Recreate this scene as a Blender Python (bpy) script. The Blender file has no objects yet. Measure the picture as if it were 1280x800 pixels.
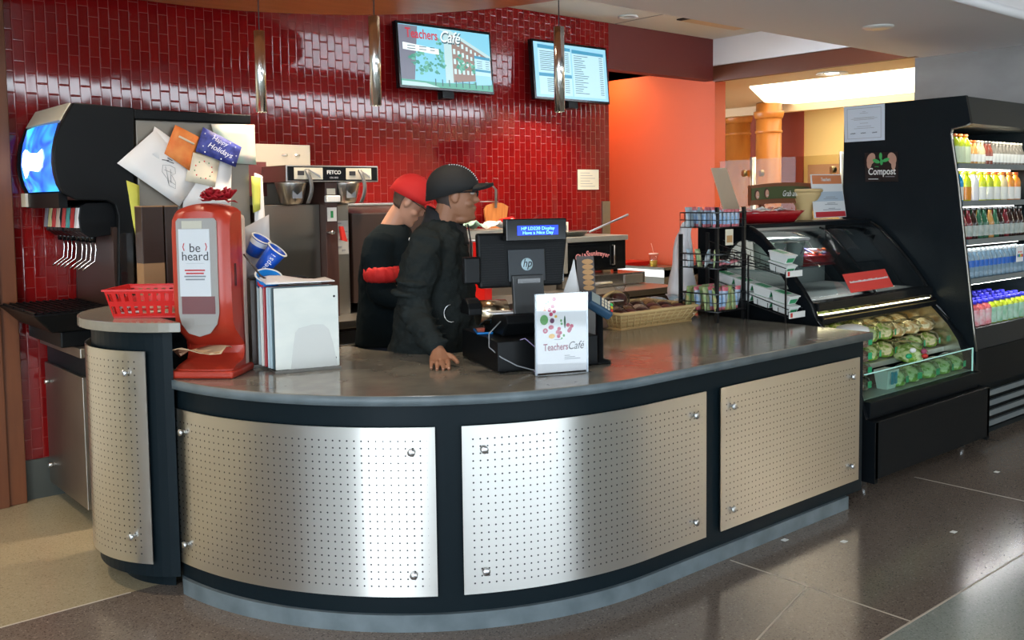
import bpy, bmesh, math, random
from mathutils import Vector, Matrix
random.seed(7)
C = bpy.context.scene.collection
scene = bpy.context.scene
PI = math.pi

# ------------------------------------------------------------------ camera
CAM_R = ((0.75996, 0.05518, -0.64763), (-0.64986, 0.04519, -0.75871), (-0.01260, 0.99745, 0.07024))
EYE = Vector((0, 0, 1.62))
RM = Matrix(CAM_R)
_r0 = Vector(RM[0]).normalized()
_r1 = Vector(RM[1]); _r1 = (_r1 - _r0 * _r0.dot(_r1)).normalized()
_r2 = _r0.cross(_r1)
RM = Matrix((_r0, _r1, _r2))
cam_data = bpy.data.cameras.new('camera')
cam = bpy.data.objects.new('camera', cam_data)
C.objects.link(cam)
cam.matrix_world = Matrix.Translation(EYE) @ RM.to_4x4()
cam_data.sensor_width = 36.0
cam_data.lens = 1195.0 / 1280.0 * 36.0
cam_data.shift_y = -68.0 / 1280.0
cam_data.clip_start = 0.05
cam_data.clip_end = 100
scene.camera = cam

# ------------------------------------------------------------------ exposure
vs = scene.view_settings
vs.view_transform = 'Standard'
vs.look = 'None'
vs.gamma = 1.0
vs.use_curve_mapping = False
vs.exposure = 0.6

# ------------------------------------------------------------------ world (overcast daylight outside the glazing)
world = bpy.data.worlds.new('world'); scene.world = world
world.use_nodes = True
wn = world.node_tree.nodes; wl = world.node_tree.links
bg = wn['Background']
bg.inputs[0].default_value = (0.80, 0.91, 1.0, 1)
bg.inputs[1].default_value = 9.0

def area(name, loc, aim, sx, sy, power, col, portal=False, spread=None):
    l = bpy.data.lights.new(name, 'AREA'); l.shape = 'RECTANGLE'; l.size = sx; l.size_y = sy
    l.energy = power; l.color = col
    if spread: l.spread = spread
    o = bpy.data.objects.new(name, l); C.objects.link(o)
    o.location = loc
    d = Vector(aim) - Vector(loc)
    o.rotation_euler = d.to_track_quat('-Z', 'Y').to_euler()
    if portal: l.cycles.is_portal = True
    return o
def spot(name, loc, aim, power, col, ang=90, blend=0.6, r=0.05):
    l = bpy.data.lights.new(name, 'SPOT'); l.energy = power; l.color = col
    l.spot_size = math.radians(ang); l.spot_blend = blend; l.shadow_soft_size = r
    o = bpy.data.objects.new(name, l); C.objects.link(o); o.location = loc
    d = Vector(aim) - Vector(loc)
    o.rotation_euler = d.to_track_quat('-Z', 'Y').to_euler()
    return o
WARM = (1.0, 0.72, 0.42)
WARM2 = (1.0, 0.80, 0.58)
COOL = (0.80, 0.91, 1.0)
# daylight portals in the glazing behind the camera
area('window_portal', (-6.9, -3.8, 1.55), (0, -3.8, 1.55), 3.6, 2.9, 1, COOL, True)
area('hall_fill_light', (-3.5, -1.0, 4.15), (-3.5, -1.0, 0), 5, .6, 200, (.93, .97, 1.0))  # unseen cool fill, added to brighten the left steel panels
area('hall_fill_light', (13.5, -4.2, 4.15), (11.5, -4.2, 0), .5, 3, 430, (1.0, .86, .66))  # unseen warm fill, added to light the beige wall the panels mirror
area('window_portal', (-1.4, -5.95, .5), (-1.4, 0, .5), 11.2, .8, 1, COOL, True)  # low openings, their height set for what the steel panels mirror
area('window_portal', (-6.95, 1.8, 3.5), (0, 1.8, 3.5), 7.4, .55, 1, COOL, True)  # left clerestory, added to brighten the pendants and first panel
area('window_portal', (4.0, -5.95, 3.58), (4.0, 0, 3.58), 22.0, .44, 1, COOL, True)
# recessed lamps of the place
spot('canopy_downlight', (2.6, 4.75, 2.72), (2.7, 5.15, 0.9), 115, WARM2, 84)
spot('canopy_downlight', (3.45, 4.60, 2.72), (3.8, 5.15, 0.9), 115, WARM2, 84)
spot('canopy_downlight', (1.6, 4.4, 2.70), (1.6, 4.6, 0.9), 10, WARM2, 120)
spot('canopy_downlight', (2.5, 3.5, 2.70), (2.5, 3.5, 0.9), 25, WARM2, 110)
spot('pocket_downlight', (5.1, 4.9, 3.04), (5.0, 5.35, 0.9), 120, WARM2, 75)
spot('pocket_downlight', (6.7, 4.7, 3.04), (6.6, 4.8, 0.9), 30, WARM2, 120)
spot('niche_downlight', (6.95, 6.95, 3.02), (7.37, 6.85, 2.1), 42, (1.0, 0.60, 0.26), 130, 1.0)
spot('soffit_downlight', (7.72, 4.65, 2.66), (7.72, 4.65, 0), 25, WARM, 110)
spot('canopy_downlight', (0.2, 4.6, 2.95), (0.6, 4.8, 0.0), 70, WARM2, 100)

# ------------------------------------------------------------------ geometry of sight lines: survey helpers (pixel of a 1280x800 view -> point on a known plane)
def ray(x, y): return RM @ Vector((x - 640.0, -(y - 332.0), -1195.0))
def onz(x, y, z): r = ray(x, y); return EYE + r * ((z - EYE.z) / r.z)
def onY(x, y, Y): r = ray(x, y); return EYE + r * (Y / r.y)
def onX(x, y, X): r = ray(x, y); return EYE + r * (X / r.x)
def dep(x, y, d): return EYE + ray(x, y) * (d / 1195.0)

# ------------------------------------------------------------------ materials
MATS = {}
def mat(name, col, rough=0.5, metal=0.0, spec=None, trans=0.0, emit=None, estr=0.0, noise=None, bump=None, alpha=None, coat=0.0, ior=None, sheen=0.0):
    m = bpy.data.materials.new(name); m.use_nodes = True
    nt = m.node_tree; p = nt.nodes['Principled BSDF']
    p.inputs['Base Color'].default_value = (*col, 1)
    p.inputs['Roughness'].default_value = rough
    p.inputs['Metallic'].default_value = metal
    if spec is not None: p.inputs['Specular IOR Level'].default_value = spec
    if trans: p.inputs['Transmission Weight'].default_value = trans
    if ior: p.inputs['IOR'].default_value = ior
    if coat: p.inputs['Coat Weight'].default_value = coat; p.inputs['Coat Roughness'].default_value = 0.08
    if sheen: p.inputs['Sheen Weight'].default_value = sheen
    if emit: p.inputs['Emission Color'].default_value = (*emit, 1); p.inputs['Emission Strength'].default_value = estr
    if alpha is not None: p.inputs['Alpha'].default_value = alpha
    tc = nt.nodes.new('ShaderNodeTexCoord')
    if noise:
        sc, amt, col2 = noise[0], noise[1], noise[2]
        n = nt.nodes.new('ShaderNodeTexNoise'); n.inputs['Scale'].default_value = sc; n.inputs['Detail'].default_value = 5
        mp = nt.nodes.new('ShaderNodeMapping')
        if len(noise) > 3: mp.inputs['Scale'].default_value = noise[3]
        nt.links.new(tc.outputs['Object'], mp.inputs[0]); nt.links.new(mp.outputs[0], n.inputs['Vector'])
        r = nt.nodes.new('ShaderNodeValToRGB')
        r.color_ramp.elements[0].position = 0.5 - 0.22 * (1 - amt) - .03; r.color_ramp.elements[1].position = 0.5 + 0.22 * (1 - amt) + .03
        r.color_ramp.elements[0].color = (*col, 1); r.color_ramp.elements[1].color = (*col2, 1)
        nt.links.new(n.outputs['Fac'], r.inputs[0]); nt.links.new(r.outputs[0], p.inputs['Base Color'])
    if bump:
        n2 = nt.nodes.new('ShaderNodeTexNoise'); n2.inputs['Scale'].default_value = bump[0]; n2.inputs['Detail'].default_value = 4
        mp = nt.nodes.new('ShaderNodeMapping')
        if len(bump) > 2: mp.inputs['Scale'].default_value = bump[2]
        nt.links.new(tc.outputs['Object'], mp.inputs[0]); nt.links.new(mp.outputs[0], n2.inputs['Vector'])
        b = nt.nodes.new('ShaderNodeBump'); b.inputs['Strength'].default_value = bump[1]; b.inputs['Distance'].default_value = 0.01
        nt.links.new(n2.outputs['Fac'], b.inputs['Height']); nt.links.new(b.outputs[0], p.inputs['Normal'])
    MATS[name] = m
    return m
def glassmat(name, col, rough=0.0, tint=0.9, spec=0.5):
    """thin clear sheet: mostly see-through with a glossy coat"""
    m = bpy.data.materials.new(name); m.use_nodes = True
    nt = m.node_tree; nt.nodes.clear()
    o = nt.nodes.new('ShaderNodeOutputMaterial'); t = nt.nodes.new('ShaderNodeBsdfTransparent'); g = nt.nodes.new('ShaderNodeBsdfGlossy')
    f = nt.nodes.new('ShaderNodeFresnel'); f.inputs[0].default_value = 1.5
    mu = nt.nodes.new('ShaderNodeMath'); mu.operation = 'MULTIPLY'; mu.inputs[1].default_value = spec * 2
    mx = nt.nodes.new('ShaderNodeMixShader')
    t.inputs[0].default_value = (*col, 1); g.inputs['Roughness'].default_value = rough
    ge = nt.nodes.new('ShaderNodeNewGeometry'); inv = nt.nodes.new('ShaderNodeMath'); inv.operation = 'SUBTRACT'; inv.inputs[0].default_value = 1.0
    m2_ = nt.nodes.new('ShaderNodeMath'); m2_.operation = 'MULTIPLY'; m2_.use_clamp = True
    nt.links.new(ge.outputs['Backfacing'], inv.inputs[1]); nt.links.new(f.outputs[0], mu.inputs[0]); nt.links.new(mu.outputs[0], m2_.inputs[0]); nt.links.new(inv.outputs[0], m2_.inputs[1]); nt.links.new(m2_.outputs[0], mx.inputs[0])
    nt.links.new(t.outputs[0], mx.inputs[1]); nt.links.new(g.outputs[0], mx.inputs[2]); nt.links.new(mx.outputs[0], o.inputs[0])
    MATS[name] = m
    return m

black = mat('black_laminate', (0.006, 0.012, 0.016), 0.42, spec=0.12)
blackm = mat('black_painted_metal', (0.006, 0.007, 0.008), 0.33, spec=0.12)
blackp = mat('black_plastic', (0.006, 0.007, 0.008), 0.38, spec=0.14)
blackgloss = mat('gloss_black_plastic', (0.006, 0.007, 0.008), 0.14, spec=0.35)
darkbrown = mat('dark_brown_panel', (0.035, 0.018, 0.013), 0.35)
steel = mat('brushed_steel', (0.55, 0.53, 0.50), 0.30, 1.0, bump=(60, 0.04, (1, 1, 40)))
steeld = mat('dull_steel', (0.32, 0.30, 0.27), 0.38, 1.0, noise=(3, 0.3, (0.40, 0.37, 0.33)))
chrome = mat('chrome', (0.95, 0.94, 0.92), 0.18, 1.0)
alum = mat('satin_aluminium', (0.65, 0.66, 0.67), 0.28, 1.0)
white = mat('white_plastic', (0.80, 0.80, 0.77), 0.4)
paper = mat('white_paper', (0.82, 0.82, 0.82), 0.7)
ink = mat('dark_ink', (0.03, 0.03, 0.035), 0.7)
greyink = mat('grey_ink', (0.30, 0.31, 0.33), 0.7)
cream = mat('cream_plastic', (0.70, 0.64, 0.50), 0.5)
red = mat('red_plastic', (0.62, 0.012, 0.010), 0.35)
dred = mat('deep_red_plastic', (0.33, 0.006, 0.010), 0.3)
orange = mat('orange_wall_paint', (0.52, 0.07, 0.015), 0.6, bump=(90, .05))
maroon = mat('maroon_paint', (0.115, 0.012, 0.008), 0.6)
wood = mat('canopy_wood', (0.42, 0.15, 0.05), 0.35, noise=(3, 0.2, (0.50, 0.19, 0.07), (1, 6, 1)))
pillarwood = mat('pillar_wood', (0.12, 0.034, 0.010), 0.5, noise=(4, 0.3, (0.17, 0.052, 0.016), (6, 6, .6)))
beamwood = mat('beam_wood', (0.125, 0.032, 0.012), 0.5)
colwood = mat('column_wood', (0.36, 0.115, 0.018), 0.35, noise=(5, 0.2, (0.48, 0.17, 0.03), (2, 2, .5)))
ceilm = mat('grey_white_ceiling', (0.80, 0.78, 0.79), 0.8)
hallc = mat('dark_hall_ceiling', (0.12, 0.11, 0.11), 0.8)
ceilw = mat('white_ceiling_tile', (0.72, 0.72, 0.66), 0.8)
tanc = mat('tan_ceiling', (0.62, 0.47, 0.30), 0.7)
yellow = mat('yellow_wall', (0.80, 0.56, 0.20), 0.7)
greywall = mat('grey_stone_panel', (0.30, 0.29, 0.28), 0.55, noise=(2.5, 0.4, (0.36, 0.35, 0.34), (1, 1, 2)))
beigewall = mat('beige_wall', (0.66, 0.56, 0.41), 0.7)
coolwall = mat('cool_grey_wall', (0.60, 0.69, 0.74), 0.7)
darkwall = mat('dark_haze_cut_wall', (0.09, 0.05, 0.035), 0.7)
darkbase = mat('dark_green_grey_base', (0.055, 0.062, 0.055), 0.5)
glowm = mat('luminous_ceiling', (1, 1, 1), 0.6, emit=(1.0, 0.93, 0.70), estr=2.6)
lampm = mat('lamp_glow', (1, 1, 1), 0.6, emit=(1.0, 0.88, 0.65), estr=9.0)
tubem = mat('fluorescent_tube', (1, 1, 1), 0.5, emit=(1.0, 0.96, 0.88), estr=7.0)
clear = glassmat('clear_glass', (0.96, 0.98, 0.97))
caseglass = glassmat('curved_display_glass', (0.76, 0.81, 0.83), spec=0.7)
greenglass = glassmat('edge_green_glass', (0.80, 0.93, 0.90), spec=0.7)
glassedge = mat('glass_edge', (0.55, 0.90, 0.82), 0.2, emit=(0.5, 0.95, 0.85), estr=0.12)  # faint emission paints a lit look on the glass rim
acryl = glassmat('acrylic', (0.95, 0.96, 0.97), spec=0.8)
skin1 = mat('brown_skin', (0.34, 0.155, 0.085), 0.5)
skin2 = mat('fair_skin', (0.52, 0.27, 0.18), 0.5)
nail = mat('finger_nail', (0.60, 0.36, 0.27), 0.35)
hair = mat('short_dark_hair', (0.05, 0.035, 0.03), 0.7)
fleece = mat('black_fleece', (0.021, 0.026, 0.026), 0.95, spec=0.05, bump=(160, 0.35))
tee = mat('black_cotton', (0.007, 0.012, 0.015), 0.9, spec=0.08, bump=(60, 0.2))
denim = mat('dark_denim', (0.018, 0.026, 0.045), 0.85)
capred = mat('red_cap_cloth', (0.60, 0.015, 0.015), 0.75)
capblack = mat('black_cap_cloth', (0.010, 0.011, 0.012), 0.8)

# red ceramic tile, upright and staggered
def tile_material():
    m = bpy.data.materials.new('red_glazed_tile'); m.use_nodes = True; MATS[m.name] = m
    nt = m.node_tree; p = nt.nodes['Principled BSDF']; L = nt.links
    tc = nt.nodes.new('ShaderNodeTexCoord'); sp = nt.nodes.new('ShaderNodeSeparateXYZ'); cb = nt.nodes.new('ShaderNodeCombineXYZ')
    L.new(tc.outputs['Object'], sp.inputs[0]); L.new(sp.outputs['Z'], cb.inputs['X']); L.new(sp.outputs['X'], cb.inputs['Y'])
    def brick(mort, smooth):
        b = nt.nodes.new('ShaderNodeTexBrick'); b.offset = 0.5; b.offset_frequency = 2
        b.inputs['Scale'].default_value = 1.0; b.inputs['Brick Width'].default_value = 0.111; b.inputs['Row Height'].default_value = 0.056
        b.inputs['Mortar Size'].default_value = mort; b.inputs['Mortar Smooth'].default_value = smooth; b.inputs['Bias'].default_value = 0
        L.new(cb.outputs[0], b.inputs['Vector']); return b
    b = brick(0.0014, 0.1)
    b.inputs['Color1'].default_value = (0.165, 0.005, 0.006, 1); b.inputs['Color2'].default_value = (0.215, 0.007, 0.007, 1)
    b.inputs['Mortar'].default_value = (0.24, 0.035, 0.03, 1)
    L.new(b.outputs['Color'], p.inputs['Base Color'])
    b2 = brick(0.006, 1.0)
    bp = nt.nodes.new('ShaderNodeBump'); bp.inputs['Strength'].default_value = 0.35; bp.inputs['Distance'].default_value = 0.002; bp.invert = True
    L.new(b2.outputs['Fac'], bp.inputs['Height'])
    # each glazed tile tilts a little of its own: colour of a second two-tone brick drives a tiny normal change
    n = nt.nodes.new('ShaderNodeTexNoise'); n.inputs['Scale'].default_value = 9; n.inputs['Detail'].default_value = 0
    L.new(tc.outputs['Object'], n.inputs['Vector'])
    bp2 = nt.nodes.new('ShaderNodeBump'); bp2.inputs['Strength'].default_value = 0.05; bp2.inputs['Distance'].default_value = 0.01
    L.new(n.outputs['Fac'], bp2.inputs['Height']); L.new(bp.outputs[0], bp2.inputs['Normal']); L.new(bp2.outputs[0], p.inputs['Normal'])
    mr = nt.nodes.new('ShaderNodeMapRange'); mr.inputs['To Min'].default_value = 0.05; mr.inputs['To Max'].default_value = 0.6
    L.new(b.outputs['Fac'], mr.inputs['Value']); L.new(mr.outputs[0], p.inputs['Roughness'])
    return m
tilem = tile_material()

def terrazzo(name, base, dark, light, rough=0.16, sc=190):
    m = bpy.data.materials.new(name); m.use_nodes = True; MATS[name] = m
    nt = m.node_tree; p = nt.nodes['Principled BSDF']; L = nt.links
    tc = nt.nodes.new('ShaderNodeTexCoord')
    v = nt.nodes.new('ShaderNodeTexVoronoi'); v.inputs['Scale'].default_value = sc; L.new(tc.outputs['Object'], v.inputs['Vector'])
    sx = nt.nodes.new('ShaderNodeSeparateColor'); L.new(v.outputs['Color'], sx.inputs[0])
    r = nt.nodes.new('ShaderNodeValToRGB'); r.color_ramp.interpolation = 'LINEAR'
    e = r.color_ramp.elements; e[0].position = 0.0; e[0].color = (*dark, 1); e[1].position = 1.0; e[1].color = (*light, 1)
    a = e.new(0.22); a.color = (*base, 1); a = e.new(0.93); a.color = (*base, 1)
    L.new(sx.outputs[0], r.inputs[0])
    n = nt.nodes.new('ShaderNodeTexNoise'); n.inputs['Scale'].default_value = 1.2; n.inputs['Detail'].default_value = 6; L.new(tc.outputs['Object'], n.inputs['Vector'])
    mx = nt.nodes.new('ShaderNodeMix'); mx.data_type = 'RGBA'; mx.blend_type = 'MULTIPLY'; mx.inputs[0].default_value = 0.35
    L.new(r.outputs[0], mx.inputs[6]); L.new(n.outputs['Fac'], mx.inputs[7]); L.new(mx.outputs[2], p.inputs['Base Color'])
    p.inputs['Roughness'].default_value = rough; p.inputs['Specular IOR Level'].default_value = 0.6
    return m
tz_brown = terrazzo('brown_terrazzo', (0.225, 0.178, 0.145), (0.10, 0.075, 0.065), (0.38, 0.31, 0.26))
tz_beige = terrazzo('beige_terrazzo', (0.50, 0.42, 0.27), (0.36, 0.29, 0.18), (0.6, 0.52, 0.37))
tz_grey = terrazzo('grey_terrazzo', (0.34, 0.37, 0.33), (0.22, 0.24, 0.22), (0.46, 0.48, 0.44))
jointm = mat('pale_joint_strip', (0.50, 0.42, 0.34), 0.4)
def stone(name, a, b, rough, sc=9):
    m = mat(name, a, rough, noise=(sc, 0.25, b))
    return m
worktopm = stone('grey_stone_laminate', (0.165, 0.158, 0.135), (0.29, 0.27, 0.22), 0.15, 5)
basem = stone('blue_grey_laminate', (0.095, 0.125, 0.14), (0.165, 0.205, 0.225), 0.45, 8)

def perforated():
    m = bpy.data.materials.new('perforated_brushed_steel'); m.use_nodes = True; MATS[m.name] = m
    nt = m.node_tree; p = nt.nodes['Principled BSDF']; L = nt.links
    uv = nt.nodes.new('ShaderNodeUVMap'); sp = nt.nodes.new('ShaderNodeSeparateXYZ'); L.new(uv.outputs[0], sp.inputs[0])
    def mth(op, a, b=None):
        n = nt.nodes.new('ShaderNodeMath'); n.operation = op
        if isinstance(a, (int, float)): n.inputs[0].default_value = a
        else: L.new(a, n.inputs[0])
        if b is not None:
            if isinstance(b, (int, float)): n.inputs[1].default_value = b
            else: L.new(b, n.inputs[1])
        return n.outputs[0]
    pitch = 0.0275
    fx = mth('SUBTRACT', mth('FRACT', mth('DIVIDE', sp.outputs[0], pitch)), 0.5)
    fy = mth('SUBTRACT', mth('FRACT', mth('DIVIDE', sp.outputs[1], pitch)), 0.5)
    d = mth('SQRT', mth('ADD', mth('MULTIPLY', fx, fx), mth('MULTIPLY', fy, fy)))
    hole = mth('LESS_THAN', d, 0.125)
    # margin without holes (w component of UV carries nothing, so use a second map)
    uv2 = nt.nodes.new('ShaderNodeUVMap'); uv2.uv_map = 'margin'; s2 = nt.nodes.new('ShaderNodeSeparateXYZ'); L.new(uv2.outputs[0], s2.inputs[0])
    inm = mth('MULTIPLY', mth('GREATER_THAN', s2.outputs[0], 0.030), mth('GREATER_THAN', s2.outputs[1], 0.030))
    hole = mth('MULTIPLY', hole, inm)
    n = nt.nodes.new('ShaderNodeTexNoise'); n.inputs['Scale'].default_value = 3; n.inputs['Detail'].default_value = 6
    mp = nt.nodes.new('ShaderNodeMapping'); mp.inputs['Scale'].default_value = (1, 1, 1); L.new(uv.outputs[0], mp.inputs[0]); L.new(mp.outputs[0], n.inputs['Vector'])
    r = nt.nodes.new('ShaderNodeMapRange'); r.inputs['To Min'].default_value = 0.24; r.inputs['To Max'].default_value = 0.36; L.new(n.outputs['Fac'], r.inputs['Value'])
    p.inputs['Roughness'].default_value = .32; p.inputs['Anisotropic'].default_value = .85; p.inputs['Anisotropic Rotation'].default_value = .25
    tg = nt.nodes.new('ShaderNodeTangent'); tg.direction_type = 'UV_MAP'; tg.uv_map = 'UVMap'; L.new(tg.outputs[0], p.inputs['Tangent'])
    mc = nt.nodes.new('ShaderNodeMix'); mc.data_type = 'RGBA'; mc.inputs[6].default_value = (0.68, 0.67, 0.64, 1); mc.inputs[7].default_value = (0.02, 0.022, 0.025, 1)
    L.new(hole, mc.inputs[0]); L.new(mc.outputs[2], p.inputs['Base Color'])
    mm = mth('SUBTRACT', 1.0, hole); L.new(mm, p.inputs['Metallic'])
    return m
perfm = perforated()

# ------------------------------------------------------------------ mesh builder
class MB:
    def __init__(s, M=None):
        s.v = []; s.f = []; s.fm = []; s.sm = []; s.M = M or Matrix()
    def add(s, vs, fs, m=0, smooth=False):
        b = len(s.v)
        s.v += [tuple(s.M @ Vector(v)) for v in vs]
        for f in fs:
            s.f.append([i + b for i in f]); s.fm.append(m); s.sm.append(smooth)
        return s
    def box(s, x0, x1, y0, y1, z0, z1, m=0):
        vs = [(x, y, z) for z in (z0, z1) for y in (y0, y1) for x in (x0, x1)]
        return s.add(vs, [(0, 2, 3, 1), (4, 5, 7, 6), (0, 1, 5, 4), (2, 6, 7, 3), (0, 4, 6, 2), (1, 3, 7, 5)], m)
    def hexa(s, bot, top, m=0):
        n = len(bot)
        vs = list(bot) + list(top)
        fs = [tuple(range(n))[::-1], tuple(range(n, 2 * n))] + [(i, (i + 1) % n, n + (i + 1) % n, n + i) for i in range(n)]
        return s.add(vs, fs, m)
    def prism(s, poly, a0, a1, axis='z', m=0, smooth=False):
        def P(p, a):
            if axis == 'z': return (p[0], p[1], a)
            if axis == 'x': return (a, p[0], p[1])
            return (p[0], a, p[1])
        n = len(poly)
        vs = [P(p, a0) for p in poly] + [P(p, a1) for p in poly]
        s.add(vs, [tuple(range(n))[::-1], tuple(range(n, 2 * n))], m)
        return s.add(vs, [(i, (i + 1) % n, n + (i + 1) % n, n + i) for i in range(n)], m, smooth)
    def loft(s, rings, m=0, smooth=True, caps=True, closed=True):
        n = len(rings[0]); vs = [p for r in rings for p in r]; fs = []
        for k in range(len(rings) - 1):
            for i in range(n if closed else n - 1):
                j = (i + 1) % n
                fs.append((k * n + i, k * n + j, (k + 1) * n + j, (k + 1) * n + i))
        s.add(vs, fs, m, smooth)
        if caps and closed:
            s.add(rings[0], [tuple(range(n))[::-1]], m, False); s.add(rings[-1], [tuple(range(n))], m, False)
        return s
    def lathe(s, prof, o=(0, 0, 0), n=20, m=0, axis=None, smooth=True, caps=True):
        A = Matrix.Translation(o)
        if axis is not None: A = A @ Vector(axis).to_track_quat('Z', 'Y').to_matrix().to_4x4()
        rings = [[tuple(A @ Vector((r * math.cos(2 * PI * i / n), r * math.sin(2 * PI * i / n), z))) for i in range(n)] for r, z in prof]
        return s.loft(rings, m, smooth, caps)
    def cyl(s, p0, p1, r0, r1=None, n=14, m=0, smooth=True):
        p0 = Vector(p0); p1 = Vector(p1); r1 = r0 if r1 is None else r1
        return s.lathe([(r0, 0), (r1, (p1 - p0).length)], p0, n, m, p1 - p0, smooth)
    def tube(s, pts, r, n=8, m=0, closed=False):
        pts = [Vector(p) for p in pts]; N = len(pts); rr = r if isinstance(r, (list, tuple)) else [r] * N
        rings = []; up = Vector((0, 0, 1)); prev = None
        for i, p in enumerate(pts):
            a = pts[i - 1] if i > 0 else (pts[-1] if closed else p); b = pts[(i + 1) % N] if (i < N - 1 or closed) else p
            t = (b - a).normalized()
            if prev is None:
                u = t.cross(up)
                if u.length < 1e-3: u = t.cross(Vector((1, 0, 0)))
            else: u = prev - t * prev.dot(t)
            u.normalize(); prev = u; w = t.cross(u)
            rings.append([tuple(p + (u * math.cos(2 * PI * k / n) + w * math.sin(2 * PI * k / n)) * rr[i]) for k in range(n)])
        if closed: rings.append(rings[0])
        return s.loft(rings, m, True, not closed)
    def ball(s, c, rx, ry=None, rz=None, n=14, k=9, m=0, M=None):
        ry = rx if ry is None else ry; rz = rx if rz is None else rz
        rings = []
        for j in range(k + 1):
            t = -PI / 2 + PI * j / k; cr = max(math.cos(t), 0.02)
            ring = [Vector((rx * cr * math.cos(2 * PI * i / n), ry * cr * math.sin(2 * PI * i / n), rz * math.sin(t))) for i in range(n)]
            rings.append([tuple((M @ p if M else p) + Vector(c)) for p in ring])
        return s.loft(rings, m, True, True)
    def sheet(s, grid, m=0, th=None, smooth=True):
        """grid[j][i] of points; th makes it a thin solid along its normal"""
        R = len(grid); N = len(grid[0])
        vs = [tuple(p) for r in grid for p in r]
        fs = [(j * N + i, j * N + i + 1, (j + 1) * N + i + 1, (j + 1) * N + i) for j in range(R - 1) for i in range(N - 1)]
        if th:
            off = []
            for j in range(R):
                for i in range(N):
                    a = Vector(grid[j][min(i + 1, N - 1)]) - Vector(grid[j][max(i - 1, 0)])
                    b = Vector(grid[min(j + 1, R - 1)][i]) - Vector(grid[max(j - 1, 0)][i])
                    nn = a.cross(b).normalized(); off.append(tuple(Vector(grid[j][i]) + nn * th))
            K = R * N
            vs += off; fs += [tuple(q + K for q in f)[::-1] for f in fs[:]]
            fr_ = list(fs); edge = [j * N for j in range(R)][::-1] + [i for i in range(1, N)] + [j * N + N - 1 for j in range(1, R)] + [(R - 1) * N + i for i in range(N - 2, 0, -1)]
            E_ = len(edge)
            rim = [(edge[a], edge[(a + 1) % E_], edge[(a + 1) % E_] + K, edge[a] + K) for a in range(E_)]
            b0 = len(s.v); s.add(vs, fs, m, smooth)
            for f in rim: s.f.append([i + b0 for i in f]); s.fm.append(m); s.sm.append(False)
            return s
        return s.add(vs, fs, m, smooth)
    def build(s, name, mats, parent=None, bevel=None, loc=None, seg=2, recalc=True):
        me = bpy.data.meshes.new(name); me.from_pydata(s.v, [], s.f)
        if not isinstance(mats, (list, tuple)): mats = [mats]
        for m in mats: me.materials.append(m)
        for p, m, sm in zip(me.polygons, s.fm, s.sm): p.material_index = m; p.use_smooth = sm
        if recalc:
            bm = bmesh.new(); bm.from_mesh(me)
            bmesh.ops.remove_doubles(bm, verts=bm.verts, dist=1e-5)
            bmesh.ops.recalc_face_normals(bm, faces=bm.faces); bm.to_mesh(me); bm.free()
        me.update()
        o = bpy.data.objects.new(name, me); C.objects.link(o)
        if parent: o.parent = parent
        if loc: o.location = loc
        if bevel:
            b = o.modifiers.new('bevel', 'BEVEL'); b.width = bevel; b.segments = seg; b.limit_method = 'ANGLE'; b.angle_limit = math.radians(40)
        return o
def tag(o, label=None, cat=None, group=None, kind=None):
    if label: o['label'] = label
    if cat: o['category'] = cat
    if group: o['group'] = group
    if kind: o['kind'] = kind
    return o
def empty(name, loc=(0, 0, 0), rz=0, label=None, cat=None, group=None, M=None):
    o = bpy.data.objects.new(name, None); C.objects.link(o); o.empty_display_size = 0.1
    if M is not None: o.matrix_world = M
    else: o.location = loc; o.rotation_euler = (0, 0, rz)
    return tag(o, label, cat, group)
def struct(o): o['kind'] = 'structure'; return o
_kids = {}
def kids(o): return [c for c in bpy.data.objects if c.parent == o]
def copy_tree(o, parent=None, _ch=None):
    c = o.copy(); C.objects.link(c)
    if parent: c.parent = parent
    for ch in kids(o):
        copy_tree(ch, c)
    return c
def text(body, size, name, m, parent=None, M=None, ext=0.0004, shear=0.0, align='CENTER', space=1.0, bold=0.0, xs=1.0):
    cu = bpy.data.curves.new(name, 'FONT'); cu.body = body; cu.size = size; cu.extrude = ext; cu.shear = shear
    cu.align_x = align; cu.align_y = 'CENTER'; cu.space_character = space; cu.offset = bold; cu.resolution_u = 3
    t = bpy.data.objects.new(name, cu); C.objects.link(t)
    dg = bpy.context.evaluated_depsgraph_get(); me = bpy.data.meshes.new_from_object(t.evaluated_get(dg))
    bpy.data.objects.remove(t); me.name = name
    me.materials.clear(); me.materials.append(m)
    if xs != 1.0:
        for v in me.vertices: v.co.x *= xs
    o = bpy.data.objects.new(name, me); C.objects.link(o)
    if parent: o.parent = parent
    if M is not None: o.matrix_local = M
    return o
def frame(o, x, n):
    """matrix whose local X runs along x and whose local Z looks along n (for writing on a face)"""
    x = Vector(x).normalized(); n = Vector(n).normalized(); y = n.cross(x).normalized(); x = y.cross(n)
    M = Matrix((x, y, n)).transposed().to_4x4(); M.translation = Vector(o); return M
VIEW = math.radians(-40.53)     # heading of things that face along the counter's diagonal
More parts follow.
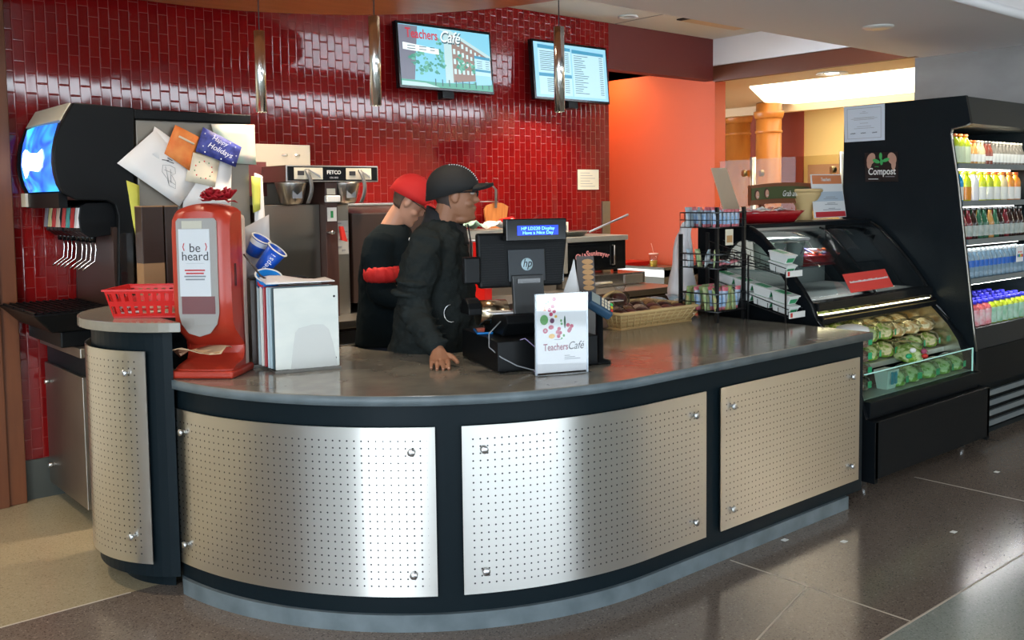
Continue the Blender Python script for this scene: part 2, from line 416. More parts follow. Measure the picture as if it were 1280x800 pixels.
# ================================================================== THE ROOM
WY = 5.66
mb = MB(); mb.box(-8, 15, -7, 1.705, -.1, 0, 0); mb.box(-8, 15, 1.705, 4.0, -.1, 0, 1); mb.box(-8, 15, 4.0, 13, -.1, 0, 2)
def strip(a, b, w=0.008, z=0.0012, m=3):
    a = Vector((a[0], a[1], 0)); b = Vector((b[0], b[1], 0)); n = (b - a).cross(Vector((0, 0, 1))).normalized() * w / 2
    mb.hexa([tuple(a - n), tuple(b - n), tuple(b + n), tuple(a + n)], [tuple(p + Vector((0, 0, z))) for p in (a - n, b - n, b + n, a + n)], m)
strip((-8, 1.705), (15, 1.705)); strip((-8, 4.0), (1.3, 4.0))
strip((3.424, 1.705), (3.424, 2.54)); strip((5.226, 1.705), (5.226, 2.6)); strip((3.42, 2.151), (0.4, 1.36)); strip((2.05, 2.62), (1.5, 1.705)); strip((7.6, 1.705), (7.6, 3))
for p in ((1055, 677), (1246, 590), (1192, 665), (981, 675)):
    q = onz(p[0], p[1], 0); mb.box(q.x - .016, q.x + .016, q.y - .012, q.y + .012, 0, .0015, 4)
struct(mb.build('floor', [tz_grey, tz_brown, tz_beige, jointm, white]))

struct(MB().box(1.0, 5.93, WY, WY + .12, 0, 3.08).build('wall_back', tilem))
struct(MB().box(5.93, 7.37, WY, WY + .12, 2.70, 3.08).build('wall_header', maroon))
struct(MB().box(7.37, 7.53, WY, 7.3, 0, 2.70).box(7.37, 7.53, WY + .13, 7.3, 2.70, 3.08).box(5.93, 7.37, 7.2, 7.3, 0, 3.08).box(7.37, 7.53, 3.9, 7.3, 2.83, 3.08).build('wall_niche', orange))
struct(MB().box(7.34, 7.37, 3.76, 5.66, 2.83, 3.08).build('wall_drop', ceilm))
struct(MB().box(7.34, 7.40, 3.7, 5.66, 2.688, 2.835).build('trim_1', beamwood))
struct(MB().box(1.29, 5.9, WY - .015, WY, 0, .22).build('baseboard_back', darkbase))
mb = MB().box(1.06, 1.205, 5.58, 5.66, 0, 3.08).box(1.205, 1.295, 5.6, 5.66, 0, 3.08)
struct(mb.build('wall_left_post', pillarwood, bevel=.004))
struct(MB().box(-8, 1.06, 5.66, 5.75, 0, 4.2).build('wall_rear_left', beigewall))
# ceilings
struct(MB().box(3.0, 12.5, 2.5, 3.76, 2.69, 2.78).box(-8, 15, 2.5, 2.58, 2.78, 4.2).build('ceiling', ceilm))
struct(MB().box(1.0, 7.4, 3.7, 7.3, 3.08, 3.14).build('ceiling_pocket', ceilw))
struct(MB().box(-8, 15, -7, 2.5, 4.2, 4.3).build('ceiling_hall', hallc))
struct(MB().box(-8, 3.0, 2.58, 13, 3.14, 3.2).box(7.4, 15, 3.76, 13, 3.14, 3.2).box(3, 7.4, 7.3, 13, 3.14, 3.2).build('ceiling_rear', ceilm))
g = MB(); g.tube([(3.0, 2.5, 2.71), (12, 2.5, 2.71)], .03, 8)
struct(g.build('trim_2', ceilm))
# lower tan ceiling of the serving room with its luminous panel
struct(MB().box(7.40, 14, 3.76, 10, 2.70, 2.78).build('ceiling_serving', tanc))
g = MB(); g.prism([(8.04, 5.75), (9.45, 6.55), (12.5, 6.0), (12.5, 3.8), (8.08, 3.8)], 2.686, 2.70)
struct(g.build('ceiling_light_panel', glowm))
struct(MB().box(9.9, 10.0, 4.0, 7.6, 2.60, 2.70).build('trim_3', tanc))
# canopy of wood over the counter
n = 72
prof = [(2.1 + 1.775 * math.cos(2 * PI * i / n), 3.7 + 1.775 * math.sin(2 * PI * i / n)) for i in range(n)]
prof2 = [(2.1 + 1.79 * math.cos(2 * PI * i / n), 3.7 + 1.79 * math.sin(2 * PI * i / n)) for i in range(n)]
cn = struct(MB().prism(prof, 2.752, 2.86, m=0, smooth=True).build('ceiling_canopy', wood))
MB().prism(prof2, 2.758, 2.855, smooth=True).build('canopy_rim', darkbrown, cn)
# pocket ceiling details
mb = MB()
for a, b in (((4.6, 4.3), (4.75, 5.66)), ((6.0, 4.0), (6.0, 5.66))):
    mb.box(a[0], a[0] + .008, 4.0, 5.66, 3.077, 3.081)
struct(mb.build('ceiling_joint', greyink))
q = onz(785, 20, 3.08)
t = tag(MB().lathe([(.075, 0), (.085, -.012), (.055, -.012), (.05, 0)], (q.x, q.y, 3.08), 24).build('ceiling_speaker', white), 'small round white fitting flush in the raised ceiling above the menu screens', 'ceiling fitting')
t = empty('air_vent', (6.62, 4.9, 3.08), 0, 'tan rectangular air vent with a dark slot in the raised ceiling by the red header', 'air vent')
MB().box(-.3, .42, -.28, .30, -.012, 0).build('vent_panel', tanc, t); MB().box(-.36, -.31, -.5, .3, -.01, 0).build('slot', black, t)
q = onz(1098, 33, 2.69)
tag(MB().lathe([(.0, -.012), (.085, -.012), (.095, -.004), (.095, 0)], (q.x, q.y, 2.69), 24).build('ceiling_disc', white), 'unlit round white disc on the grey ceiling in front of the tall cooler', 'ceiling fitting')
q = onz(1040, 91, 2.70)
t = empty('recessed_downlight', (q.x, q.y, 2.70), 0, 'lit round downlight in the tan ceiling beyond the wood beam', 'ceiling light')
MB().lathe([(.13, 0), (.14, -.012), (.10, -.012), (.095, 0)], n=28).build('trim_ring', white, t); MB().lathe([(.0, -.006), (.06, -.006), (.06, 0)], n=20).build('lamp', lampm, t)
# serving room far walls
struct(MB().box(11, 11.1, 3.0, 7.02, 0, 2.70).build('wall_serving_yellow', yellow))
struct(MB().box(10.98, 11.1, 7.02, 9.9, 0, 2.70).build('wall_serving_maroon', mat('brick_red_paint', (0.28, 0.045, 0.02), 0.6)))
struct(MB().box(7.5, 11.1, 9.4, 9.5, 0, 2.7).build('wall_serving_side', yellow))
struct(MB().box(7.45, 7.6, 2.70, 3.76, 0, 2.70).build('wall_right', greywall))
struct(MB().box(7.6, 14, 3.68, 3.76, 0, 2.7).build('wall_cooler_side', beigewall))
mb = MB().box(10.9, 11.0, 4.2, 6.9, 1.75, 2.0)
struct(mb.build('trim_4', mat('brown_band', (0.42, 0.20, 0.08), 0.5)))
# hall behind the camera: glazed corner, clerestory strip, solid walls
mb = MB()
mb.box(-7.1, -7, -2.0, 5.7, 0, 3.2); mb.box(-7.1, -7, -2.0, 5.7, 3.8, 4.2); mb.box(-7.1, -7, -6, -2.0, 3.1, 4.2); mb.box(-7.1, -7, -6, -5.6, 0, 4.2)  # gap under the top strip is the added left clerestory
for k in range(1, 3): mb.box(-7.08, -7, -5.6 + k * 1.53 - .03, -5.6 + k * 1.53 + .03, 0, 3.1)
struct(mb.build('wall_hall_left', coolwall))
mb = MB()
mb.box(-7, 15, -6.1, -6, 0, .1); mb.box(-5.2, 15, -6.1, -6, .9, 1.7); mb.box(-5.2, -3.0, -6.1, -6, .1, .9); mb.box(-7, 15, -6.1, -6, 3.74, 4.2)  # low gaps shaped for the panel reflections
mb.box(4.2, 5.0, -6.1, -6, .1, 1.7)
for x in (-6.9, -5.2, -3.5, -1.8, -.1, 1.6, 7.2, 8.9): mb.box(x - .04, x + .04, -6.08, -6, .1, 1.7)
struct(mb.build('wall_hall_front', coolwall))
struct(MB().box(-7, 15, -6.1, -6, 1.7, 3.42).build('wall_hall_front_upper', darkwall))  # unseen dark upper wall, added to cut haze mirrored in the tiles
struct(MB().box(5.0, 15, -6.1, -5.98, 0, 3.38).build('wall_hall_front_panel', beigewall))
struct(MB().box(14, 14.1, -6, 3.7, 0, 4.2).build('wall_hall_right', beigewall))

# pale wood columns of the serving room
for px, d, ytop, ring, r, lb in ((922, 12.3, 146, 171, .155, 'round orange wood column nearer the orange wall in the serving room'), (960, 11.3, 140, 169, .147, 'round orange wood column left of the yellow wall in the serving room')):
    q = dep(px, 300, d); t = empty('wood_column', (q.x, q.y, 0), 0, lb, 'column')
    zt = 2.69; zr = EYE.z - (ring - 245) * d / 1195
    MB().lathe([(r, 0), (r, zt)], n=32).build('shaft', colwood, t)
    MB().lathe([(r * .99, 0), (r * 1.07, .01), (r * 1.07, .03), (r * .99, .04)], (0, 0, zr), 32).build('ring', colwood, t)
    MB().lathe([(r, 0), (r * 1.1, .02), (r * 1.18, .06), (r * 1.18, .09)], (0, 0, EYE.z - (ytop - 243) * d / 1195 - .09), 32).build('capital', colwood, t)
# fluorescent tube glimpsed by the certificate
q = dep(1048, 134, 9.6)
tag(MB().box(q.x - .05, q.x + .05, q.y - .3, q.y + .6, 2.60, 2.62).build('ceiling_tube_light', tubem), 'thin bright tube light under the tan ceiling rim beside the certificate', 'ceiling light')

# ================================================================== MAIN COUNTER
CC = (2.90, 4.01)
def arc(r, a0=None, a1=None, xe=None, n=48):
    """outline: arc of radius r about CC from its left end to the tangent, then straight to xe"""
    pts = []
    for i in range(n + 1):
        a = math.radians(a0 + (a1 - a0) * i / n); pts.append((CC[0] + r * math.cos(a), CC[1] + r * math.sin(a)))
    if xe: pts.append((xe, CC[1] - r))
    return pts
counter = empty('service_counter', (2.9, 3.2, 0), 0, 'curved service counter with grey stone top and perforated steel panels on black front', 'counter')
OFF = Matrix.Translation((-2.9, -3.2, 0))
def innerline(y0, w):   # the staff side of the top
    return [(4.64, 2.555 + w), (3.35, 2.555 + w), (2.9, 3.35), (2.5, 3.75), (2.32, 4.2), (2.30, 4.5), (1.55, 4.5)]
out = arc(1.462, 183, 270, 4.64)
inner = [(CC[0] + .46 * math.cos(math.radians(t)), CC[1] + .46 * math.sin(math.radians(t))) for t in range(270, 164, -5)]
top = MB(OFF); top.prism(out + [(4.64, 3.95), (3.68, 3.95), (3.55, 3.55)] + inner[:-2] + [(2.44, 4.11), (1.47, 4.11)], .862, .90)
top.build('worktop', worktopm, counter, bevel=.003)
inner2 = [(CC[0] + .50 * math.cos(math.radians(t)), CC[1] + .50 * math.sin(math.radians(t))) for t in range(270, 176, -6)]
edge_shade_path = [OFF @ Vector((p[0], p[1], 0)) for p in arc(1.4645, 183, 270, 4.643)]
MB().sheet([[p + Vector((0, 0, z)) for p in edge_shade_path] for z in (.8625, .8985)], 0, .002).build('edge_shade_band', basem, counter)  # darker blue-grey paints the edge's shade below the brighter, mirroring top
MB(OFF).box(4.641, 4.644, 2.547, 3.94, .8625, .8985).build('edge_shade_band', basem, counter)  # same painted shade along the end edge
body = MB(OFF); body.prism(arc(1.435, 186, 270, 4.60) + [(4.60, 3.90), (3.74, 3.90), (3.6, 3.50)] + inner2 + [(2.40, 4.05), (1.48, 4.05)], .065, .862)
body.build('cabinet_body', black, counter)
base = MB(OFF); base.prism(arc(1.452, 187, 270, 4.445) + [(4.445, 3.8), (3.8, 3.8), (3.6, 3.4), (2.9, 3.4), (2.3, 3.9), (1.50, 3.95)], 0.0, .066)
base.build('kick_base', basem, counter)
def steel_panel(path, z0, z1, parent, name='steel_panel', inv=OFF, th=.006):
    """sheet bent along path with UVs in metres; inside normal offset gives thickness"""
    P = [Vector((p[0], p[1], 0)) for p in path]
    L = [0]
    for a, b in zip(P, P[1:]): L.append(L[-1] + (b - a).length)
    T = L[-1]; H = z1 - z0
    nr = []
    for i in range(len(P)):
        t = (P[min(i + 1, len(P) - 1)] - P[max(i - 1, 0)]).normalized(); nr.append(Vector((-t.y, t.x, 0)))
    me = bpy.data.meshes.new(name); bm = bmesh.new(); uv = bm.loops.layers.uv.new('UVMap'); u2 = bm.loops.layers.uv.new('margin')
    rows = [z0 + H * k / 6 for k in range(7)]
    F = [[bm.verts.new(inv @ (p + Vector((0, 0, z)))) for p in P] for z in rows]
    B = [[bm.verts.new(inv @ (p + nr[i] * th + Vector((0, 0, z)))) for i, p in enumerate(P)] for z in (z0, z1)]
    for k in range(6):
        for i in range(len(P) - 1):
            f = bm.faces.new((F[k][i], F[k][i + 1], F[k + 1][i + 1], F[k + 1][i])); f.smooth = True
            for lp, (kk, ii) in zip(f.loops, ((k, i), (k, i + 1), (k + 1, i + 1), (k + 1, i))):
                u = L[ii]; v = rows[kk] - z0
                lp[uv].uv = (u, v); lp[u2].uv = (1, 1)
    # margin map: distance to nearest edge in u and v needs per-face linear pieces -> add loops close to the border
    for i in range(len(P) - 1):
        bm.faces.new((F[0][i + 1], F[0][i], B[0][i], B[0][i + 1])); bm.faces.new((F[6][i], F[6][i + 1], B[1][i + 1], B[1][i]))
        bm.faces.new((B[0][i + 1], B[0][i], B[1][i], B[1][i + 1]))
    bmesh.ops.split_edges(bm, edges=[e for e in bm.edges if len(e.link_faces) == 2 and e.link_faces[0].smooth != e.link_faces[1].smooth])
    bm.to_mesh(me); bm.free()
    # margins: rows/columns near the edges are marked by u2 < .03
    ul = me.uv_layers['UVMap'].data; ml = me.uv_layers['margin'].data
    for i in range(len(ul)):
        u, v = ul[i].uv; ml[i].uv = (min(u, T - u), min(v, H - v))
    me.materials.append(perfm)
    o = bpy.data.objects.new(name, me); C.objects.link(o); o.parent = parent
    return o, P, nr, L
def dense(path, step=.02):
    r = []
    for a, b in zip(path, path[1:]):
        a = Vector(a); b = Vector(b); k = max(1, int((b - a).length / step))
        r += [tuple(a + (b - a) * i / k) for i in range(k)]
    return r + [tuple(path[-1])]
def stud(P, nr, L, s, z, parent, inv=OFF):
    i = min(range(len(L)), key=lambda k: abs(L[k] - s)); p = inv @ (P[i] + Vector((0, 0, z))); n = -nr[i]
    MB().lathe([(.007, -.001), (.007, .010), (.0135, .011), (.0145, .018), (.012, .021), (0.001, .021)], p, 16, axis=n).build('stand_off_bolt', alum, parent)
a_of = lambda x, y: math.degrees(math.atan2(y - CC[1], x - CC[0])) % 360
RP = 1.456
p1 = arc(RP, a_of(1.466, 3.872), a_of(2.042, 2.844), n=56)
p2 = dense(arc(RP, a_of(2.123, 2.788), 270, 3.272, n=40), .02)
p3 = dense([(3.372, CC[1] - RP), (4.533, CC[1] - RP)], .02)
for pth in (p1, p2, p3):
    o, P, nr, L = steel_panel(pth, .138, .780, counter)
    T = L[-1]
    for s in (.085, T - .085):
        for z in (.225, .69): stud(P, nr, L, s, z, counter)
# feet and cable glimpsed at the corner of the base
MB(OFF).box(4.455, 4.475, 2.60, 2.62, .0, .07).build('corner_bracket', steel, counter)

# ---- raised round end
EC = (1.72, 4.20)
endc = empty('round_end_cabinet', (EC[0], EC[1], 0), 0, 'tall round-ended black cabinet wrapped in perforated steel at the counter\'s left end', 'cabinet')
OE = Matrix.Translation((-EC[0], -EC[1], 0))
def earc(r, a0, a1, n=30): return [(EC[0] + r * math.cos(math.radians(a0 + (a1 - a0) * i / n)), EC[1] + r * math.sin(math.radians(a0 + (a1 - a0) * i / n))) for i in range(n + 1)]
def dshape(r, cut, hi=1.75): 
    a1 = 180 + math.degrees(math.acos((EC[0] - cut) / r))
    return earc(r, 90, a1) + [(cut, 4.12), (hi, 4.12)]
MB(OE).prism(dshape(.455, 1.45), .075, 1.10, smooth=False).build('cabinet_body', black, endc)
MB(OE).prism(dshape(.36, 1.47), 0, .075).build('kick_base', black, endc)
MB(OE).prism(dshape(.508, 1.46), 1.10, 1.14).build('cap_slab', worktopm, endc, bevel=.003)
pp = earc(.482, 112, 221, 40)
o, P, nr, L = steel_panel(pp, .138, 1.02, endc, inv=OE)
for z in (.25, .93): stud(P, nr, L, L[-1] - .085, z, endc, OE)

# ================================================================== SODA STATION CABINET
sc = empty('soda_cabinet', (1.42, 5.2, 0), 0, 'dark cabinet with brown-lit brushed steel front panel under the drinks dispenser', 'cabinet')
OS = Matrix.Translation((-1.42, -5.2, 0))
MB(OS).box(1.44, 2.55, 4.93, 5.64, .10, .86).build('cabinet_body', black, sc)
MB(OS).box(1.52, 2.5, 5.0, 5.6, 0, .10).build('kick_base', black, sc)
MB(OS).box(1.405, 2.57, 4.92, 5.645, .86, .91).build('steel_rim', steeld, sc, bevel=.004)
MB(OS).box(1.418, 1.44, 4.95, 5.62, .09, .76).build('front_panel', steeld, sc, bevel=.003)
for z in (.2, .66): MB(OS).cyl((1.418, 5.55, z), (1.395, 5.55, z), .012).build('stand_off_bolt', alum, sc)
# ================================================================== DRINKS DISPENSER
YD = 4.95
def pj(pts, Y, ox=0, oz=0): 
    r = []
    for p in pts:
        q = onY(p[0], p[1], Y); r.append((q.x - ox, q.z - oz))
    return r
dd = empty('drinks_dispenser', (1.7, 5.2, .91), 0, 'big black fountain drinks dispenser with glowing blue front panel at the far left', 'drinks dispenser')
OD = Matrix.Translation((-1.7, -5.2, -.91))
prof = pj([(92, 128), (85, 139), (77, 154), (70, 172), (67.5, 187), (67, 203), (69, 217), (73, 231), (80.6, 242), (94, 250), (135, 251), (144, 256), (148, 270), (148, 300), (148, 385), (168, 385), (168, 135)], YD)
MB(OD).prism(prof, YD, YD + .05, 'y').build('side_panel', blackp, dd, bevel=.006)
# body behind the side panel, a little inset
cx0 = sum(p[0] for p in prof) / len(prof)
MB(OD).prism([(p[0] + .012 if p[0] < 1.5 else p[0], p[1] - .006 if p[1] > 2 else p[1]) for p in prof], YD + .05, 5.62, 'y').build('housing', blackm, dd)
# far side panel rim
MB(OD).prism(prof, 5.62, 5.65, 'y').build('side_panel', blackp, dd)
# curved glowing panel
pan = pj([(77, 153), (71.5, 172), (69, 187), (68.5, 203), (70.5, 217), (74, 229), (79, 239)], YD)
def glowpanel():
    m = bpy.data.materials.new('backlit_blue_sign'); m.use_nodes = True; nt = m.node_tree; L = nt.links; p = nt.nodes['Principled BSDF']
    uv = nt.nodes.new('ShaderNodeUVMap'); n = nt.nodes.new('ShaderNodeTexNoise'); n.inputs['Scale'].default_value = 2.2; n.inputs['Distortion'].default_value = 1.5; n.inputs['Detail'].default_value = 1
    L.new(uv.outputs[0], n.inputs['Vector'])
    r = nt.nodes.new('ShaderNodeValToRGB'); e = r.color_ramp.elements
    e[0].position = .35; e[0].color = (0.0, .07, .75, 1); e[1].position = .68; e[1].color = (.02, .65, .95, 1); a = e.new(.5); a.color = (.02, .25, .95, 1)
    L.new(n.outputs['Fac'], r.inputs[0]); L.new(r.outputs[0], p.inputs['Emission Color']); p.inputs['Emission Strength'].default_value = .95
    p.inputs['Base Color'].default_value = (.05, .1, .3, 1); p.inputs['Roughness'].default_value = .15
    return m
gp = glowpanel()
me = bpy.data.meshes.new('glow_panel'); bm = bmesh.new(); uvl = bm.loops.layers.uv.new('UVMap')
ys = [5.0 + .56 * i / 8 for i in range(9)]
G = [[bm.verts.new(OD @ Vector((p[0] - .004 - .02 * math.sin(PI * i / 8), y, p[1]))) for i, y in enumerate(ys)] for p in pan]
for j in range(len(pan) - 1):
    for i in range(8):
        f = bm.faces.new((G[j][i], G[j][i + 1], G[j + 1][i + 1], G[j + 1][i])); f.smooth = True
        for lp, (a, b) in zip(f.loops, ((j, i), (j, i + 1), (j + 1, i + 1), (j + 1, i))): lp[uvl].uv = (b / 8, a / 6)
bm.to_mesh(me); bm.free(); me.materials.append(gp)
o = bpy.data.objects.new('glow_panel', me); C.objects.link(o); o.parent = dd; o['label'] = 'curved glowing blue panel'
# white lettering blob on the panel (overexposed sign)
whiteglow = mat('overlit_white', (1, 1, 1), .5, emit=(.9, 1, 1), estr=2.2)
g = MB(OD)
def gpt(u, v):   # u 0..1 near->far, v 0..1 top->bottom
    k = v * 6; i = min(5, int(k)); t = k - i
    x = pan[i][0] * (1 - t) + pan[i + 1][0] * t; z = pan[i][1] * (1 - t) + pan[i + 1][1] * t
    return (x - .008 - .02 * math.sin(PI * u), 5.0 + .56 * u, z)
def gpoly(pts): 
    n_ = len(pts); c = gpt(sum(p[0] for p in pts) / n_, sum(p[1] for p in pts) / n_)
    vs = [gpt(*p) for p in pts] + [c]; g.add(vs, [(i, (i + 1) % n_, n_) for i in range(n_)])
gpoly([(.20, .30), (.30, .36), (.55, .34), (.74, .27), (.86, .32), (.90, .48), (.82, .62), (.80, .72), (.70, .66), (.60, .58), (.45, .60), (.30, .62), (.20, .55), (.16, .42)])
g.build('sign_lettering', whiteglow, dd)
# cap, the warm ceiling's reflection put into its cream colour; lower fascia
a = onY(92, 128, YD); b = onY(79, 149, YD)
MB(OD).hexa([(b.x - .004, YD + .05, b.z), (b.x - .004, 5.62, b.z), (a.x - .004, 5.62, a.z + .004), (a.x - .004, YD + .05, a.z + .004)], [(b.x + .01, YD + .05, b.z - .01), (b.x + .01, 5.62, b.z - .01), (a.x + .01, 5.62, a.z - .01), (a.x + .01, YD + .05, a.z - .01)]).build('top_fascia', cream, dd)
q = onX(42, 241, 1.40)
fa = MB(OD).box(1.36, 1.40, 5.0, 5.6, 1.60, 1.675).build('lower_fascia', blackm, dd)
MB(OD).box(1.347, 1.362, q.y - .045, q.y + .045, 1.607, 1.678).build('emblem_plate', cream, fa)
# valves and nozzles
vcol = [(.75, .75, .78), (.65, .05, .05), (.1, .45, .45), (.75, .1, .1), (.8, .6, .5), (.7, .08, .08), (.75, .7, .35), (.3, .3, .35)]
vm = [mat('valve_label_%d' % i, c, .4) for i, c in enumerate(vcol)]
for k in range(8):
    y = 5.00 + .073 * k + (.03 if k > 3 else 0)
    v = MB(OD)
    v.prism([(1.46, 1.61), (1.49, 1.625), (1.68, 1.625), (1.68, 1.47), (1.50, 1.45), (1.455, 1.48), (1.45, 1.55)], y, y + .066, 'y')
    vv = v.build('dispensing_valve', blackp, dd, bevel=.004)
    MB(OD).hexa([(1.441, y + .01, 1.50), (1.441, y + .055, 1.50), (1.455, y + .055, 1.50), (1.455, y + .01, 1.50)], [(1.452, y + .01, 1.60), (1.452, y + .055, 1.60), (1.47, y + .055, 1.60), (1.47, y + .01, 1.60)]).build('valve_label', vm[k], vv)
    MB(OD).cyl((1.52, y + .033, 1.47), (1.52, y + .033, 1.425), .022, .016, 12).build('nozzle', blackgloss, vv)
    MB(OD).tube([(1.53, y + .033, 1.45), (1.535, y + .033, 1.39), (1.53, y + .04, 1.33), (1.49, y + .05, 1.30), (1.475, y + .055, 1.285)], .004, 6).build('lever', chrome, vv)
MB(OD).box(1.60, 1.68, YD + .02, 5.6, .98, 1.50).build('splash_back', darkbrown, dd)
# drip tray
dt = MB(OD)
dt.hexa([(1.30, 4.99, .99), (1.68, 4.99, .99), (1.68, 5.60, .99), (1.30, 5.60, .99)], [(1.20, 4.93, 1.09), (1.68, 4.93, 1.09), (1.68, 5.64, 1.09), (1.20, 5.64, 1.09)])
dt.box(1.34, 1.70, 5.0, 5.6, .91, .99)
tray = dt.build('drip_tray', blackp, dd, bevel=.008)
g = MB(OD)
for k in range(14): g.box(1.22 + k * .033, 1.228 + k * .033, 4.96, 5.6, 1.091, 1.099)
for k in range(4): g.box(1.215, 1.66, 4.96 + k * .2, 4.968 + k * .2, 1.091, 1.097)
g.build('tray_grid', blackm, tray)

# steel ice unit beside it
iu = empty('steel_ice_unit', (2.08, 5.2, .91), 0, 'tall grey steel unit with black top trim, papers taped on its side', 'ice machine')
OI = Matrix.Translation((-2.08, -5.2, -.91))
MB(OI).box(1.735, 2.345, 4.97, 5.62, .91, 2.045).build('steel_body', mat('warm_grey_steel', (.25, .225, .19), .42, .7), iu, bevel=.006)
MB(OI).box(1.725, 2.355, 4.95, 5.63, 2.045, 2.095).build('top_trim', blackp, iu, bevel=.006)

# ---- papers taped on the steel unit, each one a sheet of its own
YP = 4.955
holly = mat('navy_card', (.02, .03, .20), .5, noise=(30, .6, (.05, .07, .35)))
orangecard = mat('orange_patterned_card', (.75, .16, .03), .6, noise=(14, .3, (.85, .32, .08)))
yellowp = mat('yellow_paper', (.62, .62, .10), .7)
greencard = mat('mint_drawing', (.40, .58, .48), .7, noise=(12, .2, (.66, .50, .48)))
creamcard = mat('cream_card', (.72, .66, .52), .7)
def paper_sheet(name, corners, lay, m, label, cat='paper', deco=None, curl=.006):
    """corners in the survey frame, tl tr br bl, on plane YP - lay"""
    Y = YP - lay
    P = [onY(c[0], c[1], Y) for c in corners]; o = (P[0] + P[1] + P[2] + P[3]) / 4
    th = .0015
    grid = []
    for j in range(5):
        row = []
        for i in range(5):
            u, v = i / 4, j / 4
            p = P[0] * (1 - u) * (1 - v) + P[1] * u * (1 - v) + P[2] * u * v + P[3] * (1 - u) * v
            p = p - o + Vector((0, -curl * math.sin(PI * u) - curl * .8 * v * v, 0)); row.append(p)
        grid.append(row)
    ob = MB().sheet(grid, 0, th).build(name, m); ob.location = o
    tag(ob, label, cat)
    def at(u, v, out=.0035):
        p = P[0] * (1 - u) * (1 - v) + P[1] * u * (1 - v) + P[2] * u * v + P[3] * (1 - u) * v
        return p - o + Vector((0, -curl * math.sin(PI * u) - curl * .8 * v * v - out, 0))
    ux = (P[1] - P[0]).normalized(); nn = Vector((0, -1, 0))
    return ob, at, ux, nn
def strokes(at, parent, lines, m, r=.0012, name='drawing'):
    g = MB()
    for ln in lines: g.tube([at(u, v) for u, v in ln], r, 5)
    return g.build(name, m, parent)
paper_sheet('yellow_sheet', [(154, 224), (174, 232), (176, 300), (170, 298)], .002, yellowp, 'yellow sheet hanging lowest at the left of the taped papers')
paper_sheet('mint_drawing', [(264, 155), (318, 156), (320, 206), (276, 203)], .004, greencard, 'green and pink child drawing with a heart at the upper right of the taped papers', 'drawing')
paper_sheet('white_sheet', [(232, 196), (290, 200), (288, 262), (228, 262)], .006, paper, 'plain white sheet beneath the floral card, right above the red dispenser')
paper_sheet('white_note', [(193, 158), (218, 176), (206, 204), (184, 190)], .008, paper, 'small white note with purple writing tucked behind the white sketch', 'note')
ob, at, ux, nn = paper_sheet('sketch_sheet', [(194, 162), (247, 226), (224, 258), (146, 204)], .012, paper, 'white sheet with a pencil sketch and bold capitals, leftmost of the taped papers', 'drawing')
cc = [(.52, .30), (.60, .26), (.66, .35), (.63, .45), (.74, .52), (.80, .66), (.70, .70), (.62, .60), (.50, .55), (.44, .42), (.52, .30)]
strokes(at, ob, [cc, [(.56, .36), (.7, .62)], [(.5, .48), (.62, .4)], [(.66, .6), (.76, .58)], [(.48, .4), (.58, .52), (.68, .66)]], greyink)
strokes(at, ob, [[(.42, .22), (.50, .18)], [(.44, .28), (.54, .2)], [(.38, .34), (.46, .24)]], ink, .002, 'lettering')
ob, at, ux, nn = paper_sheet('orange_card', [(219, 156), (250, 172), (237, 214), (205, 192)], .016, orangecard, 'orange and red patterned card overlapping the white sketch', 'greeting card')
strokes(at, ob, [[(.25, .28), (.85, .26)]], creamcard, .006, 'banner')
ob, at, ux, nn = paper_sheet('floral_card', [(240, 190), (275, 200), (268, 234), (231, 226)], .018, creamcard, 'cream card with a small flower wreath below the navy card', 'greeting card')
g = MB()
for k in range(11):
    a = 2 * PI * k / 11; p = at(.5 + .3 * math.cos(a), .5 + .3 * math.sin(a)); g.ball(p, .004, .001, .004, 6, 4, k % 2)
g.build('flower_wreath', [red, mat('leaf_green', (.08, .25, .10), .6)], ob)
ob, at, ux, nn = paper_sheet('holiday_card', [(254, 159), (302, 184), (294, 209), (244, 189)], .022, holly, 'navy holiday card with silver script and dots', 'greeting card')
silver = mat('silver_print', (.75, .78, .85), .35)
text('Happy', .035, 'lettering', silver, ob, frame(at(.45, .22), ux, nn), shear=.3)
text('Holidays', .042, 'lettering', silver, ob, frame(at(.52, .58), ux, nn), shear=.3)
g = MB()
for u, v in ((.08, .2), (.12, .7), (.2, .9), (.85, .15), (.93, .5), (.9, .85), (.7, .1), (.3, .12), (.6, .92)): g.ball(at(u, v), .004, .001, .004, 8, 4)
g.build('dots', silver, ob)
paper_sheet('long_white_sheet', [(318, 216), (328, 220), (332, 290), (318, 296)], .01, paper, 'white sheet hanging down on the right edge of the steel unit')
paper_sheet('lime_sheet', [(314, 220), (326, 222), (325, 262), (316, 266)], .02, yellowp, 'lime sheet pinned at the right edge of the steel unit above the cups')

# ================================================================== BACK COUNTER
bc = empty('back_counter', (4.0, 5.2, 0), 0, 'long steel-topped back counter against the red tiled wall with drawers', 'counter')
OB = Matrix.Translation((-4.0, -5.2, 0))
MB(OB).box(2.585, 5.70, 4.70, 5.645, .895, .94).build('steel_top', steeld, bc, bevel=.004)
MB(OB).box(2.60, 5.68, 4.76, 5.64, .10, .895).build('cabinet_body', darkbrown, bc)
MB(OB).box(2.5, 5.6, 4.82, 5.6, 0, .10).build('kick_base', black, bc)
for k in range(6):
    x = 2.62 + k * .51
    d = MB(OB).box(x, x + .485, 4.742, 4.762, .66, .87).build('drawer', mat('dark_steel_front', (.10, .095, .09), .35, .8) if k == 0 else MATS['dark_steel_front'], bc, bevel=.003)
    MB(OB).tube([(x + .12, 4.742, .80), (x + .12, 4.715, .80), (x + .38, 4.715, .80), (x + .38, 4.742, .80)], .006, 8).build('handle', alum, d)
    MB(OB).box(x, x + .485, 4.742, 4.762, .14, .63).build('door', MATS['dark_steel_front'], bc, bevel=.003)

